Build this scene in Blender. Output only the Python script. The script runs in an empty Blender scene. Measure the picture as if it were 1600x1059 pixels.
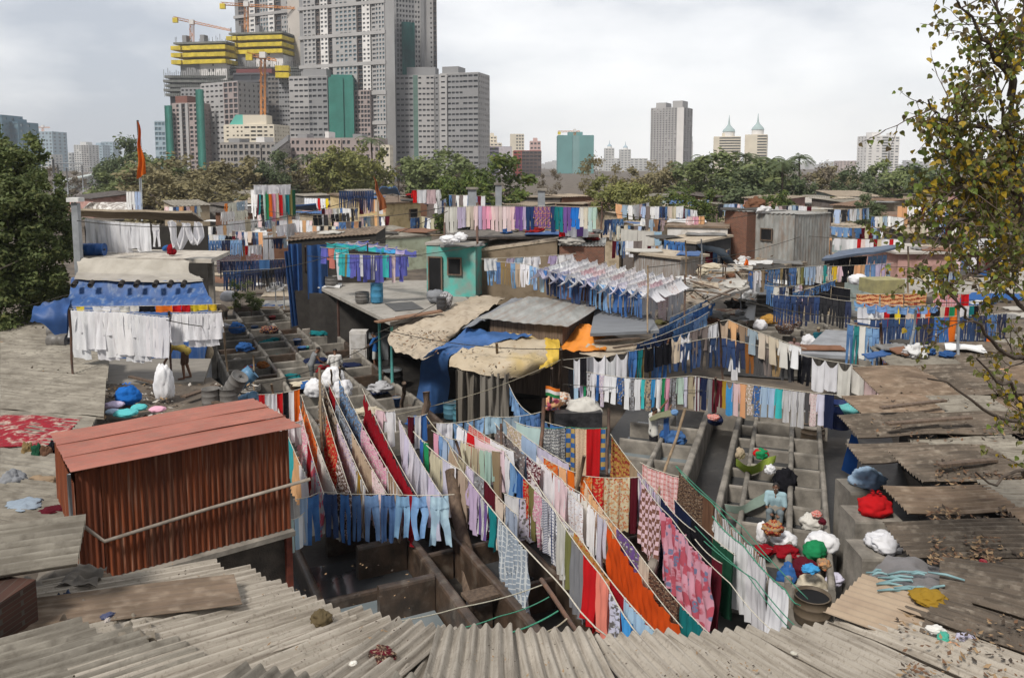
import bpy, bmesh, math, random
from math import sin, cos, pi, sqrt, atan2, radians
from mathutils import Vector as V, noise as mn
S = bpy.context.scene
COLL = S.collection
# ---------------------------------------------------------------- camera, sky, sun
F = 1256.0                      # focal length in photo pixels (photo 1600 wide)
PT = radians(6)                 # the camera looks down by 6 degrees
H = 9.0                         # eye height over the wash-pen floor
VP = 255 + F * math.tan(PT)
cd = bpy.data.cameras.new('camera'); cam = bpy.data.objects.new('camera', cd); COLL.objects.link(cam)
cam.location = (0, 0, H); cam.rotation_euler = (pi / 2 - PT, 0, 0)
cd.sensor_width = 36; cd.lens = 36 * F / 1600; cd.shift_y = -(529.5 - VP) / 1600
cd.clip_start = .1; cd.clip_end = 9000
S.camera = cam
SUN_EL, SUN_AZ = radians(48), radians(213)      # azimuth clockwise from +Y (view direction): behind, slightly left
w = bpy.data.worlds.new('World'); S.world = w; w.use_nodes = True
nt = w.node_tree; N = nt.nodes; L = nt.links; N.clear()
out = N.new('ShaderNodeOutputWorld'); add = N.new('ShaderNodeAddShader')
b1 = N.new('ShaderNodeBackground'); b2 = N.new('ShaderNodeBackground')
sky = N.new('ShaderNodeTexSky'); sky.sky_type = 'NISHITA'; sky.sun_disc = False
sky.sun_elevation = SUN_EL; sky.sun_rotation = SUN_AZ
L.new(sky.outputs[0], b1.inputs[0]); b1.inputs[1].default_value = .012  # thin share of blue sky
tc = N.new('ShaderNodeTexCoord'); mp = N.new('ShaderNodeMapping'); mp.inputs['Scale'].default_value = (1, 1, 2.6)
mp.inputs['Location'].default_value = (.35, .2, .1)
L.new(tc.outputs['Generated'], mp.inputs[0])
nz = N.new('ShaderNodeTexNoise'); nz.inputs['Scale'].default_value = 1.9; nz.inputs['Detail'].default_value = 6; nz.inputs['Roughness'].default_value = .52
L.new(mp.outputs[0], nz.inputs[0])
sep = N.new('ShaderNodeSeparateXYZ'); L.new(tc.outputs['Generated'], sep.inputs[0])
def wmath(op, a, b=None, c=None):
    n = N.new('ShaderNodeMath'); n.operation = op
    for i, x in enumerate((a, b, c)):
        if x is None: continue
        if isinstance(x, (int, float)): n.inputs[i].default_value = x
        else: L.new(x, n.inputs[i])
    return n.outputs[0]
# cloud cover: thinner (brighter) to the right of the view and towards the horizon, thick and blue-grey upper left
cl = wmath('MULTIPLY_ADD', nz.outputs[0], 2.7, -.9)
cl = wmath('MULTIPLY_ADD', sep.outputs[0], .75, cl)
el = wmath('MAXIMUM', sep.outputs[2], 0.)
cl = wmath('MULTIPLY_ADD', wmath('MINIMUM', el, .3), -.75, cl)
rp = N.new('ShaderNodeValToRGB'); L.new(cl, rp.inputs[0])
E = rp.color_ramp.elements
E[0].position = .0; E[0].color = (.45, .48, .53, 1); E[1].position = .95; E[1].color = (1, .99, .98, 1)
e = E.new(.35); e.color = (.77, .775, .785, 1); e = E.new(.6); e.color = (.90, .895, .89, 1)
L.new(rp.outputs[0], b2.inputs[0])
bk = wmath('MAXIMUM', wmath('MULTIPLY_ADD', wmath('MAXIMUM', wmath('MULTIPLY_ADD', sep.outputs[1], -1, .35), 0), -.8, 1), .38)   # made-up dimming of the unseen sky behind, to cut fill light
L.new(wmath('MULTIPLY', bk, 1.06), b2.inputs[1])
L.new(b1.outputs[0], add.inputs[0]); L.new(b2.outputs[0], add.inputs[1]); L.new(add.outputs[0], out.inputs[0])
sd = bpy.data.lights.new('sun', 'SUN'); sun = bpy.data.objects.new('sun', sd); COLL.objects.link(sun)
sd.energy = 3.7; sd.angle = radians(10); sd.color = (1, .95, .88)
sdir = V((sin(SUN_AZ) * cos(SUN_EL), cos(SUN_AZ) * cos(SUN_EL), sin(SUN_EL)))
sun.rotation_euler = (-sdir).to_track_quat('-Z', 'Y').to_euler()
S.view_settings.view_transform = 'Standard'; S.view_settings.look = 'None'
S.view_settings.exposure = 0.17; S.view_settings.gamma = 1
S.cycles.max_bounces = 6; S.cycles.diffuse_bounces = 3; S.cycles.transparent_max_bounces = 6
S.cycles.use_denoising = True

# ---------------------------------------------------------------- photo pixel -> place
def ray(u, v):
    cx = (u - 800) / F; cy = -(v - VP) / F
    return V((cx, cos(PT) + cy * sin(PT), -sin(PT) + cy * cos(PT)))
def P(u, v, d):                 # the point at forward distance d
    r = ray(u, v); t = d / r.y
    return V((r.x * t, d, H + r.z * t))
def Z(u, v, z):                 # the point at height z
    r = ray(u, v); t = (z - H) / r.z
    return V((r.x * t, r.y * t, z))
def px(p):                      # world -> photo pixel (for ordering look-alikes)
    x, y, z = p.x, p.y, p.z - H
    f = y * cos(PT) - z * sin(PT); up = y * sin(PT) + z * cos(PT)
    if f < .05: f = .05
    return 800 + F * x / f, VP - F * up / f

# ---------------------------------------------------------------- objects
THINGS = []
def tag(o, label, cat, group=None):
    o['label'] = label; o['category'] = cat
    if group: o['group'] = group
    THINGS.append(o); return o
def thing(name, label, cat, loc=(0, 0, 0), group=None):
    o = bpy.data.objects.new(name, None); COLL.objects.link(o); o.location = loc
    o.empty_display_size = .2
    return tag(o, label, cat, group)
class MB:
    def __init__(s): s.v = []; s.f = []; s.m = []; s.uv = {}; s.sm = []
    def add(s, vs, fs, mi=0, smooth=False, uvs=None):
        k = len(s.v); s.v += [tuple(x) for x in vs]
        for f in fs: s.f.append(tuple(i + k for i in f)); s.m.append(mi); s.sm.append(smooth)
        if uvs:
            for i, x in enumerate(uvs): s.uv[k + i] = x
    def box(s, c, size, rz=0, mi=0, tilt=0):
        cx, cy, cz = c; a, b, h = size[0] / 2, size[1] / 2, size[2] / 2
        vs = []
        for dz in (-h, h):
            for dx, dy in ((-a, -b), (a, -b), (a, b), (-a, b)):
                vs.append((cx + dx * cos(rz) - dy * sin(rz), cy + dx * sin(rz) + dy * cos(rz), cz + dz + tilt * dy))
        s.add(vs, [(3, 2, 1, 0), (4, 5, 6, 7), (0, 1, 5, 4), (1, 2, 6, 5), (2, 3, 7, 6), (3, 0, 4, 7)], mi)
    def hexa(s, bot, top, mi=0):         # 4 bottom + 4 top corners
        s.add(list(bot) + list(top), [(3, 2, 1, 0), (4, 5, 6, 7), (0, 1, 5, 4), (1, 2, 6, 5), (2, 3, 7, 6), (3, 0, 4, 7)], mi)
    def tube(s, pts, r, n=6, mi=0, caps=True, smooth=True):
        pts = [V(p) for p in pts]; rs = r if isinstance(r, (list, tuple)) else [r] * len(pts)
        vs = []; fs = []
        for i, p in enumerate(pts):
            t = (pts[min(i + 1, len(pts) - 1)] - pts[max(i - 1, 0)])
            if t.length < 1e-9: t = V((0, 0, 1))
            t.normalize(); a = t.cross(V((0, 0, 1)))
            if a.length < .05: a = t.cross(V((1, 0, 0)))
            a.normalize(); b = t.cross(a)
            for k in range(n):
                q = 2 * pi * k / n; vs.append(p + (a * cos(q) + b * sin(q)) * rs[i])
        for i in range(len(pts) - 1):
            for k in range(n):
                k2 = (k + 1) % n
                fs.append((i * n + k, i * n + k2, (i + 1) * n + k2, (i + 1) * n + k))
        if caps:
            fs.append(tuple(range(n))); fs.append(tuple(range((len(pts) - 1) * n, len(pts) * n))[::-1])
        s.add(vs, fs, mi, smooth)
    def lathe(s, c, prof, n=16, mi=0, axis=None):   # prof: (radius, height along axis)
        ax = V(axis or (0, 0, 1)).normalized(); a = ax.cross(V((0, 1, .01))).normalized(); b = ax.cross(a)
        c = V(c); vs = []; fs = []
        for r, h in prof:
            for k in range(n):
                q = 2 * pi * k / n; vs.append(c + ax * h + (a * cos(q) + b * sin(q)) * r)
        for i in range(len(prof) - 1):
            for k in range(n):
                k2 = (k + 1) % n; fs.append((i * n + k, i * n + k2, (i + 1) * n + k2, (i + 1) * n + k))
        s.add(vs, fs, mi, True)
    def grid(s, fn, nx, ny, mi=0, smooth=True, uv=None, flip=False):
        vs = []; us = []
        for j in range(ny + 1):
            for i in range(nx + 1):
                vs.append(fn(i / nx, j / ny)); us.append(uv(i / nx, j / ny) if uv else (i / nx, j / ny))
        fs = []
        for j in range(ny):
            for i in range(nx):
                a = j * (nx + 1) + i; q = (a, a + 1, a + nx + 2, a + nx + 1)
                fs.append(q[::-1] if flip else q)
        s.add(vs, fs, mi, smooth, us)
    def build(s, name, mat, parent=None, loc=None, color=None):
        me = bpy.data.meshes.new(name)
        o = V(parent.location) if parent else V(loc or (0, 0, 0))
        pp = parent
        while pp and pp.parent: pp = pp.parent; o = o + V(pp.location)
        me.from_pydata([(x[0] - o.x, x[1] - o.y, x[2] - o.z) for x in s.v], [], s.f)
        for m in (mat if isinstance(mat, (list, tuple)) else [mat]): me.materials.append(m)
        me.polygons.foreach_set('material_index', s.m); me.polygons.foreach_set('use_smooth', s.sm)
        if s.uv:
            ul = me.uv_layers.new(name='uv'); li = [l.vertex_index for l in me.loops]
            fl = []
            for i in li: fl += s.uv.get(i, (0, 0))
            ul.data.foreach_set('uv', fl)
        ob = bpy.data.objects.new(name, me); COLL.objects.link(ob)
        if parent: ob.parent = parent
        else: ob.location = o
        if color: ob.color = (*color, 1)
        me.update(); return ob
def structure(o): o['kind'] = 'structure'; return o
def stuff(o): o['kind'] = 'stuff'; return o
def copy_tree(o, parent=None):
    c = o.copy(); COLL.objects.link(c)
    if parent: c.parent = parent
    else: THINGS.append(c)
    for ch in list(o.children): copy_tree(ch, c)
    return c

# ---------------------------------------------------------------- materials
MATS = {}
def M(name, c1, c2=None, scale=3, lo=.35, hi=.65, rough=.85, bump=0, bscale=30, stretch=(1, 1, 1), c3=None, s3=9, t3=.62, obj=False, metal=0, spec=.3, rnd=0, tr=0, streak=None):
    if name in MATS: return MATS[name]
    m = bpy.data.materials.new(name); m.use_nodes = True; MATS[name] = m
    t = m.node_tree; n = t.nodes; l = t.links; bs = n['Principled BSDF']
    bs.inputs['Roughness'].default_value = rough; bs.inputs['Metallic'].default_value = metal
    bs.inputs['Specular IOR Level'].default_value = spec
    tcn = n.new('ShaderNodeTexCoord'); mpn = n.new('ShaderNodeMapping'); mpn.inputs['Scale'].default_value = stretch
    l.new(tcn.outputs['Object'], mpn.inputs[0])
    if rnd or obj: oi = n.new('ShaderNodeObjectInfo')
    nzn = n.new('ShaderNodeTexNoise'); nzn.inputs['Scale'].default_value = scale; nzn.inputs['Detail'].default_value = 7; nzn.inputs['Roughness'].default_value = .6
    l.new(mpn.outputs[0], nzn.inputs[0])
    if rnd or obj:                      # every object gets its own stains
        vm = n.new('ShaderNodeVectorMath'); vm.operation = 'MULTIPLY_ADD'
        cb = n.new('ShaderNodeCombineXYZ'); l.new(oi.outputs['Random'], cb.inputs[0]); l.new(oi.outputs['Random'], cb.inputs[1])
        vm.inputs[1].default_value = (1, 1, 1)
        mu = n.new('ShaderNodeVectorMath'); mu.operation = 'SCALE'; mu.inputs['Scale'].default_value = 60; l.new(cb.outputs[0], mu.inputs[0])
        l.new(mpn.outputs[0], vm.inputs[0]); l.new(mu.outputs[0], vm.inputs[2]); l.new(vm.outputs[0], nzn.inputs[0])
        vec = vm.outputs[0]
    else: vec = mpn.outputs[0]
    rm = n.new('ShaderNodeValToRGB'); l.new(nzn.outputs[0], rm.inputs[0])
    rm.color_ramp.elements[0].position = lo; rm.color_ramp.elements[1].position = hi
    c2 = c2 or tuple(x * .75 for x in c1)
    rm.color_ramp.elements[0].color = (*c1, 1); rm.color_ramp.elements[1].color = (*c2, 1)
    colr = rm.outputs[0]
    def mix(bt, fac, a, b):
        x = n.new('ShaderNodeMix'); x.data_type = 'RGBA'; x.blend_type = bt
        if isinstance(fac, (int, float)): x.inputs[0].default_value = fac
        else: l.new(fac, x.inputs[0])
        for s_, y in ((6, a), (7, b)):
            if isinstance(y, tuple): x.inputs[s_].default_value = (*y, 1)
            else: l.new(y, x.inputs[s_])
        return x.outputs[2]
    if c3:
        n3 = n.new('ShaderNodeTexNoise'); n3.inputs['Scale'].default_value = s3; n3.inputs['Detail'].default_value = 5
        l.new(vec, n3.inputs[0])
        r3 = n.new('ShaderNodeValToRGB'); l.new(n3.outputs[0], r3.inputs[0])
        r3.color_ramp.elements[0].position = t3 - .1; r3.color_ramp.elements[1].position = t3 + .16
        colr = mix('MIX', r3.outputs[0], colr, c3)
    if streak:                          # grime washed along the sheet, also standing in for trough shade, in sheet UVs
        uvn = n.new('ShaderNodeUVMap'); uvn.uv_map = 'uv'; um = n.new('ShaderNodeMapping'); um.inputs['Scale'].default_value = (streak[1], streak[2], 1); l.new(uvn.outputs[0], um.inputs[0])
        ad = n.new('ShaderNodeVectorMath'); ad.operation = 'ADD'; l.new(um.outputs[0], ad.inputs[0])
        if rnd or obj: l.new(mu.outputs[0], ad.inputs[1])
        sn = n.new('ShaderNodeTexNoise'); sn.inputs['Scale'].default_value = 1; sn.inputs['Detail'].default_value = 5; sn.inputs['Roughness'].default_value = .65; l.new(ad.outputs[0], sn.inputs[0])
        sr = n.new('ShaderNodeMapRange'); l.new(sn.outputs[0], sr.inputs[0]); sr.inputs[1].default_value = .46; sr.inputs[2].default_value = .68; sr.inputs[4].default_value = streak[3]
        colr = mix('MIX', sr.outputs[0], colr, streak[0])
    if obj: colr = mix('MULTIPLY', 1.0, colr, oi.outputs['Color'])
    if rnd:
        mr = n.new('ShaderNodeMapRange'); l.new(oi.outputs['Random'], mr.inputs[0]); mr.inputs[3].default_value = 1 - rnd; mr.inputs[4].default_value = 1 + rnd
        hv = n.new('ShaderNodeHueSaturation'); l.new(mr.outputs[0], hv.inputs['Value']); l.new(colr, hv.inputs['Color']); colr = hv.outputs[0]
    l.new(colr, bs.inputs['Base Color'])
    if bump:
        bn = n.new('ShaderNodeBump'); bn.inputs['Strength'].default_value = bump; bn.inputs['Distance'].default_value = .02
        nb = n.new('ShaderNodeTexNoise'); nb.inputs['Scale'].default_value = bscale; nb.inputs['Detail'].default_value = 5
        l.new(vec, nb.inputs[0]); l.new(nb.outputs[0], bn.inputs['Height']); l.new(bn.outputs[0], bs.inputs['Normal'])
    if tr:
        td = n.new('ShaderNodeBsdfTranslucent'); l.new(colr, td.inputs[0]); ms = n.new('ShaderNodeMixShader'); ms.inputs[0].default_value = tr
        l.new(bs.outputs[0], ms.inputs[1]); l.new(td.outputs[0], ms.inputs[2])
        l.new(ms.outputs[0], n['Material Output'].inputs[0])
    return m
def rough_metal(*a, **k): return M(*a, **k)
# cloth: base colour is the object's own colour; the pattern sits in the cloth's own UVs (metres)
def cloth(pat='plain', c2=(.8, .8, .8), c3=(.1, .1, .1), sc=1.0):
    key = ('cloth', pat, c2, c3, sc)
    if key in MATS: return MATS[key]
    m = bpy.data.materials.new('cloth_' + pat); m.use_nodes = True; MATS[key] = m
    t = m.node_tree; n = t.nodes; l = t.links; bs = n['Principled BSDF']
    bs.inputs['Roughness'].default_value = .95; bs.inputs['Specular IOR Level'].default_value = .1
    uv = n.new('ShaderNodeUVMap'); uv.uv_map = 'uv'; oi = n.new('ShaderNodeObjectInfo')
    def mix(fac, a, b, bt='MIX'):
        x = n.new('ShaderNodeMix'); x.data_type = 'RGBA'; x.blend_type = bt
        if isinstance(fac, (int, float)): x.inputs[0].default_value = fac
        else: l.new(fac, x.inputs[0])
        for s_, y in ((6, a), (7, b)):
            if isinstance(y, tuple): x.inputs[s_].default_value = (*y, 1)
            else: l.new(y, x.inputs[s_])
        return x.outputs[2]
    def ramp(src, a, b):
        r = n.new('ShaderNodeMapRange'); l.new(src, r.inputs[0]); r.inputs[1].default_value = a; r.inputs[2].default_value = b; return r.outputs[0]
    def wave(axis, scale, dist=0):
        x = n.new('ShaderNodeTexWave'); x.bands_direction = axis; x.inputs['Scale'].default_value = scale * sc; x.inputs['Distortion'].default_value = dist
        l.new(uv.outputs[0], x.inputs[0]); return x.outputs[1]
    def noi(scale, det=3):
        x = n.new('ShaderNodeTexNoise'); x.inputs['Scale'].default_value = scale * sc; x.inputs['Detail'].default_value = det
        l.new(uv.outputs[0], x.inputs[0]); return x.outputs[0]
    def vor(scale):
        x = n.new('ShaderNodeTexVoronoi'); x.inputs['Scale'].default_value = scale * sc; l.new(uv.outputs[0], x.inputs[0]); return x.outputs[0]
    base = oi.outputs['Color']; c = base
    if pat == 'denim':
        c = mix(ramp(noi(2.2, 4), .45, .72), base, mix(.9, base, (1.9, 1.8, 1.6), 'MULTIPLY'))
        c = mix(ramp(noi(60, 2), .35, .75), c, mix(.05, c, (.8, .85, .9)))
    elif pat == 'striped':
        c = mix(ramp(wave('X', 3.2), .45, .55), base, c2); c = mix(ramp(wave('X', 10), .8, .9), c, c3)
    elif pat == 'hstriped':
        c = mix(ramp(wave('Y', 4), .45, .55), base, c2)
    elif pat == 'plaid':
        a = ramp(wave('X', 2.6), .5, .55); b = ramp(wave('Y', 2.6), .5, .55)
        c = mix(a, base, mix(.5, base, c2)); c = mix(b, c, mix(.55, c, c2)); c = mix(ramp(wave('X', 5.2), .93, .97), c, c3); c = mix(ramp(wave('Y', 5.2), .93, .97), c, c3)
    elif pat == 'grid':
        c = mix(ramp(wave('X', 3), .86, .93), base, c2); c = mix(ramp(wave('Y', 3), .86, .93), c, c2)
    elif pat == 'checked':
        x = n.new('ShaderNodeTexChecker'); x.inputs['Scale'].default_value = 9 * sc; l.new(uv.outputs[0], x.inputs[0]); c = mix(x.outputs[1], c2, base)
    elif pat == 'floral':
        v = vor(5); c = mix(ramp(noi(3, 4), .5, .54), base, c2); c = mix(ramp(v, .34, .26), c, c3); c = mix(ramp(v, .14, .09), c, c2)
    elif pat == 'printed':
        c = mix(ramp(noi(14, 4), .5, .55), base, c2); c = mix(ramp(vor(17), .3, .22), c, c3)
    elif pat == 'brocade':
        c = mix(ramp(wave('Y', 2.2, 6), .5, .6), base, c2); c = mix(ramp(noi(22, 3), .52, .58), c, c3)
    elif pat == 'motif':
        c = mix(ramp(vor(4.5), .17, .12), base, c2)
    elif pat == 'bordered':
        c = mix(ramp(wave('X', .27, 0), .5, .52), c2, base); c = mix(ramp(noi(30, 2), .55, .62), c, mix(.35, c, c3))
    elif pat == 'mat':
        x = n.new('ShaderNodeTexWave'); x.wave_type = 'RINGS'; x.inputs['Scale'].default_value = 3 * sc; l.new(uv.outputs[0], x.inputs[0]); c = mix(ramp(x.outputs[1], .45, .55), base, c2); c = mix(ramp(noi(18), .55, .6), c, c3)
    c = mix(ramp(noi(1.6, 5), .3, .72), c, mix(1., c, (.87, .86, .85), 'MULTIPLY'))
    l.new(c, bs.inputs['Base Color'])
    bn = n.new('ShaderNodeBump'); bn.inputs['Strength'].default_value = .25; bn.inputs['Distance'].default_value = .02
    x = n.new('ShaderNodeTexNoise'); x.inputs['Scale'].default_value = 7; x.inputs['Detail'].default_value = 4; mpn = n.new('ShaderNodeMapping'); mpn.inputs['Scale'].default_value = (2.4, .8, 1)
    l.new(uv.outputs[0], mpn.inputs[0]); l.new(mpn.outputs[0], x.inputs[0]); l.new(x.outputs[0], bn.inputs['Height']); l.new(bn.outputs[0], bs.inputs['Normal'])
    td = n.new('ShaderNodeBsdfTranslucent'); l.new(c, td.inputs[0]); ms = n.new('ShaderNodeMixShader'); ms.inputs[0].default_value = .22
    l.new(bs.outputs[0], ms.inputs[1]); l.new(td.outputs[0], ms.inputs[2]); l.new(ms.outputs[0], n['Material Output'].inputs[0])
    return m
def ordw(n): return {1: "first", 2: "second", 3: "third", 4: "fourth", 5: "fifth", 6: "sixth", 7: "seventh", 8: "eighth", 9: "ninth", 10: "tenth"}.get(n) or "%d%s" % (n, "th" if 10 < n % 100 < 20 else {1: "st", 2: "nd", 3: "rd"}.get(n % 10, "th"))
# ---------------------------------------------------------------- setting: ground, lanes, wash pens
UP = V((0, 0, 1))
EARTH = M('earth', (.09, .072, .056), (.17, .138, .105), scale=.35, c3=(.06, .05, .042), s3=1.3, t3=.55, bump=.4, bscale=6)
CONC = M('concrete', (.27, .245, .21), (.15, .135, .115), scale=1.6, lo=.38, hi=.62, c3=(.115, .105, .09), s3=2.7, t3=.58, bump=.35, bscale=24, rnd=.14, rough=.8)
WETC = M('wet_concrete', (.085, .056, .038), (.03, .021, .015), scale=2.2, c3=(.15, .125, .1), s3=3.1, t3=.66, bump=.45, bscale=22, rough=.42, spec=.5, rnd=.1)
SLUDGE = M('wet_floor', (.032, .029, .026), (.016, .015, .014), scale=1.2, c3=(.075, .07, .062), s3=2.5, t3=.66, bump=.4, bscale=9, rough=.38, spec=.5)
WATER = M('wash_water', (.13, .155, .165), (.2, .225, .235), scale=.7, rough=.12, spec=.5, bump=.06, bscale=5)
WATERD = M('dark_water', (.028, .03, .032), (.06, .063, .066), scale=.8, rough=.1, spec=.5, bump=.06, bscale=5)
ROPEM = M('rope_fibre', (.62, .58, .5), (.42, .38, .3), scale=40, obj=True, bump=.6, bscale=90)
BAMB = M('bamboo', (.26, .19, .12), (.14, .1, .065), scale=2, stretch=(3, 3, .6), bump=.2, rnd=.2)
WOOD = M('weathered_wood', (.17, .12, .085), (.085, .06, .045), scale=2.5, stretch=(5, 5, .5), bump=.5, bscale=18, rnd=.2)
IRON = M('rusty_iron', (.13, .07, .045), (.06, .042, .035), scale=5, rough=.7, rnd=.2)
GALV = M('galvanised', (.34, .36, .38), (.24, .255, .27), scale=2.5, rough=.5, metal=.25)
DARK = M('dark_opening', (.006, .006, .007), (.01, .01, .011), scale=2)  # near-black colour standing in for the shade inside openings
g = MB(); n = 40
def gz(x, y): return -.02 + .03 * mn.noise(V((x * .5, y * .5, 0)))
R_ = [-4000, -900, -260, -120, -70] + [-50 + 2.5 * i for i in range(41)] + [70, 120, 260, 900, 4000]
Y_ = [-200, -40, -10] + [2.5 * i for i in range(0, 29)] + [90, 130, 200, 400, 900, 4500]
vs = [(x, y, gz(x, y) if abs(x) < 60 and y < 75 else -.02) for y in Y_ for x in R_]
nx = len(R_)
g.add(vs, [(j * nx + i, j * nx + i + 1, (j + 1) * nx + i + 1, (j + 1) * nx + i) for j in range(len(Y_) - 1) for i in range(nx - 1)], 0, True)
structure(g.build('ground', EARTH))
class Grid:                        # a wash-pen block: a across, b away
    def __init__(s, head): q = radians(head); s.d1 = V((sin(q), cos(q), 0)); s.d2 = V((cos(q), -sin(q), 0))
    def __call__(s, a, b, z=0): return s.d2 * a + s.d1 * b + UP * z
LG, RG = Grid(-25.5), Grid(19.5)
def sheet(name, G, a0, a1, b0, b1, z, m):
    q = MB(); q.add([G(a0, b0, z), G(a1, b0, z), G(a1, b1, z), G(a0, b1, z)], [(0, 1, 2, 3)]); return structure(q.build(name, m))
sheet('wet_lane', LG, 2.0, 13.0, 8, 48, .045, SLUDGE)
sheet('wet_lane', RG, -5.6, 3.2, 9, 29, .049, SLUDGE)
def wall_seg(mb, A, Bp, t, h0, h1, mi=0, seed=0, n=None):      # a wall with a worn, rounded top
    d = (Bp - A); L_ = d.length; d.normalize(); nn = V((d.y, -d.x, 0)); r = min(t * .5, .06)
    n = n or max(2, int(L_ / .45)); prof = [(-t / 2, h0), (-t / 2, h1 - r), (-t / 2 + r * .35, h1 - r * .3), (-t / 2 + r, h1), (t / 2 - r, h1), (t / 2 - r * .35, h1 - r * .3), (t / 2, h1 - r), (t / 2, h0)]
    vs = []; k = len(prof)
    for i in range(n + 1):
        c = A + d * (L_ * i / n)
        for x, z in prof:
            o = V((c.x * 3, c.y * 3, z * 3 + seed)); w_ = .012 if z > h0 else 0
            vs.append(V((c.x, c.y, z)) + nn * (x + w_ * mn.noise(o)) + UP * (w_ * 1.2 * mn.noise(o + V((9, 9, 9)))))
    fs = [(i * k + j, i * k + (j + 1) % k, (i + 1) * k + (j + 1) % k, (i + 1) * k + j) for i in range(n) for j in range(k)]
    fs += [tuple(range(k))[::-1], tuple(n * k + j for j in range(k))]
    mb.add(vs, fs, mi, False)
def pen(label, G, a0, a1, b0, b1, h=.8, t=.12, m=None, wat=None, wz=.3, group=None, side=True, hs=None):
    m = m or CONC; c = G((a0 + a1) / 2, (b0 + b1) / 2)
    T = thing('wash_pen', label, 'wash pen', c, group)
    q = MB(); wall_seg(q, G(a0 + .07, b0), G(a1 - .07, b0), t, 0, h, seed=b0); q.build('cross_wall', m, T)
    if side: q = MB(); wall_seg(q, G(a1, b0 - t / 2 + .003), G(a1, b1 - t / 2), .14, 0, (hs or h) + .035, seed=b0 + 5); q.build('side_wall', m, T)
    if wat:
        q = MB(); q.add([G(a0 + .07, b0 + t / 2, wz), G(a1 - .07, b0 + t / 2, wz), G(a1 - .07, b1 - t / 2, wz), G(a0 + .07, b1 - t / 2, wz)], [(0, 1, 2, 3)]); q.build('water', wat, T)
    return T
def long_wall(label, G, a, b0, b1, h=.83, t=.14, m=None, name='pen_wall'):
    q = MB(); wall_seg(q, G(a, b0), G(a, b1), t, 0, h, seed=a); return tag(q.build(name, m or CONC, loc=G(a, (b0 + b1) / 2)), label, 'wall')
R = random.Random(5)
cols = [(3.2, 5.05, 'the left row'), (5.05, 6.35, 'the second row'), (6.35, 7.4, 'the narrow third row'), (7.4, 8.75, 'the right row')]
long_wall('long low concrete wall left of the left block of wash pens', LG, 3.2, 22, 47)
for ci, (a0, a1, nm) in enumerate(cols):
    b = 22.6 + ci * .3
    while b < 46.5:
        st = R.uniform(1.2, 1.45) * (1.25 if ci == 3 else 1)
        h = R.uniform(.7, .92)
        pen('concrete wash pen in %s of the left block' % nm, LG, a0, a1, b, b + st, h, .1, CONC if R.random() < .85 else WETC,
            R.choice([WATERD, WATERD, None, WATER]), R.uniform(.2, .45), 'wash pens in the left block')
        b += st
for (a0, a1, nm) in [(-1.0, .1, 'the middle row'), (.1, .9, 'the right row'), (-1.52, -1.0, 'the narrow trough')]:
    b = 15.9
    while b < 26.4:
        st = 1.27; h = .84 if nm[4] != 'n' else .66
        pen('concrete wash pen in %s of the right block' % nm, RG, a0, a1, b, b + st, h, .1, CONC, R.choice([WATERD, WATER, WATERD]) if nm[4] != 'n' else WATERD, R.uniform(.2, .5), 'wash pens in the right block')
        b += st
long_wall('thick worn wall between dark wet lane and narrow trough of pens', RG, -1.52, 15.9, 27.2, .84, .17)
long_wall('thick worn wall on the left of the dark wet lane', RG, -2.5, 14.5, 27.2, .98, .2)
for (a0, a1, nm) in [(-3.55, -2.5, 'beside the wet lane'), (-4.8, -3.55, 'behind the raised prints')]:
    for b in (20.2, 21.6, 23.0, 24.6):
        pen('broad concrete wash pen %s near the man lifting washing' % nm, RG, a0, a1, b, b + 1.4, .86, .11, CONC, R.choice([WATERD, WATER]), .45, 'wash pens near the man', side=(a0 < -3.6))
q = MB(); wall_seg(q, RG(-2.6, 27.3), RG(1.2, 27.3), .2, 0, 1.5); tag(q.build('end_wall', CONC, loc=RG(-1, 27.3)), 'tall stained concrete wall closing the far end of the right wash block', 'wall')
long_wall('rough concrete wall along the gutter right of the right wash block', RG, 1.75, 13.5, 25.5, .75, .16)
# far right pens seen as pale steps up the lane
FG = Grid(17)
for i in range(9):
    A = Z(1178 + i * 0.6, 517 - i * 7.1, .9); Bq = Z(1228 - i * 1.2, 517 - i * 7.1, .9)
    T = thing('wash_pen', 'pale concrete wash pen in the stepped far lane beyond the sacks', 'wash pen', (A + Bq) / 2 - UP * .9, 'pens in the far lane')
    q = MB(); wall_seg(q, A - UP * A.z, Bq - UP * Bq.z, .16, 0, .9, seed=i); q.build('cross_wall', CONC, T)
    q = MB(); wall_seg(q, Bq - UP * Bq.z + V((.1, -.08, 0)), Bq - UP * Bq.z + V((.1 + .35, 1.7, 0)), .2, 0, 1.05, seed=i + 3); q.build('side_wall', CONC, T)
for ci, (a0, a1) in enumerate([(6.15, 7.5), (7.5, 8.9), (8.9, 10.3)]):
    for b in range(5): pen('dark wet wash pen under the middle spread of washing', LG, a0, a1, 11.6 + b * 2.0 + ci * .4, 13.6 + b * 2.0 + ci * .4, .7, .13, WETC, WATERD if b % 2 else None, .2, 'dark pens under the middle spread')
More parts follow.
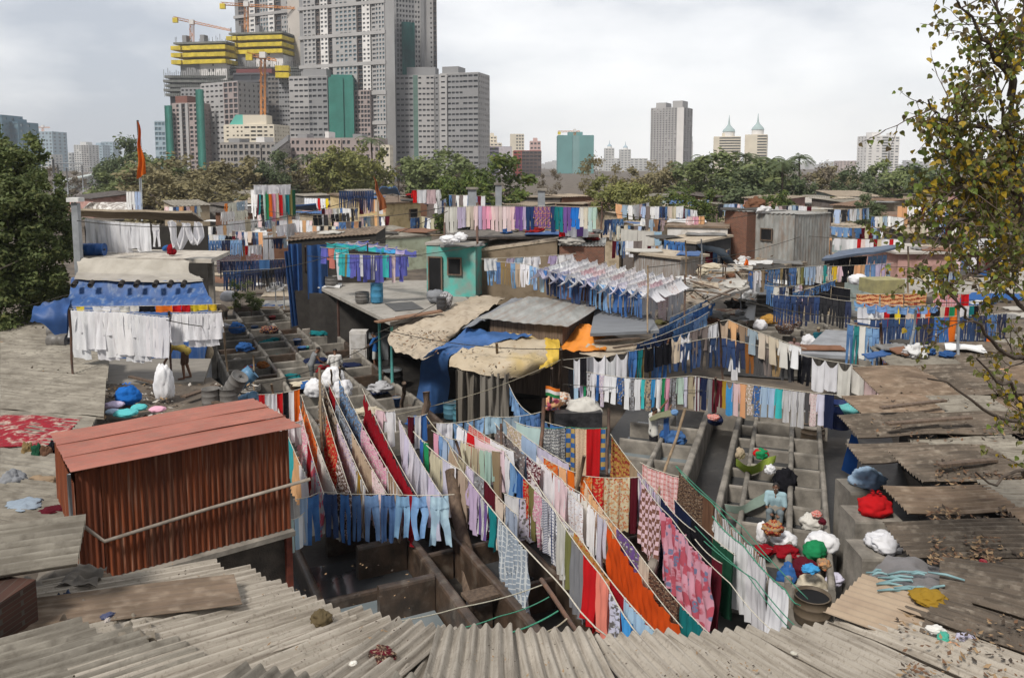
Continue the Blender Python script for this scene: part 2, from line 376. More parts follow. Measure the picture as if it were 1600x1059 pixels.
# front wet pens under the red shed's end
pen('wet brown wash pen nearest the rusty shed with pale water', LG, 3.05, 5.2, 15.2, 17.1, .42, .16, WETC, WATERD, .2, side=False)
q = MB(); wall_seg(q, LG(3.0, 13.0), LG(3.0, 19.0), .17, 0, .62); tag(q.build('pen_wall', WETC, loc=LG(3, 16)), 'wet dark wall of the front pens running along the rusty shed', 'wall')
q = MB(); wall_seg(q, LG(5.25, 12.2), LG(5.25, 21.5), .22, 0, .86); tag(q.build('pen_wall', WETC, loc=LG(5.25, 17)), 'thick rounded dark wall running down the middle of the front pens', 'wall')
q = MB(); wall_seg(q, LG(6.15, 11.2), LG(6.15, 21.5), .2, 0, .9); tag(q.build('pen_wall', WETC, loc=LG(6.15, 17)), 'long dark wet wall beside the leaning trunk post', 'wall')
for a0, a1, b, lb in [(4.05, 5.12, 16.15, 'brown concrete scrubbing slab in the middle of the front pens'), (4.0, 5.12, 14.35, 'nearest brown concrete scrubbing slab standing in pale water'), (3.75, 5.12, 17.75, 'dark scrubbing slab under the blue jeans line'), (3.6, 5.12, 19.4, 'dark slab behind the hanging jeans in the front pens')]:
    q = MB(); wall_seg(q, LG(a0, b), LG(a1, b), .2, 0, .92, seed=b); tag(q.build('scrubbing_slab', WETC, loc=LG((a0 + a1) / 2, b)), lb, 'slab')
q = MB(); q.add([LG(3.1, 12.2, .22), LG(5.1, 12.2, .22), LG(5.1, 15.1, .22), LG(3.1, 15.1, .22)], [(0, 1, 2, 3)]); structure(q.build('water', WATER))
q = MB(); wall_seg(q, LG(5.4, 15.6), LG(6.0, 15.6), .14, 0, .7); wall_seg(q, LG(5.4, 13.6), LG(6.0, 13.6), .3, 0, .6); tag(q.build('pen_wall', WETC, loc=LG(5.7, 14.6)), 'short cross walls between the two dark front walls', 'wall')
q = MB(); q.hexa([LG(3.25, 18.85, .0), LG(4.3, 18.85, .0), LG(4.3, 18.91, .0), LG(3.25, 18.91, .0)], [LG(3.25, 18.95, 1.0), LG(4.3, 18.95, 1.0), LG(4.3, 19.01, 1.0), LG(3.25, 19.01, 1.0)])
tag(q.build('board', M('stained_board', (.2, .2, .2), (.13, .13, .135), c3=(.5, .5, .5), s3=1.4, t3=.68, stretch=(3, 3, .7)), loc=LG(3.8, 18.9)), 'pale grey board with white drips leaning behind the front pens', 'board')
# ---------------------------------------------------------------- roofs and shacks
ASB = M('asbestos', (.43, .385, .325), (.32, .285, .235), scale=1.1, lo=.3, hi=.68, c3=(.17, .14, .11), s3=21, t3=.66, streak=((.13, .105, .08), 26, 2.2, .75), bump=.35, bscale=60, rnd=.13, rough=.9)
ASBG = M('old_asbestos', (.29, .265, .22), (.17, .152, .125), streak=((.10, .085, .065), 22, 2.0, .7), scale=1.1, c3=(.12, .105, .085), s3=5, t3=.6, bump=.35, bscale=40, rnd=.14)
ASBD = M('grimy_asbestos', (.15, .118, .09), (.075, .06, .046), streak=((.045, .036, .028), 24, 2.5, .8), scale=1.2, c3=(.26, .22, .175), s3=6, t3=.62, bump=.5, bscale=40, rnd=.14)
BROWNS = M('brown_sheet', (.21, .15, .105), (.13, .095, .065), streak=((.08, .055, .04), 9, 2, .7), scale=1.6, c3=(.3, .235, .175), s3=4, t3=.6, bump=.2, rnd=.1)
RUST = M('rust_sheet', (.215, .056, .018), (.10, .026, .011), scale=2.4, stretch=(11, 11, .4), lo=.36, hi=.64, c3=(.33, .19, .13), s3=2.6, t3=.64, rough=.75, bump=.2, bscale=30)
REDR = M('red_paint_roof', (.37, .135, .095), (.28, .098, .07), streak=((.24, .115, .085), 2.5, 14, .6), scale=1.2, c3=(.27, .12, .088), s3=3, t3=.66, rough=.6, bump=.1, spec=.4)
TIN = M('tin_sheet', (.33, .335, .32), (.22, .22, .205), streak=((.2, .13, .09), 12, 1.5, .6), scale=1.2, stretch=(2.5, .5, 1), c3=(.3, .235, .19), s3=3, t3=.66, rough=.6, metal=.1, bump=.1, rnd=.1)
DUSTY = M('dusty_cloth', (.44, .375, .29), (.34, .28, .21), scale=1.2, c3=(.2, .155, .11), s3=4.5, t3=.63, bump=.5, bscale=14, rough=.95)
TARP = M('tarp', (1, 1, 1), (.75, .74, .72), scale=1.5, obj=True, rough=.55, bump=.4, bscale=7, c3=(.85, .8, .72), s3=3.5, t3=.68, spec=.35)
PLAST = M('plaster', (1, 1, 1), (.78, .76, .72), scale=1.1, obj=True, c3=(.5, .47, .42), s3=2.2, t3=.62, bump=.3, bscale=14)
RSLAB = M('roof_slab', (.36, .335, .3), (.27, .25, .22), scale=.9, c3=(.17, .155, .135), s3=2.5, t3=.64, bump=.3, bscale=10, rnd=.12)
def brick(k=1.0):
    m = bpy.data.materials.new('brick_wall'); m.use_nodes = True; t = m.node_tree; n = t.nodes; l = t.links; bs = n['Principled BSDF']; bs.inputs['Roughness'].default_value = .9
    c = n.new('ShaderNodeTexCoord'); mp = n.new('ShaderNodeMapping'); mp.inputs['Rotation'].default_value = (pi / 2, 0, 0); l.new(c.outputs['Object'], mp.inputs[0])
    b = n.new('ShaderNodeTexBrick'); b.inputs['Scale'].default_value = 4.2; b.inputs['Color1'].default_value = (.24 * k, .085 * k, .045 * k, 1); b.inputs['Color2'].default_value = (.15 * k, .06 * k, .035 * k, 1); b.inputs['Mortar'].default_value = (.25 * k, .21 * k, .17 * k, 1); b.inputs['Mortar Size'].default_value = .018
    l.new(mp.outputs[0], b.inputs[0]); z = n.new('ShaderNodeTexNoise'); z.inputs['Scale'].default_value = 2; l.new(c.outputs['Object'], z.inputs[0])
    x = n.new('ShaderNodeMix'); x.data_type = 'RGBA'; x.blend_type = 'MULTIPLY'; x.inputs[0].default_value = .5; l.new(b.outputs[0], x.inputs[6]); l.new(z.outputs[0], x.inputs[7]); l.new(x.outputs[2], bs.inputs[0])
    return m
BRICK = brick()
def corr(mb, O, U, Lv, w_, l_, pitch=.15, amp=.03, nl=6, th=.008, seed=0, warp=.02, per=8, mi=0):
    Nn = U.cross(Lv).normalized()
    if Nn.z < -.01: Nn = -Nn
    nx = max(6, min(240, int(w_ / pitch * per)))
    def fn(o): return lambda s, t: O + U * (w_ * s) + Lv * (l_ * t) + Nn * (amp * cos(2 * pi * w_ * s / pitch) + o + warp * mn.noise(V((s * w_ * .6 + seed * 7.1, t * l_ * .6, seed))))
    f0 = fn(0); mb.grid(f0, nx, nl, mi)
    if th:
        f1 = fn(-th); mb.grid(f1, nx, nl, mi, flip=True)
        e = lambda t0: (lambda s, t: fn(-th * t)(s, t0)); mb.grid(e(0), nx, 1, mi); mb.grid(e(1), nx, 1, mi)
        e2 = lambda s0: (lambda s, t: fn(-th * t)(s0, s)); mb.grid(e2(0), nl, 1, mi); mb.grid(e2(1), nl, 1, mi)
def roof_sheet(label, u, v, z, head, w_, l_, tilt=0, m=None, pitch=.15, amp=.036, roll=0, seed=0, th=.008, name='roof_sheet', cat='roof sheet', warp=.03, group=None):
    """far edge centred at pixel (u, v) at height z; the sheet comes back towards us along -head and rises by tilt"""
    C = Z(u, v, z); q = radians(head); D = V((sin(q), cos(q), 0)); U = V((cos(q), -sin(q), roll)).normalized()
    Lv = (-D + UP * tilt).normalized(); mb = MB(); corr(mb, C - U * (w_ / 2), U, Lv, w_, l_, pitch, amp, 8, th, seed, warp)
    return tag(mb.build(name, m or ASB, loc=C + Lv * (l_ / 2)), label, cat, group)
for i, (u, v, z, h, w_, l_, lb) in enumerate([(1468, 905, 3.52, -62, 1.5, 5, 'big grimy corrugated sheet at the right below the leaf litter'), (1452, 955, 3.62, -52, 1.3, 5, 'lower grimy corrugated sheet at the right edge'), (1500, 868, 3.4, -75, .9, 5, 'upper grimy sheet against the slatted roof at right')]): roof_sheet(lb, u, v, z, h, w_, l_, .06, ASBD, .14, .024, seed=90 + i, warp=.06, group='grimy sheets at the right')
# --- the near roof: asbestos sheets round the bottom of the view
R = random.Random(11)
near = [  # u, v, z, head, w, l, tilt, label
    (742, 979, 3.30, -1, .92, 3.2, .30, 'pale corrugated sheet just left of the bottom centre of the near roof'),
    (856, 984, 3.31, -3, 1.02, 3.2, .30, 'pale corrugated sheet below the orange saree'),
    (980, 989, 3.29, -8, 1.05, 3.2, .30, 'pale corrugated sheet below the pink floral saree'),
    (1108, 986, 3.32, -11, 1.05, 3.2, .30, 'pale corrugated sheet below the teal cloth'),
    (1232, 982, 3.36, -13, 1.05, 3.4, .29, 'pale corrugated sheet below the four white sheets'),
    (1345, 962, 3.42, -17, 1.02, 3.6, .27, 'half grimy corrugated sheet right of bottom centre below the brown sheet'),
    (1440, 935, 3.52, -24, 1.1, 3.8, .22, 'dark littered corrugated sheet at the lower right'),
    (1560, 925, 3.66, -31, 1.2, 4.2, .18, 'dark corrugated sheet in the lower right corner under rubbish')]
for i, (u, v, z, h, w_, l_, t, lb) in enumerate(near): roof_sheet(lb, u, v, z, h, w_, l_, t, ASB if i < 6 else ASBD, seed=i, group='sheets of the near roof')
left = [(702, 996, 3.2, 8, .8, 2.8, .27, 'pale sheet bridging the slanting and straight sheets of the near roof'), (668, 975, 3.18, 17, .8, 2.6, .25, 'slanting pale sheet under the bundle of dark rags'),
        (608, 966, 3.16, 31, .95, 3.0, .22, 'slanting pale sheet right of the brown cloth ball'),
        (530, 952, 3.17, 37, .95, 3.2, .2, 'slanting pale sheet carrying the brown cloth ball'),
        (466, 926, 3.12, 42, .9, 3.2, .18, 'slanting pale sheet below the rusty shed end'),
        (412, 903, 3.05, 46, .85, 3.2, .16, 'slanting sheet reaching the plaster wall under the shed'),
        (352, 893, 3.0, 52, .8, 3.0, .14, 'old sheet tucked under the front of the rusty shed')]
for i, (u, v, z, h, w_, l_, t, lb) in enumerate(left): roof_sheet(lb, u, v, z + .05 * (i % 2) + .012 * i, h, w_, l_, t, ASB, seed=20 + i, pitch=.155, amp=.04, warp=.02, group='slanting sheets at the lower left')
for i, (u, v, z, h, w_, l_, t, m, lb) in enumerate([
    (268, 930, 3.1, 60, .9, 1.6, .1, ASB, 'cracked sheet between the brown sheet and the rusty shed'),
    (120, 918, 3.35, 62, .7, 1.8, .05, ASB, 'short broken sheet behind the torn rags at left'),
    (152, 985, 3.75, 38, .8, 1.8, .16, ASBG, 'mossy lichen covered sheet at the lower left'),
    (232, 998, 3.68, 37, .75, 1.8, .18, ASBG, 'lichen covered sheet with a chipped end at bottom left'),
    (300, 1012, 3.66, 36, .6, 1.6, .2, ASBG, 'chipped lichen sheet beside the slanting sheets at bottom left'),
    (452, 1050, 3.75, 12, 1.0, 1.4, .2, ASBG, 'lichen crusted sheet ends at the bottom edge left of centre'),
    (655, 1056, 3.8, 8, .5, 1.4, .2, ASBG, 'weathered sheet end at the bottom edge near the dark rags')]):
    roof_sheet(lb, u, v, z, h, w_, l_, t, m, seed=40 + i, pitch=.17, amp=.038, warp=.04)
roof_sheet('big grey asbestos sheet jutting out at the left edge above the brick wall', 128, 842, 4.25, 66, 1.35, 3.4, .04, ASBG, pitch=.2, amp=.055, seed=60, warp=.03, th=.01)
roof_sheet('flat brown metal sheet lying over the lower left roofs', 372, 918, 3.46, 64, .8, 2.6, .10, BROWNS, pitch=.13, amp=.006, seed=61)
roof_sheet('small tan corrugated sheet below the rusty shed corner', 195, 905, 3.2, 28, .95, .9, .1, BROWNS, pitch=.15, amp=.018, seed=62)
roof_sheet('buff metal corrugated sheet lying on the roof edge below the basket', 1318, 925, 3.55, -46, 1.25, 1.25, .03, M('buff_sheet', (.36, .28, .2), (.28, .21, .15), scale=2), pitch=.14, amp=.015, seed=63)
# --- right-hand roofs, ridges running across the view
rr = [(1438, 866, 3.42, 'dark slatted roof with thick leaf litter below the right tree', .95, ASBD), (1424, 806, 3.3, 'narrow corrugated roof below the leafy branch at right', .95, ASBG),
      (1436, 756, 3.25, 'corrugated roof with heaped dead leaves at right', 1.2, ASBD), (1342, 722, 2.95, 'low corrugated roof edge beside the blue hanging cloth', .85, ASBG), (1352, 684, 3.05, 'patched corrugated roof with planks near the right clothes lines', 1.0, ASBD),
      (1350, 652, 3.1, 'worn corrugated roof behind the patched one at right', 1.1, ASBG), (1388, 622, 3.15, 'broad old corrugated roof under the fallen twigs', 1.8, BROWNS), (1420, 588, 3.2, 'far strip of old roof under the pale clothes at right', 2.2, ASBD)]
RQ = random.Random(44)
for i, (u, v, z, lb, w_, m) in enumerate(rr):
    C = Z(u, v, z); x = 0.0
    for k in range(4):
        l_ = RQ.uniform(1.5, 2.3); q = RQ.uniform(-.05, .05); U = V((.06 + q, 1, .06 + RQ.uniform(-.03, .04))).normalized(); Lv = V((1, -.06 - q, .05 + RQ.uniform(-.02, .02))).normalized(); mb = MB()
        O = C + V((x + (RQ.uniform(-.25, .1) if k == 0 else 0), RQ.uniform(-.12, .08), .04 * (k % 2) + RQ.uniform(-.02, .03)))
        corr(mb, O, U, Lv, w_ * RQ.uniform(1.15, 1.35), l_ + .15, .115, .024, 8, .006, 70 + i * 5 + k, .11, 6); x += l_
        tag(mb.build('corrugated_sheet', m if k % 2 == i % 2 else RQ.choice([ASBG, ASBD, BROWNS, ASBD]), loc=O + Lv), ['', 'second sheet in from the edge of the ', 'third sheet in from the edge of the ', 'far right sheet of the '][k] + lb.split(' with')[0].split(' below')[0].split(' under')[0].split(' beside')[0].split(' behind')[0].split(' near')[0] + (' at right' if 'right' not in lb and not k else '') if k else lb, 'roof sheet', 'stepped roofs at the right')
    mb = MB(); b0 = C + V((.5 if u > 1400 else 1.7, .25, 0)); mb.box((b0.x + 3.2, b0.y + w_ * .3, b0.z / 2 - .2), (6, max(.3, w_ - .5), b0.z - .4), .0); tag(mb.build('shed_wall', M('dark_wall', (.04, .036, .032), (.025, .022, .02)), loc=(b0.x, b0.y, 0)), 'dark wall below the ' + lb.split(' with')[0].split(' below')[0].split(' under')[0].split(' beside')[0].split(' above')[0], 'wall')  # near-black tone shared by the walls under the roofs
def slab_poly(name, label, cat, pts, th, m, color=None, group=None, warp=0, sub=8):
    """a sagging sheet or slab over four corners (a, b, c, d round the outline)"""
    a, b, c, d = [V(p) for p in pts]; mb = MB()
    def f(o): return lambda s, t: (a * (1 - s) + b * s) * (1 - t) + (d * (1 - s) + c * s) * t + UP * (o + warp * mn.noise(V((s * 3 + a.x, t * 3 + a.y, 1))) + warp * .35 * mn.noise(V((s * 9 + a.x, t * 9 + a.y, 4))))
    mb.grid(f(0), sub, sub, smooth=bool(warp)); mb.grid(f(-th), sub, sub, smooth=bool(warp), flip=True)
    for e in (lambda s, t: f(-th * t)(s, 0), lambda s, t: f(-th * t)(s, 1), lambda s, t: f(-th * t)(0, s), lambda s, t: f(-th * t)(1, s)): mb.grid(e, sub, 1, smooth=False)
    return tag(mb.build(name, m, loc=(a + b + c + d) / 4, color=color), label, cat, group)
# --- the rusty red shed
A0 = V((-6.74, 11.9, 4.28)); A1 = V((-3.78, 14.05, 4.28)); U = (A1 - A0).normalized(); U.z = 0; U.normalize(); D = V((-U.y, U.x, 0))
T = thing('corrugated_shed', 'rust red corrugated shed with a dusty red metal roof at left', 'shed', A0 + U * 1.7 + D * 1.3 - UP * 2)
Wd = (A1 - A0).length; mb = MB(); Lr = (D * 1 - UP * .07).normalized()

for k in range(3): corr(mb, A0 - U * (.02 - .01 * k) + Lr * (.93 * k) + UP * .013 * k, Lr, -U, .97, -(Wd + .05), .24, .011, 10, -.008, 1 + k, .022, 10)
mb.build('roof', REDR, T)
fl = A0 + U * .42 + D * .22; Ww = Wd - .62; zb = 2.35
RUSTB = M('rust_sheet_dark', (.16, .045, .018), (.075, .022, .011), scale=2.0, stretch=(9, 9, .5), c3=(.26, .13, .08), s3=1.9, t3=.6, rough=.75, bump=.25, bscale=30)
for k in range(5):
    mb = MB(); corr(mb, V((fl.x, fl.y, zb - .02 * (k % 2))) + U * (Ww / 5 * k) - D * .004 * (k % 2), U, UP, Ww / 5 + .03, 1.86 + .02 * (k % 2), .1, .02, 8, .004, 2 + k * 1.7, .035, 6); mb.build('front_sheet', RUST if k in (0, 2, 4) else RUSTB, T)
mb = MB(); corr(mb, V((fl.x, fl.y, zb)) - U * .36 + D * .04, U, UP, .35, 1.83, .088, .012, 6, .004, 5, .02, 6); mb.build('front_panel', M('rust_dark', (.17, .045, .018), (.1, .03, .015), scale=2.4, stretch=(5, 5, .5), bump=.2), T)
mb = MB(); corr(mb, V((fl.x, fl.y, zb)) - U * .38 + D * .1, D, UP, 2.3, 1.66, .088, .012, 6, .004, 3, .02, 6); mb.build('side_wall', RUST, T)
mb = MB(); corr(mb, V((fl.x, fl.y, zb)) + U * (Ww + .0) + D * .02, D, UP, 2.3, 1.66, .088, .012, 6, .004, 4, .02, 6); mb.build('side_wall', RUST, T)
mb = MB(); p0 = V((fl.x, fl.y, zb)) + D * 2.33 - U * .38; mb.box(p0 + U * (Ww + .4) / 2 + UP * .78, (Ww + .35, .05, 1.56), atan2(U.y, U.x)); mb.build('back_wall', RUST, T)
mb = MB(); mb.tube([V((fl.x, fl.y, 0)) + U * (-.4) - D * .02 + UP * 3.45, V((fl.x, fl.y, 0)) + U * (-.02) - D * .1 + UP * 3.02, V((fl.x, fl.y, 0)) + U * 1.6 - D * .1 + UP * 3.14, V((fl.x, fl.y, 0)) + U * 3.4 - D * .12 + UP * 3.24], .032, 8); mb.build('pipe', M('grey_pipe', (.3, .26, .22), (.2, .17, .14), scale=6), T)
mb = MB(); mb.tube([V((fl.x, fl.y, zb)) - U * .45 - D * .02, V((fl.x, fl.y, 4.2)) - U * .45 - D * .02], .03, 8); mb.build('downpipe', GALV, T)
mb = MB(); mb.box(V((fl.x, fl.y, zb - .05)) + U * Ww / 2 + D * 1.1, (Ww + .1, 2.5, .09), atan2(U.y, U.x)); mb.build('floor_slab', CONC, T)
T = thing('plaster_wall', 'rough grey plaster wall under the rusty shed', 'wall', V((fl.x, fl.y, 0)) + U * 2 + D * .4)
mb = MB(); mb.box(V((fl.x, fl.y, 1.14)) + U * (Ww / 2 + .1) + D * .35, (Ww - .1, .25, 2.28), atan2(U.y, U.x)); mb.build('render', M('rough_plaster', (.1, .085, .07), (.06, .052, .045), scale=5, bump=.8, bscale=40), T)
mb = MB(); mb.box(V((fl.x, fl.y, 1.14)) + U * (Ww + .02) + D * .15, (.11, .11, 2.28), atan2(U.y, U.x)); mb.build('red_post', M('red_post', (.2, .05, .03), (.1, .03, .02), scale=6, bump=.3), T)
# --- generic shack
def shack(name, label, u0, u1, v, z, dep, h, wall, roof, tilt=.05, over=.25, corrg=.15, wcol=None, rcol=None, door=None, wins=(), group=None, cat='shack', wcorr=0, rcat=None, amp=.02):
    v0, v1 = v if isinstance(v, tuple) else (v, v); z0_, z1_ = z if isinstance(z, tuple) else (z, z)
    A, B_ = Z(u0, v0, z0_), Z(u1, v1, z1_); U = B_ - A; sl = U.z; W = sqrt(U.x ** 2 + U.y ** 2); U.z = 0; U.normalize(); D = V((-U.y, U.x, 0)); sl /= W
    Us = (U + UP * sl).normalized(); base = (A + B_) / 2 + D * dep / 2; base.z = min(z0_, z1_) - h
    T = thing(name, label, cat, base, group); mb = MB(); Lr = (D + UP * tilt).normalized()
    if corrg: corr(mb, A, Us, Lr, W / max(.2, Us.dot(U)), dep, corrg, amp, 4, .02, u0 * .1, .05, 6)
    else:
        a, b = A, B_; c, d = B_ + Lr * dep, A + Lr * dep; o = UP * .12; mb.hexa([a - o, b - o, c - o, d - o], [a, b, c, d])
    mb.build('roof', roof, T, color=rcol)
    lo = lambda p: V((p.x, p.y, base.z)); tp = lambda p, s, t: V((p.x, p.y, A.z + sl * s + tilt * t - (.14 if not corrg else .05)))
    s0, s1, t0, t1 = min(over, W * .12), W - min(over, W * .12), over, dep - over
    c4 = [(A + U * s + D * t, s, t) for s, t in ((s0, t0), (s1, t0), (s1, t1), (s0, t1))]
    mb = MB()
    if wcorr: 
        for i in range(4):
            p, q = c4[i][0], c4[(i + 1) % 4][0]; d = V((q.x - p.x, q.y - p.y, 0)); l_ = d.length; d.normalize(); corr(mb, lo(p), d, UP, l_, tp(*c4[0]).z - base.z + .02, wcorr, .018, 3, .006, i, .02, 6)
    else: mb.hexa([lo(p) for p, s, t in c4], [tp(p, s, t) for p, s, t in c4])
    mb.build('wall', wall, T, color=wcol)
    th = tp(*c4[0]).z; rz = atan2(U.y, U.x)
    def opening(nm, s, w_, zb_, h_, m):
        c = A + U * (s * W) + D * (t0 - .03); mb = MB(); mb.box((c.x, c.y, base.z + zb_ + h_ / 2), (w_, .1, h_), rz); o = mb.build(nm, DARK, T)
        mb = MB()
        for dx in (-w_ / 2, w_ / 2): mb.box((c.x + U.x * dx - D.x * .05, c.y + U.y * dx - D.y * .05, base.z + zb_ + h_ / 2), (.06, .07, h_ + .06), rz)
        for dz in (-.0, h_): mb.box((c.x - D.x * .047, c.y - D.y * .047, base.z + zb_ + dz), (w_ + .0, .06, .06), rz)
        mb.build('frame', m, o)
    if door: opening('door', door[0], door[1], .02, door[2], WOOD)
    for s, w_, zb_, h_ in wins: opening('window', s, w_, zb_, h_, WOOD)
    return T
# --- platform roof with the teal house on it
slab_poly('flat_roof', 'wide grey flat roof carrying drums in front of the teal house', 'roof', [Z(610, 503, 3), Z(742, 478, 3), Z(700, 438, 3), Z(478, 438, 3)], .14, RSLAB)
slab_poly('roof_mat', 'dark grey mat lying on the flat roof', 'mat', [Z(618, 486, 3.03), Z(662, 482, 3.03), Z(644, 471, 3.03), Z(601, 474, 3.03)], .015, M('dark_mat', (.1, .1, .1), (.07, .07, .07)))
for i, (u0, v0, u1, v1, lb) in enumerate([(592, 505, 692, 488, 'rusty brown plank along the front edge of the flat roof'), (620, 497, 690, 486, 'thin upper plank along the flat roof edge')]):
    a, b = Z(u0, v0, 3.1), Z(u1, v1, 3.12); d = (b - a).normalized(); n_ = V((-d.y, d.x, 0)); mb = MB(); wd = .32 if not i else .12
    mb.hexa([a, b, b + n_ * wd, a + n_ * wd], [p + UP * .05 for p in (a, b, b + n_ * wd, a + n_ * wd)]); tag(mb.build('plank', M('rusty_plank', (.26, .15, .09), (.16, .09, .06), scale=4, stretch=(1, 4, 1)), loc=a), lb, 'plank')
TEAL = (.11, .40, .34)
shack('painted_house', 'small turquoise house with a doorway and one window on the flat roof', 664, 744, (379, 381), 5.42, 2.2, 2.42, M('teal_plaster', (.12, .46, .40), (.09, .35, .30), scale=1.1, c3=(.25, .26, .235), s3=1.5, t3=.52, bump=.3, bscale=14), RSLAB, 0.0, .05, 0, wcol=TEAL, door=(.2, .62, 1.75), wins=[(.58, .62, 1.0, .75)], cat='house')
shack('plaster_house', 'brown mud plastered house right of the turquoise house', 745, 872, (390, 372), (5.05, 5.62), 2.6, 3.0, PLAST, DUSTY, .06, .04, 0, wcol=(.23, .18, .125), cat='house')
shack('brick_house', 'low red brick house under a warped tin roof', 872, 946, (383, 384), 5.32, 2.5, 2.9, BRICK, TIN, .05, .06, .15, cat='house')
# shed bodies under the flat roof
for i, (u0, u1, v, z, h, wc, lb) in enumerate([(484, 508, 450, 2.85, 2.8, (.48, .3, .4), 'pink painted wall under the corner of the flat roof'), (508, 528, 456, 2.85, 2.8, (.09, .05, .04), 'dark brown doorway wall under the flat roof')]):
    a, b = Z(u0, v, z), Z(u1, v + 5, z); mb = MB(); d = V((b.x - a.x, b.y - a.y, 0)); l_ = d.length; mb.box(((a.x + b.x) / 2, (a.y + b.y) / 2 + .3, z - h / 2), (l_, .15, h), atan2(d.y, d.x)); tag(mb.build('painted_wall', PLAST, loc=V(((a.x + b.x) / 2, (a.y + b.y) / 2 + .3, 0)), color=wc), lb, 'wall')
a, b = Z(530, 470, 2.8), Z(745, 470, 2.8); mb = MB(); mb.box((-3.6, 36.0, 1.4), (13, .2, 2.8), -.35); tag(mb.build('back_wall', M('dark_wall', (.04, .036, .032), (.025, .022, .02)), loc=(-3.6, 36, 0)), 'dark wall deep under the flat roof', 'wall')
for u, v, lb in [(592, 506, 'left turquoise post holding up the flat roof'), (611, 512, 'right turquoise post holding up the flat roof')]:
    p = Z(u, v, 2.85); mb = MB(); mb.tube([V((p.x, p.y + .1, 0)), V((p.x, p.y + .1, 2.88))], .06, 8); tag(mb.build('roof_post', M('turq_post', (.08, .3, .28), (.06, .2, .19), scale=5), loc=(p.x, p.y + .1, 0)), lb, 'post')
# grey tin lean-to with plank wall
shack('tin_roofed_shed', 'plank shed under a weathered grey corrugated tin roof in the middle', 748, 888, (497, 510), (3.55, 3.5), 5.0, 2.6, M('plank_wall', (.17, .12, .085), (.07, .05, .04), scale=2.5, stretch=(9, 9, .4), bump=.4), TIN, .0, .3, .38, amp=.012)
mb = MB(); a = Z(700, 497, 3.45); b = Z(752, 492, 3.5); c = Z(822, 462, 3.5); d = Z(800, 460, 3.45)
slab_poly('roof_flap', 'bluish grey bent sheet along the left edge of the tin roof', 'roof sheet', [Z(722, 513, 3.3), Z(758, 500, 3.5), Z(820, 466, 3.5), Z(800, 466, 3.4)], .02, M('bluegrey', (.22, .23, .25), (.15, .155, .165)), warp=.08)
# --- dusty cloths and tarps over the middle sheds
def drape(name, label, rows, m, color=None, warp=.1, sub=5, cat='tarpaulin', th=.012, seed=0, tuck=None):
    """a cloth lofted through rows of 3-D points (each row the same length), smooth, with folds"""
    nr, nc = len(rows), len(rows[0]); rows = [[V(p) for p in r] for r in rows]
    def cr(p0, p1, p2, p3, t): return .5 * ((2 * p1) + (p2 - p0) * t + (2 * p0 - 5 * p1 + 4 * p2 - p3) * t * t + (3 * p1 - p0 - 3 * p2 + p3) * t ** 3)
    def pick(lst, x):
        k = min(int(x), len(lst) - 2); t = x - k; g_ = lambda i: lst[max(0, min(len(lst) - 1, i))]; return cr(g_(k - 1), g_(k), g_(k + 1), g_(k + 2), t)
    def f(o):
        def q(s, t):
            p = pick([pick(r, s * (nc - 1)) for r in rows], t * (nr - 1)); n_ = .55 * mn.noise(V((p.x * 4.6, p.y * 4.6, p.z * .7 + seed))) + .3 * mn.noise(V((p.x * 11, p.y * 11, p.z * 1.2 + seed))) + .8 * mn.noise(V((p.x * 1.3, p.y * 1.3, p.z * 1.3 + seed))) + .5 * mn.noise(V((p.x * 3.7, p.y * 3.7, p.z * 2 + seed + 5)))
            return p + V((0, -.4, .7)) * (warp * n_ + o)
        return q
    mb = MB(); uvf = lambda s, t: (s * nc * .5, t * nr * .5); mb.grid(f(0), (nc - 1) * sub, (nr - 1) * sub, uv=uvf)
    if th: mb.grid(f(-th), (nc - 1) * sub, (nr - 1) * sub, flip=True, uv=uvf)
    c = sum((p for r in rows for p in r), V((0, 0, 0))) / (nr * nc); c.z = min(p.z for r in rows for p in r)
    return tag(mb.build(name, m, loc=c, color=color), label, cat)
def ZR(z, *uv): return [Z(u, v, z[i] if isinstance(z, (list, tuple)) else z) for i, (u, v) in enumerate(uv)]
drape('dusty_tarpaulin', 'dusty cream cloth sheet sagging over a shed left of the tin roof', [ZR([2.9, 3.1, 3.1, 3.1], (690, 488), (722, 470), (745, 463), (792, 465)), ZR([2.8, 3, 3.1, 3.3], (625, 505), (680, 495), (720, 485), (770, 478)), ZR([2.6, 2.8, 3, 3.2], (606, 530), (650, 520), (700, 510), (735, 500)), ZR([2.45, 2.5, 2.6, 2.9], (618, 550), (645, 556), (672, 556), (722, 514))], DUSTY, warp=.2, sub=9)
drape('dusty_tarpaulin', 'dusty yellow edged cloth sheet over the middle lean to', [ZR([2.9, 3, 3, 2.8], (745, 522), (800, 520), (848, 520), (872, 530)), ZR([2.8, 2.9, 2.9, 2.7], (720, 545), (770, 542), (830, 540), (873, 548)), ZR([2.6, 2.7, 2.7, 2.5], (705, 560), (760, 565), (825, 565), (868, 566)), ZR([2.4, 2.35, 2.2, 2.3], (702, 574), (755, 585), (808, 590), (846, 578))], M('dusty_yellow', (.46, .39, .29), (.36, .29, .2), scale=1.1, c3=(.50, .36, .1), s3=.55, t3=.64, bump=.5, bscale=14), warp=.18, sub=9)
drape('yellow_tarpaulin', 'bright yellow plastic flap at the right end of the dusty sheet', [ZR([3.05, 3, 2.95], (848, 519), (862, 523), (874, 532)), ZR([2.8, 2.8, 2.75], (852, 545), (864, 548), (876, 551)), ZR([2.45, 2.5, 2.5], (842, 577), (856, 572), (871, 566))], TARP, (.62, .42, .06), warp=.16, sub=9)
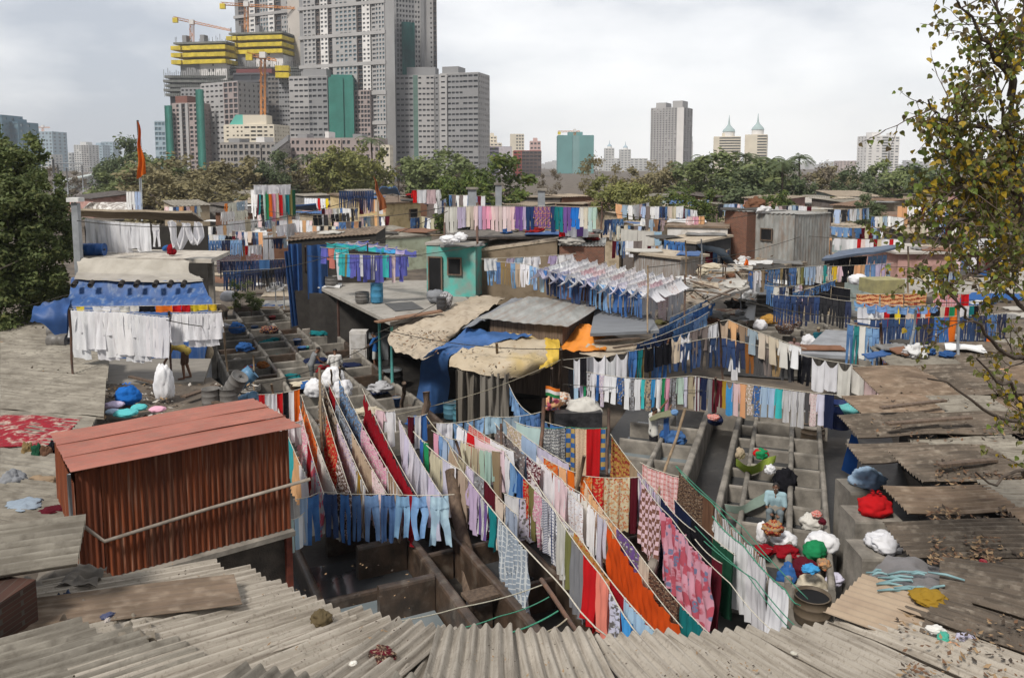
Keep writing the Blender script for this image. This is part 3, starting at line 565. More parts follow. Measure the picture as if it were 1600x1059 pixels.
drape('blue_tarpaulin', 'blue plastic tarpaulin running from the roof down to the pens', [ZR([3.2, 3.1, 3.1], (730, 513), (770, 518), (832, 523)), ZR([2.9, 2.95, 2.95], (700, 535), (728, 537), (775, 535)), ZR([2.6, 2.6, 2.6], (662, 556), (685, 552), (705, 556)), ZR([1.4, 1.4, 1.4], (655, 600), (675, 600), (703, 598)), ZR([.3, .3, .3], (645, 645), (672, 648), (698, 640))], TARP, (.045, .12, .31), warp=.17, sub=12)
drape('orange_tarpaulin', 'orange plastic tarpaulin draped over a shed near the long jeans line', [ZR([3.2, 3.25, 3.1], (905, 505), (920, 507), (958, 520)), ZR([2.9, 3, 2.9], (885, 530), (912, 528), (955, 530)), ZR([2.7, 2.75, 2.75], (873, 545), (905, 548), (945, 548))], TARP, (.72, .25, .035), warp=.17, sub=9)
drape('dusty_tarpaulin', 'dusty white cloth right of the orange tarpaulin', [ZR([3.05, 3, 3], (940, 518), (975, 527), (1015, 530)), ZR([2.85, 2.8, 2.8], (915, 540), (958, 540), (1010, 536)), ZR([2.65, 2.6, 2.6], (905, 552), (940, 558), (975, 552))], DUSTY, warp=.1)
for i, (u0, u1, v0, v1, z0, z1, c, lb) in enumerate([(712, 752, 578, 640, 2.4, .1, (.2, .18, .15), 'grey hanging curtain closing the lean to'), (750, 795, 582, 646, 2.4, .1, (.25, .23, .2), 'pale grey torn curtain beside the leaning pole')]):
    a, b = Z(u0, v0, z0), Z(u1, v0, z0); mb = MB(); mb.grid(lambda s, t: a * (1 - s) + b * s + V((0, .3 * mn.noise(V((s * 6, t * .8, i * 5))) + .16 * mn.noise(V((s * 15, t * 1.2, i))), -t * (z0 - .1) * (.93 + .1 * mn.noise(V((s * 4, 0, i)))))), 30, 10, uv=lambda s, t: (s, t)); tag(mb.build('curtain', cloth(), loc=(a + b) / 2 - UP * z0, color=c), lb, 'curtain')
mb = MB(); mb.box((.3, 30.2, 1.2), (7, .2, 2.4), .1); tag(mb.build('back_wall', M('dark_wall', (.04, .036, .032), (.025, .022, .02)), loc=(.3, 30.2, 0)), 'dark wall inside the lean to below the yellow sheet', 'wall')
# bluish flat roof behind orange
slab_poly('flat_roof', 'blue grey plank roof behind the orange tarpaulin', 'roof', [Z(922, 521, 3.3), Z(1030, 516, 3.3), Z(1010, 478, 3.3), Z(930, 482, 3.3)], .1, M('bluegrey_roof', (.2, .21, .225), (.15, .155, .165), scale=2, stretch=(.5, 4, 1)))
# --- left platform, tarps and roofs
T = thing('drying_platform', 'pale concrete platform with white washing at the upper left', 'platform', Z(220, 400, 5.2) - UP * 5.2)
mb = MB(); a, b = Z(118, 401, 5.2), Z(330, 405, 5.2); mb.hexa([a - UP * .16, b - UP * .16, b + V((-.3, 3, -.16)), a + V((.2, 3, -.16))], [a, b, b + V((-.3, 3, 0)), a + V((.2, 3, 0))]); mb.build('deck', M('pale_deck', (.5, .46, .4), (.4, .36, .31), c3=(.25, .22, .19), s3=3), T)
for u, h in ((124, 2.6), (322, 5.2)):
    mb = MB(); p = Z(u, 402, 5.2); mb.box((p.x, p.y + .5, h / 2 + (2.5 if h < 3 else 0) - .2), (.2, .2, h), 0); mb.build('column', CONC, T)
mb = MB(); a, b = Z(126, 395, 5.2), Z(318, 400, 5.2); 
mb.box(((a.x + b.x) / 2 * (a.y + 3.2) / a.y, a.y + 3.2, 4.3), (abs(b.x - a.x) * 1.0, .1, 3.6)); mb.build('back_panel', M('dark_wall', (.04, .036, .032), (.025, .022, .02)), T)
T = thing('galvanised_duct', 'tall grey galvanised duct with a white cap at the left', 'duct', Z(118, 470, 3.3))
mb = MB(); p = P(118, 317, 31); q = P(118, 490, 31); mb.box((p.x, p.y, (p.z + q.z) / 2), (.24, .24, p.z - q.z)); mb.build('duct', GALV, T)
mb = MB(); mb.box((p.x, p.y, p.z + .12), (.46, .46, .16)); mb.build('cap', M('white_cap', (.7, .7, .68)), T)
a, b = P(118, 400, 31.3), P(300, 405, 31.3)
drape('grey_tarpaulin', 'dirty grey plastic sheet hanging below the left platform', [[P(118, 402, 31), P(180, 404, 31), P(240, 405, 31), P(296, 408, 31)], [P(122, 420, 30.6), P(180, 428, 30.4), P(240, 425, 30.4), P(296, 425, 30.7)], [P(116, 434, 29.6), P(180, 436, 29.5), P(240, 437, 29.5), P(318, 436, 29.7)]], TARP, (.42, .39, .34), warp=.12)
drape('grey_tarpaulin', 'grey canvas eave strip along the top of the blue tarpaulin wall', [[P(120, 424, 30.2), P(180, 428, 30.1), P(250, 430, 30.1), P(312, 432, 30.2)], [P(116, 436, 29.2), P(180, 439, 29.1), P(250, 441, 29.1), P(318, 440, 29.3)]], TARP, (.36, .33, .29), warp=.06)
drape('blue_tarpaulin', 'faded blue tarpaulin wall behind the white washing at left', [[P(112, 434, 29.4), P(180, 437, 29.3), P(250, 439, 29.3), P(316, 440, 29.4)], [P(108, 460, 28.8), P(180, 460, 29), P(250, 462, 28.9), P(325, 460, 28.8)], [P(102, 484, 28.2), P(180, 486, 28.5), P(250, 488, 28.5), P(332, 482, 28.2)], [P(100, 560, 28), P(180, 566, 28.2), P(250, 570, 28.2), P(318, 575, 28.2)]], M('faded_tarp', (.034, .10, .28), (.024, .065, .19), scale=1.2, stretch=(3.2, 3.2, .25), c3=(.17, .22, .31), s3=1.9, t3=.62, bump=.3, bscale=8, rough=.55), warp=.13, sub=8)
drape('blue_tarpaulin', 'bunched blue tarpaulin hanging at the left end of the blue wall', [[P(52, 477, 28), P(80, 470, 28), P(108, 462, 28.5)], [P(50, 492, 27.6), P(78, 495, 27.5), P(106, 492, 27.8)], [P(47, 503, 27.6), P(70, 508, 27.5), P(104, 545, 27.8)]], TARP, (.03, .085, .25), warp=.22, sub=7)
for i, u in enumerate((119, 145, 192, 216, 245, 268, 289)):
    p = P(u, 440, 28.9); mb = MB(); mb.tube([p, p + V((.02, -.25, -.12))], [.09, .1], 8); tag(mb.build('pole_end', M('charred', (.035, .028, .024), (.02, .017, .015)), loc=p), 'dark pole end poking through the blue tarpaulin wall', 'pole', 'pole ends in the blue tarpaulin')
# left grey-green roofs
for i, (pts, lb, m) in enumerate([
    ([(0, 640), (162, 652), (166, 590), (0, 575)], 'grey asbestos roof beside the red rug at left', ASBG), ([(0, 577), (168, 592), (172, 548), (0, 535)], 'middle grey asbestos roof at the left edge', ASBG),
    ([(0, 537), (120, 548), (112, 500), (0, 498)], 'upper grey asbestos roof at the left edge below the tree', ASBG), ([(0, 745), (104, 760), (150, 652), (0, 640)], 'pale roof under the red rug', ASBG), ([(-30, 840), (112, 838), (104, 756), (-20, 740)], 'lower left roof strewn with rags beside the rusty shed', ASBG)]):
    zz = 2.55 + (i == 3) * .1 + (i == 4) * .35 + .06 * (4 - i)
    a, b, c, d = [Z(u, v, zz + .12 * k) for k, (u, v) in zip((0, 0, 1, 1), pts)]; U_ = (d - a).normalized(); mb = MB()
    q = lambda s, t: (a * (1 - s) + b * s) * (1 - t) + (d * (1 - s) + c * s) * t
    mb.grid(lambda s, t: q(s, t) + UP * (.019 * cos(t * 190 / (1.0 + i * .2)) + .04 * mn.noise(V((s * 4, t * 4, i)))), 20, 160, uv=lambda s, t: (t, s)); mb.grid(lambda s, t: q(s, t) - UP * .05, 4, 4, flip=True); mb.grid(lambda s, t: q(s, 0) - UP * (.05 * t), 20, 1)
    tag(mb.build('asbestos_roof', m, loc=(a + b) / 2), lb, 'roof')
slab_poly('timber_deck', 'grey plank walkway where the bent man stands', 'walkway', [Z(165, 600, 2.25), Z(318, 596, 2.25), Z(330, 560, 2.25), Z(165, 560, 2.25)], .12, M('grey_plank', (.24, .22, .19), (.15, .135, .115), stretch=(.5, 5, 1), scale=3))
slab_poly('rubble_deck', 'cluttered brown deck behind the rusty shed roof', 'deck', [Z(150, 668, 2.2), Z(410, 640, 2.2), Z(330, 590, 2.2), Z(158, 596, 2.2)], .3, EARTH, warp=.1, sub=14)
# brick pier in the lower left corner
mb = MB(); p = P(4, 975, 8.6); mb.box((p.x - .3, p.y, p.z - .78), (.9, .8, 2.3), -.2); tag(mb.build('brick_pier', brick(.3), loc=(p.x, p.y, 0)), 'dark brick pier in the lower left corner', 'wall')
# ---------------------------------------------------------------- ropes, poles and washing
CC = {'white': (.80, .80, .83), 'bright white': (.86, .86, .88), 'off white': (.68, .66, .61), 'cream': (.64, .57, .44), 'beige': (.47, .38, .27), 'tan': (.36, .26, .17), 'brown': (.15, .08, .05), 'rust brown': (.22, .085, .025), 'khaki': (.27, .19, .09),
 'grey': (.28, .29, .31), 'pale grey': (.50, .50, .52), 'dark grey': (.075, .073, .075), 'taupe': (.2, .165, .155), 'black': (.014, .014, .018), 'navy': (.018, .026, .07), 'dark blue': (.022, .05, .14), 'blue': (.04, .13, .36), 'bright blue': (.02, .16, .55), 'mid blue': (.065, .15, .34),
 'light blue': (.17, .31, .54), 'pale blue': (.38, .52, .68), 'sky blue': (.07, .36, .70), 'teal': (.015, .2, .22), 'turquoise': (.05, .45, .47), 'mint': (.46, .62, .56), 'green': (.02, .26, .1), 'dark green': (.02, .09, .05), 'olive': (.2, .19, .07), 'lime': (.38, .52, .07),
 'yellow': (.75, .55, .04), 'mustard': (.36, .22, .03), 'orange': (.78, .17, .02), 'deep orange': (.68, .088, .012), 'peach': (.74, .42, .22), 'salmon': (.72, .24, .19), 'red': (.56, .014, .018), 'dark red': (.28, .008, .016), 'maroon': (.11, .012, .022), 'pink': (.76, .36, .48), 'pale pink': (.76, .58, .60),
 'lilac': (.54, .46, .64), 'lavender': (.64, .62, .75), 'purple': (.17, .09, .3), 'violet': (.13, .14, .48), 'gold': (.5, .28, .07), 'steel': (.33, .40, .48)}
PATS = {'striped': ('striped', (.75, .75, .75), (.1, .1, .12), 1), 'checked': ('checked', (.24, .12, .09), (.1, .1, .1), 1.15), 'plaid': ('plaid', (.55, .12, .11), (.7, .6, .55), 1), 'gridded': ('grid', (.1, .12, .2), (.1, .1, .1), 1.3), 'floral': ('floral', (.60, .12, .17), (.22, .26, .42), 1),
 'printed': ('printed', (.56, .3, .14), (.5, .07, .04), 1), 'sprigged': ('motif', (.25, .22, .24), (.1, .1, .1), 1), 'brocade': ('brocade', (.3, .04, .03), (.55, .3, .1), 1), 'patterned': ('printed', (.16, .15, .15), (.5, .5, .5), .8), 'lace': ('printed', (.75, .68, .66), (.45, .3, .3), 1.4), 'paisley': ('brocade', (.06, .035, .03), (.3, .22, .15), 1.5),
 'windowpane': ('grid', (.62, .66, .68), (.5, .5, .5), 1), 'bordered': ('bordered', (.72, .55, .38), (.3, .02, .02), 1), 'rugged': ('mat', (.35, .12, .12), (.6, .58, .55), 1), 'squared': ('checked', (.48, .34, .12), (.1, .1, .1), .9), 'ikat': ('brocade', (.62, .62, .6), (.05, .05, .05), 1.7), 'crossed': ('grid', (.03, .05, .14), (.1, .1, .1), 1.5), 'banded': ('hstriped', (.03, .05, .14), (.1, .1, .1), 2.2)}
KW = {'shirt': 1, 'tshirt': .95, 'undershirt': .9, 'jeans': .72, 'trousers': .72, 'sheet': 2.6, 'saree': 3, 'towel': 1.1, 'kurta': 1.0, 'cloth': 1.2, 'dress': 1, 'shawl': 1.6, 'rag': .5, 'blanket': 2, 'shorts': .6, 'mat': 2}
SH = {'body': [(0, .2, .8), (.05, .15, .85), (.3, .2, .8), (1, .15, .85)]}
def strips(kind, R):
    j = lambda a: R.uniform(-a, a)
    if kind in ('shirt', 'kurta', 'dress'):
        e = .6 if kind != 'dress' else .3
        return [[(0, .24, .76), (.06, .16, .84), (.35, .19 + j(.02), .81 + j(.02)), (1, .12 + j(.05), .88 + j(.05))], [(.015, .08, .24), (.1, .0, .2), (e, -.12 + j(.08), .1 + j(.05))], [(.015, .76, .92), (.1, .8, 1.0), (e + j(.05), .9 + j(.05), 1.12 + j(.08))]]
    if kind == 'tshirt':
        return [[(0, .2, .8), (.06, .16, .84), (.4, .2, .8), (1, .18 + j(.03), .82 + j(.03))], [(.01, .06, .22), (.12, -.04, .2), (.32, -.08, .12)], [(.01, .78, .94), (.12, .8, 1.04), (.32, .88, 1.08)]]
    if kind in ('jeans', 'trousers'):
        a, b = j(.16), j(.16)
        k = R.uniform(-.1, .1); return [[(0, .06, .94), (.1, .06, .94), (.24, .02, .98)], [(.24, .02, .5), (.45, .0 + k, .43 + k), (.7, .02 + a / 2 + k, .38 + a / 2 + k), (1, .05 + a, .37 + a)], [(.24, .5, .98), (.45, .57 - k, 1.0 - k), (.7, .6 + b / 2, .98 + b / 2), (1, .63 + b, .95 + b)]]
    if kind == 'shorts': return [[(0, .12, .88), (.45, .02, .98)], [(.45, .02, .5), (1, .0, .46)], [(.45, .5, .98), (1, .54, 1.0)]]
    return [[(0, 0, 1), (.5, .01 + j(.02), .99 + j(.02)), (1, .02 + j(.04), .98 + j(.04))]]
CROOT = random.Random(99)
FARMB, FARC = MB(), {}        # the smallest shirts on the farthest lines, one object of kind stuff
def garment(kind, label, rope, t0, t1, Lg, color, mat, seed, group, lod=1.0, swing=0):
    R = random.Random(seed); A, B_ = rope(t0), rope(t1); e = B_ - A; w_ = max(.05, e.length); n_ = V((-e.y, e.x, 0))
    if n_.length < 1e-6: n_ = V((0, 1, 0))
    n_.normalize(); o = (A + B_) / 2; mb = MB(); wide = kind in ('sheet', 'saree', 'shawl', 'cloth', 'blanket', 'mat', 'towel', 'rag')
    kf = w_ / R.uniform(.2, .34); ph, ph2, ph3 = [R.uniform(0, 6.3) for _ in range(3)]; amp = min(.05, .17 * w_) * (1.0 if wide else .8) * (.35 if kind in ('mat', 'blanket') else 1)
    dip = {'undershirt': .24 * Lg, 'jeans': .05, 'trousers': .05, 'kurta': .06, 'shirt': .04}.get(kind, .035 * w_ if wide else .02); sw = swing + R.uniform(-.07, .07); npeg = max(1, round(w_ / .55)) if wide else 1
    if kind == 'rag': dip = .1
    flare = R.uniform(.0, .03); ha = R.uniform(.01, .035) * (1 if wide else .7)
    for si, st in enumerate(strips(kind, R)):
        hs = [r[0] for r in st]
        def ed(h, k):
            for a, b in zip(st, st[1:]):
                if h <= b[0] + 1e-9: f = (h - a[0]) / max(1e-6, b[0] - a[0]); return a[k] * (1 - f) + b[k] * f
            return st[-1][k]
        def xy(s, t):
            h = hs[0] + (hs[-1] - hs[0]) * t; return ed(h, 1) * (1 - s) + ed(h, 2) * s, h
        def f(s, t):
            x, h = xy(s, t); p = rope(t0 + (t1 - t0) * max(0, min(1, x))) + e * (x - max(0, min(1, x)))
            q = abs(sin(pi * npeg * max(0, min(1, x)))); dz = -dip * q * (1 - .75 * h)
            fo = sin(2 * pi * kf * (x + .06 * sin(3 * h + ph3)) + ph) * (.25 + .75 * h) + .5 * sin(2 * pi * kf * 2.3 * x + 1.9 * h + ph2) + .5 * mn.noise(V((x * 3, h * 3, seed)))
            hh = h * Lg * (1 + ha * mn.noise(V((x * w_ * 3, seed * .7, 0))) * 2)
            return p + V((0, 0, dz - hh + .008)) + n_ * (amp * fo + sw * h * h * Lg + .012 * si) + e * (flare * h * mn.noise(V((x * 2, h * 2, seed + 3))))
        ww = (st[len(st) // 2][2] - st[len(st) // 2][1]) * w_
        nx = max(3, min(40, int((kf * 5 + 2) * lod * (ww / w_)))); ny = max(2, int(10 * lod * (hs[-1] - hs[0]) + 1))
        (mb if group else FARMB).grid(f, nx, ny, FARC.setdefault(color, len(FARC)) if not group else 0, uv=lambda s, t: (xy(s, t)[0] * w_, 3 - xy(s, t)[1] * Lg))
    if not group: return
    ob = mb.build(kind, mat, loc=o, color=color); return tag(ob, label, 'clothing' if not wide else 'cloth', group)
NUM = [0]
ROPES = {}
def mkrope(pts, sag=.0):
    pts = [V(p) for p in pts]; ls = [0]
    for a, b in zip(pts, pts[1:]): ls.append(ls[-1] + (b - a).length)
    T_ = ls[-1]
    def at(t):
        x = t * T_
        for i in range(len(pts) - 1):
            if x <= ls[i + 1] + 1e-9 or i == len(pts) - 2:
                f = (x - ls[i]) / max(1e-9, ls[i + 1] - ls[i]); f = max(0, min(1, f)); p = pts[i].lerp(pts[i + 1], f); return p - UP * (sag * 4 * f * (1 - f))
    return at, T_
def rope_obj(at, label, r=.009, color=(1, 1, 1), n=20, m=None, name='rope', cat='rope', group='washing lines'):
    mb = MB(); mb.tube([at(i / n) for i in range(n + 1)], r, 5); return tag(mb.build(name, m or ROPEM, loc=at(.5), color=color), label, cat, group)
def parse(items):
    res = []
    for it in items.split(','):
        it = it.strip(); n = 1; wt = None; ln = None
        if '/' in it: it, x = it.split('/'); ln = float(x)
        if '*' in it: it, x = it.split('*'); n = int(x)
        if ':' in it: it, x = it.split(':'); wt = float(x)
        ws = it.split(); kind = ws[-1]; pat = [w_ for w_ in ws[:-1] if w_ in PATS]; colr = ' '.join(w_ for w_ in ws[:-1] if w_ not in PATS)
        for _ in range(n): res.append((it, kind, pat[0] if pat else None, colr, wt or KW.get(kind, 1), ln))
    return res
LS = [1.0]
def line(desc, pts, items, Lg=.9, sag=.06, gap=.02, lod=1.0, rcol=(1, 1, 1), rr=.009, rope=True, over=.03, swing=0, jit=.15):
    at, T_ = mkrope([Z(*p) for p in pts], sag)
    if rope: rope_obj(at, 'washing line rope carrying the washing %s' % desc, rr, rcol)
    Lg *= LS[0]; its = parse(items); tot = sum(i[4] for i in its); t = over; sp = 1 - 2 * over
    for it, kind, pat, colr, wt, ln in its:
        NUM[0] += 1; sd = NUM[0]; R = random.Random(sd); dt = sp * wt / tot
        if kind == 'gap': t += dt; continue
        base = CC[colr]; k = R.uniform(.86, 1.1); tn = .05 if max(base) - min(base) > .08 else .012; c = tuple(min(.88, x * k * R.uniform(1 - tn, 1 + tn)) for x in base)
        m = cloth(*PATS[pat]) if pat else (cloth('denim') if kind == 'jeans' else cloth())
        far = kind == 'shirt' and lod <= .5 and pts[0][1] < 353
        if far: c = tuple(round(x, 1) for x in base) if max(base) > .3 else base
        garment(kind, '%s %s' % (it, desc), at, t + gap * dt, t + dt * (1 - gap), (ln * LS[0] if ln else Lg) * R.uniform(1 - jit, 1 + jit), c, m, sd, 'washing ' + desc if not far else None, lod, swing)
        t += dt
    return at
def pole(name, label, a, b, r=.03, m=None, cat='pole', n=8, group=None):
    mb = MB(); a, b = V(a), V(b); k = (b - a); side = k.cross(V((.3, 1, .2))).normalized() * (r * .5)
    mb.tube([a, a + k * .33 + side, a + k * .66 - side, b], [r * 1.1, r * 1.05, r, r * .85], n); return tag(mb.build(name, m or BAMB, loc=a), label, cat, group)
# ---- left fan of sarees
zf, zn = 2.5, 2.15
fan = [((431, 628), (482, 752), 'white towel,cream cloth,turquoise cloth,peach cloth,white towel', 1.0), ((468, 634), (506, 772), 'lace pink sheet,dark red cloth,floral pale grey sheet', 1.1), ((471, 618), (527, 772), 'printed orange saree,off white sheet', 1.15),
 ((497, 597), (549, 774), 'patterned tan sheet,printed red saree,lace brown sheet', 1.15), ((502, 590), (575, 768), 'patterned beige saree,lace lilac sheet,striped mustard cloth', 1.2), ((512, 596), (604, 770), 'dark red cloth,patterned steel sheet,beige sheet,lace pale pink cloth', 1.2), ((529, 588), (630, 773), 'patterned light blue saree,lace pink sheet,striped tan cloth', 1.2), ((566, 607), (653, 776), 'dark red saree', 1.25)]
for i, (a, b, its, Lg) in enumerate(fan): line('on the %s rope of the left saree fan' % ['leftmost', 'second', 'third', 'fourth', 'fifth', 'sixth', 'seventh', 'rightmost'][i], [(*a, zf), (*b, zn)], its, Lg, .12, .004, 1.1, jit=.05)
line('beside the long dark red saree', [(622, 652, 2.45), (692, 776, 2.15)], 'lavender cloth*7', 1.15, .1, .03, 1.1)
line('in front of the left saree fan', [(462, 780, 2.15), (500, 768, 2.15), (600, 771, 2.15), (710, 772, 2.15)], 'pale blue cloth:.4,blue jeans:.8,gap:.2,dark blue jeans:.85,gap:.12,blue jeans:.55,gap:.1,mid blue jeans:.55,gap:.15,light blue jeans:.9,gap:.05,mid blue jeans:.85,light blue jeans:.85,gap:.06,light blue jeans:.9,gap:.1,pale blue jeans:1.15', 1.02, .03, .0, 1.3)
line('above the red shed roof corner', [(402, 616, 2.9), (470, 607, 2.9)], 'red cloth,striped white cloth,white cloth,red cloth,black cloth,white towel,orange cloth', .85, .05)
line('behind the corner of the red roof', [(440, 660, 2.4), (474, 655, 2.4)], 'white rag*3,pale grey towel', .6, .05)
line('low beside the red shed end', [(452, 812, 1.9), (476, 800, 1.9)], 'mint towel,pale blue towel,white towel,pale grey rag', .7, .04)
line('between the red saree and blue tarpaulin', [(585, 638, 2.4), (618, 641, 2.4)], 'pale pink dress,white shirt', 1.0, .04)
line('below the blue tarpaulin foot', [(636, 650, 2.4), (668, 646, 2.4)], 'maroon cloth,white cloth,blue towel', .8, .04)
line('behind the first white rope', [(654, 680, 2.2), (668, 692, 2.2)], 'blue cloth,green towel', .9, .04)
LS[0] = 1.17
# ---- the middle spread
ZM = 2.2
line('on the front white rope', [(646, 674, ZM), (722, 735, ZM), (881, 918, 2.15), (955, 998, 2.2)], 'gap:1.2,cream kurta:1.2/1.25,lavender towel:.6/1.1,white towel:.6/1.1,beige shirt/1.0,lilac shirt/.9,striped purple shirt/.8,teal towel:.8/.7,windowpane steel sheet:2.3/1.1,gap:4.2', 1.0, .1, .01, 1.2, rr=.013)
line('on the shirt line behind the front rope', [(674, 672, ZM), (722, 688, ZM), (784, 706, ZM)], 'pink shirt,light blue jeans,pale blue shirt*2,steel shirt,cream kurta*2,beige kurta,mint kurta*2,tan towel', 1.15, .05, .0, 1.2)
line('on the second white rope', [(783, 700, ZM), (862, 790, ZM), (945, 905, 2.15), (1003, 998, 2.2)], 'white shirt,light blue shirt,blue shirt,printed red shirt:.8,olive shirt:.8,lace pink shirt,banded white shirt,crossed white shirt,off white towel,olive cloth:.8,grey sheet:1.4/1.1,red sheet:1.5/1.05,salmon shawl:1.3,patterned lavender cloth,sky blue towel:1,gap:.5', .95, .08, .0, 1.2, rr=.012)
line('on the third white rope', [(826, 735, ZM), (905, 838, ZM), (1036, 998, 2.15)], 'sprigged white sheet:4/.95,printed gold sheet:2.3/1.0,dark red cloth:.7,pale blue sheet:1.6/.9', 1.0, .1, .004, 1.2, rr=.012)
line('above the orange saree', [(862, 735, 2.3), (908, 770, 2.3), (948, 812, 2.25)], 'white kurta*3,off white kurta,white kurta,lavender kurta', 1.25, .05, .0, 1.2)
line('on the orange saree rope', [(946, 812, ZM), (1066, 980, 2.1)], 'deep orange saree', .86, .1, .0, 1.3)
line('on the peach border rope', [(912, 750, ZM), (985, 846, ZM), (1118, 998, 2.15)], 'bordered peach sheet:3/.8,patterned purple cloth:1.8/.8,cream cloth:.6,paisley brown cloth:1.7/.8,sprigged teal cloth:1.4/.7', .8, .1, .004, 1.2)
line('on the pink saree rope', [(998, 744, ZM), (1047, 806, ZM), (1142, 912, 2.15), (1222, 996, 2.1)], 'checked pale pink sheet:1.6/1.2,floral pink saree:3/1.2,gap:2.4', 1.1, .08, .004, 1.3)
line('on the brocade rope', [(954, 678, ZM), (1030, 772, ZM), (1086, 830, ZM)], 'brocade gold sheet:2.5/1.2,tan cloth:1,striped lilac sheet:2.6/1.0,navy sheet:1.4/1.2,black cloth:1/1.3', 1.1, .08, .004, 1.2)
line('beyond the pink saree in shade', [(1086, 842, 2.1), (1128, 880, 2.1)], 'black sheet,maroon cloth', 1.2, .05, .0, .9)
line('on the green rope over the lane', [(1056, 728, ZM), (1110, 782, ZM), (1204, 878, 2.15)], 'paisley brown sheet:2.2/1.15,brown cloth:.8/1.0,striped tan sheet:3.3/.6', 1.0, .06, .004, 1.2, (.1, .5, .38), .012)
line('above the four white sheets', [(1113, 806, ZM), (1160, 850, ZM), (1228, 922, 2.1), (1250, 945, 2.1)], 'white sheet*4,gap:1', 1.05, .06, .02, 1.3, (.1, .5, .38), .012)
line('in the black pole row', [(846, 668, 2.35), (889, 667, 2.35), (950, 668, 2.35)], 'ikat grey sheet:1.3/1.15,squared blue cloth:.5/1.1,bordered red towel:1.5/1.2,squared blue cloth:.3', 1.1, .03, .01, 1.2, (.1, .5, .38))
line('in front of the brocade rope', [(904, 742, 2.3), (1000, 745, 2.3)], 'printed orange cloth,printed red cloth,printed cream sheet:2.6/1.0,maroon cloth:.8', 1.0, .04, .004, 1.2)
line('below the man lifting washing', [(1000, 722, 2.0), (1072, 746, 2.0)], 'plaid pale pink sheet', 1.0, .05, .0, 1.2)
line('on the upper pink rope', [(712, 662, 2.35), (792, 706, 2.25)], 'white shirt:.8,red cloth:.6,pale pink sheet', .8, .05)
line('on the upper check rope', [(730, 660, 2.4), (805, 706, 2.3)], 'plaid salmon sheet,white sheet', .85, .05)
line('on the taupe rope', [(772, 660, 2.4), (846, 730, 2.25)], 'patterned taupe sheet:3,lace maroon cloth', .95, .05, .004)
line('on the cream floral rope', [(787, 656, 2.5), (892, 726, 2.35)], 'lace beige sheet:1.5,pale blue cloth,lavender sheet', .9, .06, .004)
line('beyond the cream floral rope', [(803, 658, 2.6), (848, 668, 2.6)], 'mint sheet', 1.1, .04)
line('right of the long black pole', [(846, 712, 2.3), (900, 738, 2.3)], 'printed orange sheet,peach towel,orange cloth', .85, .04)
line('below the white lines of the pole row', [(786, 770, 1.7), (838, 780, 1.7)], 'white sheet,patterned lavender sheet', .95, .05)
line('below the leaning lean to', [(676, 660, 2.3), (760, 650, 2.35), (850, 642, 2.4)], 'white towel,light blue jeans*3,pale blue cloth,steel cloth,mid blue jeans*2', .4, .08)
line('on the sagging denim rope', [(795, 600, 2.3), (820, 640, 2.3), (880, 665, 2.1), (925, 672, 2.0)], 'light blue jeans*3,mid blue jeans*3,blue jeans*2', .5, .1)
line('between the first two white ropes', [(700, 692, ZM), (760, 752, ZM), (810, 805, ZM)], 'beige kurta*2,lavender shirt,patterned grey towel,maroon towel,cream kurta,steel shirt', 1.0, .06, -.03, 1.1)
line('in shade between the pink and white sheets', [(1052, 778, 2.1), (1150, 868, 2.1)], 'navy sheet,black sheet,dark green sheet', 1.15, .06, .0, 1.0)
line('beyond the white kurtas', [(838, 712, 2.3), (878, 748, 2.3), (912, 790, 2.25)], 'white sheet,pale pink sheet,lace white sheet', 1.0, .05, .0, 1.1)
LS[0] = 1.0
# ---- long lines at middle right
line('on the long jeans line', [(880, 562, 2.9), (985, 548, 3.1), (1122, 525, 3.35), (1245, 552, 3.1), (1322, 568, 2.9), (1412, 578, 2.8)], 'white rag:.5,black shorts:.5,grey cloth:.5,white undershirt*3,blue jeans,teal trousers:.5,khaki trousers,mid blue jeans,blue jeans,dark blue jeans*4,dark grey trousers,dark blue jeans*3,navy jeans,rust brown trousers,dark grey trousers,taupe trousers:.6,khaki trousers,dark grey trousers,black trousers*2,white undershirt*2,off white undershirt*2,pale pink undershirt*2', 1.0, .03, .0, 1.0)
line('on the long shirt line', [(878, 572, 2.5), (935, 584, 2.5), (1010, 592, 2.5), (1085, 586, 2.55), (1200, 604, 2.45), (1318, 618, 2.4)], 'black shirt,pale blue undershirt,lilac shirt,green shirt:.7,patterned pale grey shirt:.7,white shirt,blue shirt:.6,lace lilac shirt:.7,white shirt*2,patterned blue shirt,white shirt,patterned grey shirt:.7,white shirt,turquoise shirt:.6,patterned beige shirt,sky blue shirt:.6,white shirt,green towel:.5,pink shirt:.8,patterned grey shirt,mint shirt,lavender shirt:.7,beige shirt,striped maroon kurta,navy kurta,grey shirt:.7,maroon trousers*2,mustard towel:.6,sky blue undershirt,pale pink kurta,peach shirt,lace beige shirt,patterned blue shirt,pale blue shirt*2,turquoise shirt,striped white shirt*3,dark grey shirt:.6,lace pale pink shirt,lavender shirt,navy towel', .98, .02, -.06, 1.0)
line('on the high back line', [(1000, 540, 3.3), (1067, 522, 3.5), (1135, 498, 3.9), (1200, 524, 3.6), (1260, 545, 3.4)], 'black undershirt*3,cream undershirt,white undershirt,taupe tshirt*2,white shirt,beige undershirt,peach tshirt,tan tshirt,steel tshirt,cream tshirt*2,off white shirt,white tshirt', .85, .02, .0, 1.0)
line('over the sloping denim rack at its lower edge', [(990, 538, 3.1), (1060, 512, 3.2), (1108, 487, 3.3)], 'dark blue jeans*3,navy jeans*2,mid blue jeans*4,light blue jeans*3', .55, .04, -.08)
line('over the sloping denim rack at its middle', [(1018, 517, 3.3), (1075, 490, 3.4), (1116, 470, 3.5)], 'mid blue jeans*4,light blue jeans*3,blue jeans*4', .5, .04, -.08)
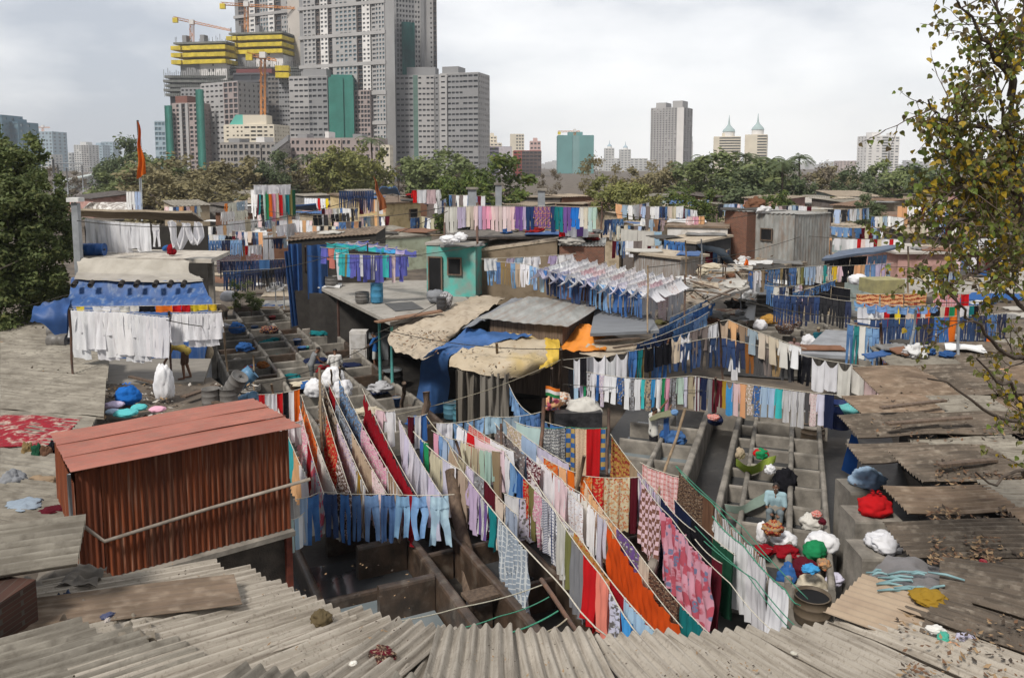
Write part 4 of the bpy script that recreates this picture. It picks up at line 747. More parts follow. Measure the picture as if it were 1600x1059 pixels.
line('over the sloping denim rack at its upper edge', [(1045, 496, 3.4), (1090, 474, 3.5), (1120, 458, 3.6)], 'light blue jeans*3,pale blue jeans*2,blue jeans*3', .5, .04, -.08)
# ---- the white and denim rack in the centre
line('on the rooftop denim rail', [(752, 405, 4.9), (824, 412, 4.85), (884, 430, 4.65), (1012, 457, 4.4)], 'light blue jeans*2,mid blue jeans,khaki trousers*2,light blue jeans,beige trousers,white trousers*2,light blue jeans*2,pale blue jeans*2,blue jeans,navy jeans*2,dark blue jeans,mid blue jeans*3,dark blue jeans*3,navy jeans,mid blue jeans,light blue jeans*3,mid blue jeans,blue jeans*2,dark blue jeans,mid blue jeans*2', .95, .03, .0, .7)
for i in range(12):
    t = i / 11; u0, v0 = 838 + 172 * t, 421 + 31 * t; u1, v1 = 905 + 160 * t, 399 + 33 * t; pal_ = R.choice(['white cloth*2,lace white cloth,white cloth', 'white cloth,pale pink cloth,lace white cloth', 'white cloth,lace pale pink cloth,white cloth*2', 'lavender cloth,white cloth*3'])
    for sg in (.8, -.8): line('folded over the white rooftop rack', [(u0, v0, 4.8 - .25 * t), (u1, v1, 4.8 - .25 * t)], pal_, .42, .04, -.06, .6, rope=sg > 0 and i % 3 == 0, swing=sg)
line('at the right end of the rooftop rack', [(1000, 452, 4.3), (1070, 440, 4.35)], 'white shirt*3,lace pale pink shirt*2,white shirt*3', 1.35, .02, -.05, .7)
line('behind the white rooftop rack', [(752, 404, 5.0), (900, 396, 5.0)], 'white sheet:1.5,gap:1,lilac shirt,pale blue shirt,white shirt*2,gap,lilac shirt,white shirt*2', .6, .03, .0, .6)
line('on the roof of the turquoise house', [(688, 323, 7.05), (748, 321, 7.1), (868, 322, 7.1), (940, 323, 7.1)], 'off white shirt*3,lilac shirt*2,cream shirt*2,pale pink shirt,lilac shirt,pink shirt*2,pale pink shirt*6,purple shirt*2,lilac shirt:.7,dark blue shirt*2,printed purple shirt*4,dark blue shirt,teal shirt*2,purple shirt*2,bright blue kurta*2,off white shirt,cream shirt,mint shirt*2', 1.05, .02, -.1, .7)
line('below the rooftop washing at right', [(872, 353, 6.2), (922, 352, 6.2)], 'red towel,white towel*2,purple cloth,white cloth', .5, .03, .0, .6)
# ---- purple rack
line('on the violet rack', [(522, 394, 5.2), (560, 397, 5.2), (640, 398, 5.1)], 'white towel,turquoise shirt*2,olive shirt:.7,sky blue shirt,violet shirt*3,white shirt:.7,violet shirt*2,striped violet shirt,violet shirt*2,turquoise towel,violet shirt,pale pink shirt:.8,violet shirt*3', 1.05, .03, -.2, .7)
line('inside the violet rack', [(500, 386, 5.3), (545, 388, 5.3)], 'violet shirt,salmon shirt,turquoise shirt*2', .8, .03, .0, .6)
for i in range(6):
    u = 508 + i * 15; line('across the top of the violet rack', [(u, 379 + i * 1, 5.3), (u + 70, 375 + i * 3.4, 5.35)], 'turquoise rag,sky blue rag,lilac rag,violet rag', .25, .02, .0, .5)
# ---- left platform washing
line('on the left platform rail', [(133, 341, 6.68), (180, 346, 6.55), (234, 349, 6.47)], 'white cloth*6', 1.22, .02, -.25, 1.0, swing=.05)
line('behind the white cloths on the left platform', [(131, 343, 6.5), (222, 348, 6.36)], 'navy sheet*2', 1.3, .02, .0, .6)
line('right of the white platform cloths', [(236, 350, 6.46), (250, 350, 6.46)], 'white trousers', 1.0, .02)
at_ = None
for i, pts in enumerate([[(268, 347), (272, 375), (278, 390), (286, 372), (291, 350)], [(290, 350), (296, 366), (305, 382), (311, 372), (309, 348)]]):
    p = [P(u, v, 31.5) for u, v in pts]; mb = MB(); mb.grid(lambda s, t: mkrope(p)[0](t) + V((.34 * (s - .5), .12 * sin(s * 9 + t * 7), .05 * sin(s * 12 + i))), 8, 24, uv=lambda s, t: (s, t * 3)); tag(mb.build('cloth', cloth(), loc=p[2], color=CC['white']), 'long white cloth looped over the left platform rail', 'cloth')
line('on the white shirt rack at left', [(108, 482, 4.6), (190, 486, 4.55), (264, 494, 4.5)], 'white kurta*11', 1.36, .02, -1.1, 1.0)
line('on the right half of the white rack', [(264, 488, 4.55), (346, 486, 4.55)], 'white kurta*7', .95, .02, -1.0, 1.0)
line('behind the white shirt rack', [(112, 479, 4.25), (345, 475, 4.25)], 'yellow towel:1,gap:1,white towel*3,off white cloth*2,black cloth:2,orange towel*2,red towel*2,yellow towel*3', .22, .02, .0, .6)
# ---------------------------------------------------------------- farther lines and shacks
def lump(name, label, cat, c, sx, sy, sz, color, mat=None, seed=0, rough=.16, knot=False, group=None, flatb=True, rz=0):
    """a soft bundle standing on point c"""
    R = random.Random(seed); mb = MB(); c = V(c); n, m_ = 44, 26; cr_ = .16 + .3 * rough
    def f(s, t):
        a = 2 * pi * s; b = pi * t; d = V((cos(a) * sin(b), sin(a) * sin(b), -cos(b)))
        k = 1 + rough * 1.3 * mn.noise(d * 1.5 + V((seed * 3.1, 0, 0))) + rough * .8 * mn.noise(d * 3.7 + V((0, seed * 2.3, 0))) + rough * .3 * mn.noise(d * 9 + V((seed, 0, 5))) - cr_ * .55 * max(0, .34 - abs(mn.noise(d * 2.1 + V((seed * 1.7, 3, 0))))) - cr_ * .5 * max(0, .3 - abs(mn.noise(d * 4.3 + V((3, seed * 1.3, 0)))))
        x, y, z = d.x * sx * k, d.y * sy * k, d.z * sz * k
        if flatb: z = max(z, -sz * .72)
        return c + V((x * cos(rz) - y * sin(rz), x * sin(rz) + y * cos(rz), z + (sz * .72 if flatb else sz)))
    mb.grid(f, n, m_, uv=lambda s, t: (s * 6.28 * sx, t * 3.1 * sz))
    if knot:
        tp = f(0, 1); 
        for q in range(4): a = q * 1.6 + seed; mb.grid(lambda s, t: tp + V((cos(a + .7 * (s - .5)) * (.03 + .28 * sx * t), sin(a + .7 * (s - .5)) * (.03 + .28 * sx * t), .05 + .3 * sz * sin(t * 2.2) * .6)), 4, 4, uv=lambda s, t: (s, t))
    return tag(mb.build(name, mat or cloth(), loc=c, color=CC.get(color, color) if isinstance(color, str) else color), label, cat, group)

ZA = 3.2
line('on the right hand denim line by the concrete roof', [(1322, 505, 4.1), (1376, 513, 4.0)], 'mid blue jeans,teal jeans:.6,off white towel:.6,light blue jeans*2', 1.15, .02, .0, .8)
line('on the long dark denim line at right', [(1352, 497, 4.0), (1460, 495, 4.0), (1580, 488, 4.0)], 'dark blue jeans*6,mid blue jeans*2,navy jeans*3,blue jeans*3,orange cloth,dark blue jeans*4,navy jeans*2,mid blue jeans*2,navy jeans*2', 1.05, .03, .0, .7)
line('in the narrow white and red row at right', [(1334, 480, 4.1), (1425, 480, 4.1), (1535, 477, 4.1)], 'white towel*5,red towel,black towel,yellow towel,black towel,cream towel*2,red towel,white towel,orange towel,black towel*2,cream towel,red towel,green towel,orange towel,white towel*2,teal towel,black towel', .6, .02, .0, .5)
line('on the long frame at right', [(1334, 459, 4.4), (1453, 457, 4.4)], 'brocade peach blanket*3', .5, .03)
line('on the red end of the long frame at right', [(1456, 459, 4.4), (1516, 459, 4.4)], 'plaid pink blanket*2,red cloth', .5, .03)
line('around the long frame at right', [(1330, 468, 4.3), (1400, 476, 4.3), (1470, 474, 4.3)], 'light blue rag*8', .3, .06)
line('on the dark denim line beyond the sacks', [(1204, 459, 3.9), (1281, 463, 3.8), (1335, 471, 3.7)], 'dark blue jeans*4,navy jeans*3,dark blue jeans,black jeans*4,navy jeans', 1.1, .03, .0, .6)
line('on the bunched denim line at right', [(1238, 457, 3.95), (1308, 436, 4.1)], 'mid blue jeans*8', .35, .03, .0, .6)
line('in the black heap line at right', [(1270, 440, 3.9), (1330, 452, 3.8)], 'black cloth*6', 1.1, .03, .0, .6)
line('on the mixed line beyond the sandy roof', [(1166, 423, 3.7), (1220, 419, 3.7), (1296, 413, 3.7)], 'mid blue shirt,white shirt*2,tan shirt,mid blue jeans*5,khaki jeans,black jeans*2,mid blue jeans*3,cream shirt,olive shirt,pale blue shirt*3,white shirt*2,turquoise shirt', 1.0, .02, .0, .6)
line('in the coat rack beside the tin house', [(1242, 369, 4.5), (1302, 371, 4.5)], 'black shirt*6,maroon shirt,dark grey shirt,red shirt,beige shirt*2,peach shirt', 1.1, .01, .0, .6)
line('above the coat rack', [(1246, 357, 4.9), (1296, 353, 4.9), (1350, 356, 4.8)], 'white shirt*3,mid blue shirt*4,off white shirt,light blue shirt*4,mid blue shirt*2', .6, .03, .0, .6)
line('right of the coat rack', [(1302, 371, 4.5), (1326, 372, 4.5)], 'white shirt,pale grey shirt', .8, .01, .0, .6)
line('on the thin red rail at far right', [(1318, 373, 4.5), (1412, 374, 4.5)], 'white towel*3,red towel,pale pink towel,white towel*2,dark red towel,cream towel,white towel*2,red towel,white towel*2', .7, .01, .0, .5)
line('under the blue sloping roof at right', [(1285, 404, 4.0), (1390, 397, 4.1)], 'black cloth*5,light blue jeans*4', .75, .02, .0, .6)
line('on the lower line under the blue sloping roof', [(1290, 416, 3.8), (1396, 411, 3.8)], 'striped navy shirt,yellow shirt,pale pink shirt,black cloth*2,peach towel*2,light blue towel*2,lilac towel*2,steel towel', .8, .02, .0, .6)
line('with pale undershirts by the far wash lane', [(1140, 560, 1.6), (1156, 561, 1.6)], 'white shirt', .8, .01)
# ---- left and centre distance
line('on the colourful saree rack by the trees', [(390, 296, 7.2), (412, 297, 7.2), (464, 296, 7.2)], 'white shirt*4,maroon saree:1,teal saree:1,black saree:1,mint saree:1,green saree:1,orange saree:1,pink saree:1,cream saree:1,red saree:1,mint saree:1,teal saree:1,olive saree:1,dark green saree:1', 1.9, .0, -.05, .5)
line('along the top of the saree rack by the trees', [(394, 289, 7.6), (456, 288, 7.6)], 'white sheet*3', .6, .02, .0, .5)
line('on the upper white line below the trees', [(344, 331, 5.0), (388, 328, 5.0)], 'white shirt*5,off white shirt*5', 1.2, .02, .0, .5)
line('with an orange cloth below the left trees', [(350, 318, 5.4), (388, 312, 5.4)], 'orange shirt,off white shirt*3,steel shirt*3,white shirt', .9, .03, .0, .5)
line('on the second white line in the left distance', [(352, 346, 5.0), (396, 342, 5.0), (437, 338, 5.0)], 'white towel*3,cream towel,white shirt*4,pale grey shirt*2', .85, .03, .0, .5)
line('on the third white line in the left distance', [(424, 354, 5.0), (472, 346, 5.0)], 'cream towel,white towel*3,pale grey towel*2,white towel*2', .8, .03, .0, .5)
line('on the black washing line in the left distance', [(487, 336, 5.6), (548, 332, 5.6)], 'black shirt*2,white shirt:.5,dark grey shirt,cream shorts,black shirt*2,khaki shorts,dark grey shirt*2', 1.3, .02, .0, .5)
line('on the short denim line in the left distance', [(316, 375, 4.5), (380, 374, 4.5)], 'mid blue jeans*6,navy jeans*3,light blue jeans*4', .9, .02, .0, .5)
line('with the ringed rug beyond the left platform', [(336, 396, 3.7), (378, 386, 3.8)], 'rugged steel mat', 1.2, .04)
line('with small cloths above the ringed rug', [(338, 389, 4.0), (378, 382, 4.0)], 'white towel,peach towel,white towel,off white towel', .4, .02)
line('with red washing beyond the left platform', [(382, 393, 3.7), (410, 387, 3.8)], 'printed pale pink mat', 1.0, .02)
line('with red and white towels beyond the ringed rug', [(382, 384, 4.1), (410, 382, 4.1)], 'red towel,white towel*4,striped white towel', .55, .02)
line('left of the blue tarpaulin shack', [(411, 369, 4.6), (427, 366, 4.6)], 'white sheet*2', 1.7, .01)
line('on the far denim line by the trees', [(528, 298, 7.0), (586, 297, 7.0)], 'dark blue jeans*6,navy jeans*5,dark blue jeans*4', 1.5, .01, .0, .5)
line('with pale washing by the far trees', [(642, 297, 7.0), (690, 296, 7.0)], 'red shirt,white sheet:2,pale pink sheet:2,white shirt', 1.1, .01, .0, .5)
line('with bright washing below the far trees', [(474, 309, 6.0), (514, 310, 6.0)], 'white shirt*5,red shirt,white shirt*2,yellow shirt', 1.0, .01, .0, .5)
line('on the front navy line beyond the potted bush', [(345, 424, 2.9), (402, 421, 2.9), (452, 417, 2.9)], 'dark blue jeans*5,navy jeans*6,black jeans*4,navy jeans*4', 1.1, .02, .0, .5)
line('on the back navy line beyond the potted bush', [(340, 408, 3.2), (448, 404, 3.2)], 'navy jeans*4,dark blue jeans*6,mid blue towel:2,navy jeans*4', 1.0, .02, .0, .5)
line('on the denim tangle above the navy lines', [(420, 372, 4.4), (500, 362, 4.4)], 'navy shirt*3,steel shirt*2,white shirt,dark blue shirt*4,olive shirt*2', .7, .05, .0, .5)
line('beside the duct on the far left roof', [(196, 299, 7.4), (220, 299, 7.4)], 'white shirt*3,pale blue shirt*2', 1.4, .0, .0, .5)
line('on the small denim line near the white hut', [(943, 343, 5.6), (976, 341, 5.6)], 'dark blue jeans*2,mid blue jeans*3', .9, .0, .0, .5)
line('with the big pale sheet in the middle distance', [(968, 357, 5.3), (1018, 361, 5.2), (1036, 362, 5.2)], 'off white sheet*2,pale blue cloth', 1.2, .02, .0, .6)
line('over the eave of the black hut', [(1037, 374, 5.0), (1072, 378, 5.0)], 'blue jeans*4', .55, .02, .0, .6)
line('with pink prints beyond the brick hut', [(1072, 338, 6.0), (1102, 337, 6.0)], 'pale pink shirt,printed pink shirt,peach shirt', .8, .01, .0, .5)
# ---- named shacks of the middle distance
shack('tin_house', 'grey corrugated tin house with a square window beside the brick hut', 1166, 1243, (331, 335), 6.2, 4, 3.0, TIN, TIN, -.02, .05, .3, wcorr=.3, wins=[(.44, .7, 1.45, .65)], cat='house')
shack('brick_hut', 'dark brick hut hung with a pale cloth left of the tin house', 1131, 1168, (328, 330), 6.3, 4, 3.4, BRICK, TIN, -.02, .05, .3, cat='house')
shack('long_shed', 'long low hut with a white painted wall and satellite dish', 1040, 1140, (352, 354), 5.5, 3, 2.0, PLAST, BROWNS, .0, .1, 0, wcol=(.62, .6, .58))
shack('black_hut', 'black walled hut under a pale roof near the sandy roof', 1030, 1088, (373, 378), 4.9, 3.5, 1.9, M('black_wall', (.045, .045, .048), (.03, .03, .032)), DUSTY, .05, .1, 0)
shack('hut', 'small grey hut with a torn tarpaulin roof in the middle distance', 984, 1064, (393, 402), 4.6, 2.2, 1.3, M('tin_wall', (.36, .36, .35), (.2, .15, .12), stretch=(6, 6, .5)), DUSTY, .0, .15, 0)
slab_poly('sandy_roof', 'wide sandy roof littered with planks in front of the tin house', 'roof', [Z(1050, 424, 3.6), Z(1112, 470, 3.6), Z(1172, 448, 3.6), Z(1130, 410, 3.6)], .12, RSLAB, warp=.06)
slab_poly('sandy_roof', 'rubble strewn earth roof below the tin house', 'roof', [Z(1100, 412, 3.5), Z(1165, 428, 3.5), Z(1262, 408, 3.5), Z(1235, 396, 3.6)], .2, M('rubble', (.33, .27, .2), (.16, .13, .1), scale=5, c3=(.5, .45, .38), s3=9, bump=.8), warp=.16, sub=16)
slab_poly('sandy_roof', 'dusty plank roof behind the white rooftop rack', 'roof', [Z(1070, 470, 3.4), Z(1110, 478, 3.4), Z(1128, 455, 3.4), Z(1060, 432, 3.4)], .1, M('dusty_plank', (.33, .28, .22), (.22, .18, .14), stretch=(1, 6, 1)), warp=.04)
drape('blue_tarpaulin', 'pale blue canvas lean to beside the black hut', [ZR(4.8, (1086, 380), (1108, 384), (1130, 388)), ZR(4.2, (1092, 396), (1118, 398), (1142, 402)), ZR(3.65, (1096, 412), (1125, 412), (1150, 412))], TARP, (.2, .28, .4), warp=.1)
slab_poly('sloping_roof', 'long sloping roof covered with blue cloth at right', 'roof', [Z(1284, 405, 4.2), Z(1412, 386, 4.5), Z(1412, 380, 4.6), Z(1310, 392, 4.4)], .12, TARP, (.10, .13, .19), warp=.12)
slab_poly('concrete_roof', 'wide weathered concrete roof behind the orange blankets', 'roof', [Z(1362, 458, 3.7), Z(1650, 458, 3.7), Z(1600, 418, 3.7), Z(1395, 436, 3.7)], .15, RSLAB, warp=.05)
mb = MB(); p = Z(1384, 457, 3.75); mb.box((p.x, p.y + .4, 4.0), (1.4, 1.0, .55), .2); tag(mb.build('block', M('mossy_block', (.33, .3, .14), (.22, .2, .11)), loc=p), 'mossy yellow concrete block at the corner of the concrete roof', 'block')
slab_poly('concrete_roof', 'low grey roof slab between the pale undershirts and denim', 'roof', [Z(1250, 552, 2.4), Z(1400, 560, 2.4), Z(1420, 520, 2.5), Z(1290, 515, 2.5)], .12, M('blue_slab', (.3, .31, .33), (.2, .205, .215), scale=1.4, bump=.2))
slab_poly('cluttered_roof', 'cluttered old roof under the right tree branches', 'roof', [Z(1390, 588, 3.1), Z(1680, 590, 3.1), Z(1680, 520, 3.3), Z(1450, 540, 3.2)], .12, ASBG, warp=.1)
shack('blue_walled_shack', 'shack hung with blue tarpaulins under a long tan roof', 446, 590, (376, 365), (5.16, 5.5), 4, 4.5, M('dark_wall', (.04, .036, .032), (.025, .022, .02)), BROWNS, .02, .1, .2)  # near-black wall colour stands in for the shaded inside
for i, (a, b) in enumerate([((452, 381), (472, 380)), ((480, 383), (512, 381)), ((445, 392), (456, 391))]):
    z0 = 5.1; A, Bq = Z(*a, z0), Z(*b, z0); h = [2.3, 2.6, 3.4][i]; mb = MB(); mb.grid(lambda s, t: A.lerp(Bq, s) + V((.25 * t * (i == 2), -.2 + .1 * sin(s * 14 + i), -h * t)), 18, 6, uv=lambda s, t: (s, t)); tag(mb.build('blue_tarpaulin', TARP, loc=A, color=(.025, .085, .25)), ['tall blue tarpaulin hanging at the left of the tan roofed shack', 'wide blue tarpaulin hanging under the tan roof', 'thin twisted blue tarpaulin at the shack corner'][i], 'tarpaulin')
shack('painted_hut', 'pale green hut with a grey roof left of the turquoise house', 586, 676, (372, 366), 4.4, 5, 2.2, PLAST, ASBG, .06, .05, 0, wcol=(.5, .55, .42))
shack('yellow_house', 'small yellow house with a brown roof below the trees', 602, 662, (317, 314), 5.6, 8, 3.2, PLAST, BROWNS, .08, .2, 0, wcol=(.58, .46, .26), wins=[(.75, .9, 1.5, 1.0)])
slab_poly('blue_roof', 'blue tarpaulin roof below the saree rack', 'roof', [Z(420, 328, 5.0), Z(496, 327, 5.0), Z(494, 319, 5.6), Z(425, 320, 5.6)], .1, TARP, (.035, .1, .27), warp=.2)
slab_poly('blue_roof', 'blue tarpaulin hump beyond the far denim line', 'roof', [Z(582, 302, 6.5), Z(625, 303, 6.5), Z(618, 292, 7.2), Z(596, 291, 7.4)], .1, TARP, (.05, .16, .36), warp=.3)
slab_poly('dusty_roof', 'brown sheet roof behind the left platform', 'roof', [Z(118, 336, 6.2), Z(318, 342, 6.2), Z(300, 330, 6.8), Z(110, 326, 6.8)], .1, DUSTY, warp=.1)
slab_poly('dusty_roof', 'long grey roof strewn with white washing at far left', 'roof', [Z(130, 325, 5.5), Z(206, 330, 5.5), Z(198, 316, 6), Z(140, 316, 6)], .1, M('speckled_roof', (.6, .58, .55), (.25, .22, .2), scale=3, lo=.45, hi=.55))
slab_poly('house_roof', 'dark flat roof carrying the rooftop washing lines', 'roof', [Z(690, 372, 5.55), Z(936, 368, 5.7), Z(930, 358, 5.8), Z(700, 360, 5.6)], .1, M('tar_roof', (.1, .09, .08), (.16, .14, .12)), warp=.05)
R = random.Random(21)
FM = [('rusty brown', M('far_rust', (.19, .115, .075), (.12, .08, .055), scale=1.5, rnd=.25)), ('grey', ASBG), ('dusty tan', M('far_tan', (.34, .28, .21), (.24, .19, .14), scale=1.2, rnd=.2)), ('dark', M('far_dark', (.1, .085, .075), (.06, .05, .045), scale=1, rnd=.2)), ('pale', M('far_pale', (.46, .43, .39), (.33, .3, .27), scale=1, rnd=.15)), ('blue', M('far_blue', (.06, .14, .3), (.05, .09, .2), scale=1, rnd=.2))]
WM = [(.16, .08, .05), (.4, .33, .24), (.2, .19, .18), (.35, .42, .42), (.5, .3, .27), (.3, .24, .18), (.14, .12, .11)]
def filler(u0, u1, v, wmin, wmax, z, where, skip=()):
    u = u0
    while u < u1:
        w_ = R.uniform(wmin, wmax); vv = v + R.uniform(-3, 3); zz = z + R.uniform(-.5, .6)
        if not any(a < u + w_ / 2 < b for a, b in skip):
            nm, m = R.choice(FM[:5] + FM[:3] + FM[:4] + [FM[5]] * (R.random() < .5))
            shack('shack', 'low shack with %s roof %s' % (nm, where), u, u + w_ * 1.05, (vv, vv + R.uniform(-3, 3)), zz, R.uniform(5, 9), 2.6, PLAST, m, R.uniform(-.02, .1), .3, R.choice([0, .3, .4]), wcol=R.choice(WM), group='shacks ' + where, amp=.03,
                  door=(R.uniform(.2, .7), .9, 1.7) if R.random() < .45 and vv > 335 else None)
        u += w_ * R.uniform(.95, 1.5)
filler(100, 1640, 306, 34, 75, 4.2, 'along the foot of the far trees')
filler(270, 1640, 319, 30, 70, 3.8, 'in the third rank of far roofs', [(560, 700)])
filler(330, 1640, 333, 34, 76, 3.5, 'in the second rank of far roofs', [(590, 960), (1110, 1250)])
filler(330, 1640, 349, 36, 76, 3.2, 'in the nearer rank of far roofs', [(430, 960), (1020, 1270)])
filler(330, 450, 372, 34, 56, 3.0, 'beyond the potted bush')
filler(1250, 1640, 368, 55, 100, 3.3, 'behind the right clothes racks', [(1250, 1310)])
filler(1400, 1640, 396, 60, 110, 3.3, 'under the right tree')
filler(930, 1040, 372, 34, 50, 3.6, 'right of the brick house')
filler(1180, 1420, 436, 60, 80, 2.6, 'behind the dark denim lines', [(1180, 1215)])
# more washing, props and scraps among the far roofs
pal = ['white shirt', 'pale blue shirt', 'mid blue jeans', 'dark blue jeans', 'off white shirt', 'maroon towel', 'black shirt', 'pale pink shirt', 'cream towel', 'steel shirt', 'navy jeans', 'white towel', 'white towel', 'dark blue jeans', 'mid blue jeans', 'white shirt', 'taupe towel', 'peach towel']
for i, (u, v, w_, z) in enumerate([(255, 322, 60, 6), (560, 312, 44, 6.2), (668, 312, 30, 6), (700, 304, 60, 6.4), (960, 318, 56, 5.8), (1040, 326, 50, 5.6), (1000, 340, 40, 5.2), (1210, 322, 60, 5.6), (1290, 326, 70, 5.4), (1360, 338, 60, 5.0), (1440, 350, 70, 4.8), (1500, 372, 80, 4.4), (1490, 400, 90, 4.2), (1440, 425, 60, 4.2), (480, 352, 50, 5), (520, 346, 46, 5.2), (560, 338, 50, 5.3), (640, 340, 40, 5.2), (360, 360, 60, 4.6), (1100, 392, 40, 4.4), (1195, 445, 60, 3.6), (950, 352, 60, 5.2), (1010, 384, 60, 4.6), (955, 376, 50, 4.9), (1085, 366, 44, 5.0), (1000, 322, 70, 5.8), (1120, 318, 60, 5.8), (400, 334, 70, 5.4), (300, 352, 60, 5.0), (500, 326, 60, 5.8), (430, 344, 60, 5.2), (1400, 322, 80, 5.4), (1330, 356, 60, 4.8), (320, 366, 50, 4.7)]):
    R2 = random.Random(i + 50); line('on the %s scattered far line' % ordw(i + 1), [(u, v, z), (u + w_ / 2, v + R2.uniform(-2, 3), z), (u + w_, v + R2.uniform(-3, 3), z)], ','.join(R2.choice(pal) for _ in range(int(w_ / 6))), .85 if v > 330 else 1.0, .03, .0, .5)
q = MB(); q.add([Z(u, v, .05) for u, v in ((1130, 585), (1345, 600), (1320, 455), (1170, 440))], [(0, 1, 2, 3)]); structure(q.build('wet_lane', SLUDGE))
for i in range(7):
    for k in range(3):
        u, v = 1205 + k * 42 + i * 6, 492 + i * 11; A = Z(u, v, .85); Bq = Z(u + 36, v + 1, .85); T = thing('wash_pen', 'dark grey concrete wash pen around the teal shirted man', 'wash pen', (A + Bq) / 2 - UP * .85, 'pens around the teal shirted man'); q = MB(); wall_seg(q, A - UP * A.z, Bq - UP * Bq.z, .14, 0, .85, seed=i + k * 9); q.build('cross_wall', CONC, T); q = MB(); wall_seg(q, Bq - UP * Bq.z + V((.08, 0, 0)), Bq - UP * Bq.z + V((.3, 1.3, 0)), .16, 0, .9, seed=i + k); q.build('side_wall', CONC, T)
# chimneys and far poles
for u, v0, v1, w_, lb in [(738, 296, 322, .42, 'left square metal chimney with a leaning plank'), (779, 289, 322, .32, 'tall concrete chimney with a flat cap'), (846, 298, 322, .36, 'short metal chimney beside the rooftop washing')]:
    p, q = P(u, v0, 41), P(u, v1 + 16, 41); T = thing('chimney', lb, 'chimney', q, 'chimneys above the rooftop washing'); mb = MB(); mb.box((p.x, p.y, (p.z + q.z) / 2), (w_, w_, p.z - q.z)); mb.build('flue', GALV, T); mb = MB(); mb.box((p.x, p.y, p.z + .05), (w_ * 1.45, w_ * 1.45, .1)); mb.build('cap', CONC, T)

stuff(FARMB.build('far_shirts', [M('far_cloth_%d' % i, c, tuple(x * .9 for x in c), scale=3) for c, i in FARC.items()]))
# ---------------------------------------------------------------- trees
def leafmat(name, a, b, c):
    return M(name, a, b, scale=2.2, lo=.36, hi=.62, c3=c, s3=6, t3=.6, rough=.7, rnd=.12, tr=.25)
LEAF = {'green': leafmat('leaf_green', (.185, .22, .085), (.125, .16, .062), (.26, .28, .12)), 'dark': leafmat('leaf_dark', (.125, .16, .075), (.08, .11, .052), (.18, .195, .09)), 'brown': leafmat('leaf_brown', (.25, .215, .11), (.175, .155, .08), (.28, .23, .125)),
        'yellow': leafmat('leaf_yellow', (.22, .22, .07), (.14, .155, .05), (.32, .3, .09)), 'bare': leafmat('leaf_bare', (.19, .155, .11), (.13, .11, .08), (.25, .21, .14)), 'big': leafmat('leaf_big', (.12, .15, .048), (.065, .092, .03), (.19, .19, .065)), 'bright': leafmat('leaf_bright', (.105, .15, .028), (.05, .08, .02), (.23, .23, .055))}
BARK = M('bark', (.11, .085, .065), (.065, .05, .04), scale=4, stretch=(3, 3, .6), bump=.6, bscale=25)
def crown_mesh(seed, nclump, nleaf, lsize, spread=.26, hollow=.35):
    R = random.Random(seed); mb = MB(); cl = []
    for i in range(nclump):
        while True:
            p = V((R.uniform(-1, 1), R.uniform(-1, 1), R.uniform(-.8, 1)))
            if hollow < p.length < 1: break
        cl.append((p, R.uniform(.5, 1.25) * spread))
    vs = []; fs = []
    for i in range(nleaf):
        c, s = cl[R.randrange(nclump)]; d = V((R.gauss(0, 1), R.gauss(0, 1), R.gauss(0, .75))); d = d.normalized() * (abs(R.gauss(.75, .3)))
        p = c + d * s; a = V((R.gauss(0, 1), R.gauss(0, 1), R.gauss(0, .6))).normalized(); n_ = (d.normalized() + V((R.gauss(0, .6), R.gauss(0, .6), R.gauss(.3, .6)))).normalized(); b = n_.cross(a)
        if b.length < .1: continue
        b.normalize(); a = b.cross(n_); l_ = lsize * R.uniform(.6, 1.4); k = len(vs)
        vs += [p - a * l_, p + b * l_ * .55, p + a * l_, p - b * l_ * .55]; fs.append((k, k + 1, k + 2, k + 3))
    mb.add(vs, fs); o = mb.build('crown', LEAF['green']); me = o.data; bpy.data.objects.remove(o); return me
CR = [crown_mesh(1, 48, 5600, .06), crown_mesh(2, 36, 5200, .06, .3), crown_mesh(3, 56, 5600, .055, .24), crown_mesh(4, 22, 2000, .045, .26, .5)]
def trunk_mb(base, top, r, seed, n=7, spread=1.0, rz=1.0):
    R = random.Random(seed); mb = MB(); h = top.z - base.z; mid = base.lerp(top, .5)
    mb.tube([base, base.lerp(top, .25) + V((R.uniform(-.1, .1) * h * .3, 0, 0)), mid], [r, r * .8, r * .6], 8)
    for i in range(n):
        a = R.uniform(0, 2 * pi); e = mid + V((cos(a) * spread * R.uniform(.5, .9), sin(a) * spread * R.uniform(.5, .9), R.uniform(.1, .9) * rz)); m_ = mid.lerp(e, .5) + V((R.uniform(-.1, .1) * spread, 0, .15 * rz))
        mb.tube([mid, m_, e], [r * .5, r * .3, r * .1], 5)
        for k in range(2):
            e2 = e + V((R.uniform(-.4, .4) * spread, R.uniform(-.4, .4) * spread, R.uniform(0, .4) * rz)); mb.tube([m_, m_.lerp(e2, .6), e2], [r * .22, r * .12, r * .05], 4)
    return mb
TI = [0]
def tree(label, u, vtop, wpx, d, kind, vb=None, cr=None, group='trees of the far tree line', asp=None):
    TI[0] += 1; i = TI[0]; top = P(u, vtop, d); rx = wpx / 2 * d / F * 1.22; base = V((top.x, d, 0)); hz = top.z + rx * .05; rz = min(hz * .5, rx * (asp or .8) * 1.15); cz = hz - rz
    T = thing('tree', label, 'tree', base, group)
    c = bpy.data.objects.new('crown', CR[cr if cr is not None else i % 3].copy()); COLL.objects.link(c); c.parent = T; c.location = (0, 0, cz); c.scale = (rx, rx * .9, rz); c.rotation_euler.z = i * 1.7
    c.data.materials.clear(); c.data.materials.append(LEAF[kind])
    trunk_mb(base, V((base.x, base.y, cz)) + UP * rz * .2, max(.12, rx * .06), i, 7, rx, rz * .8).build('trunk', BARK, T)
    return T
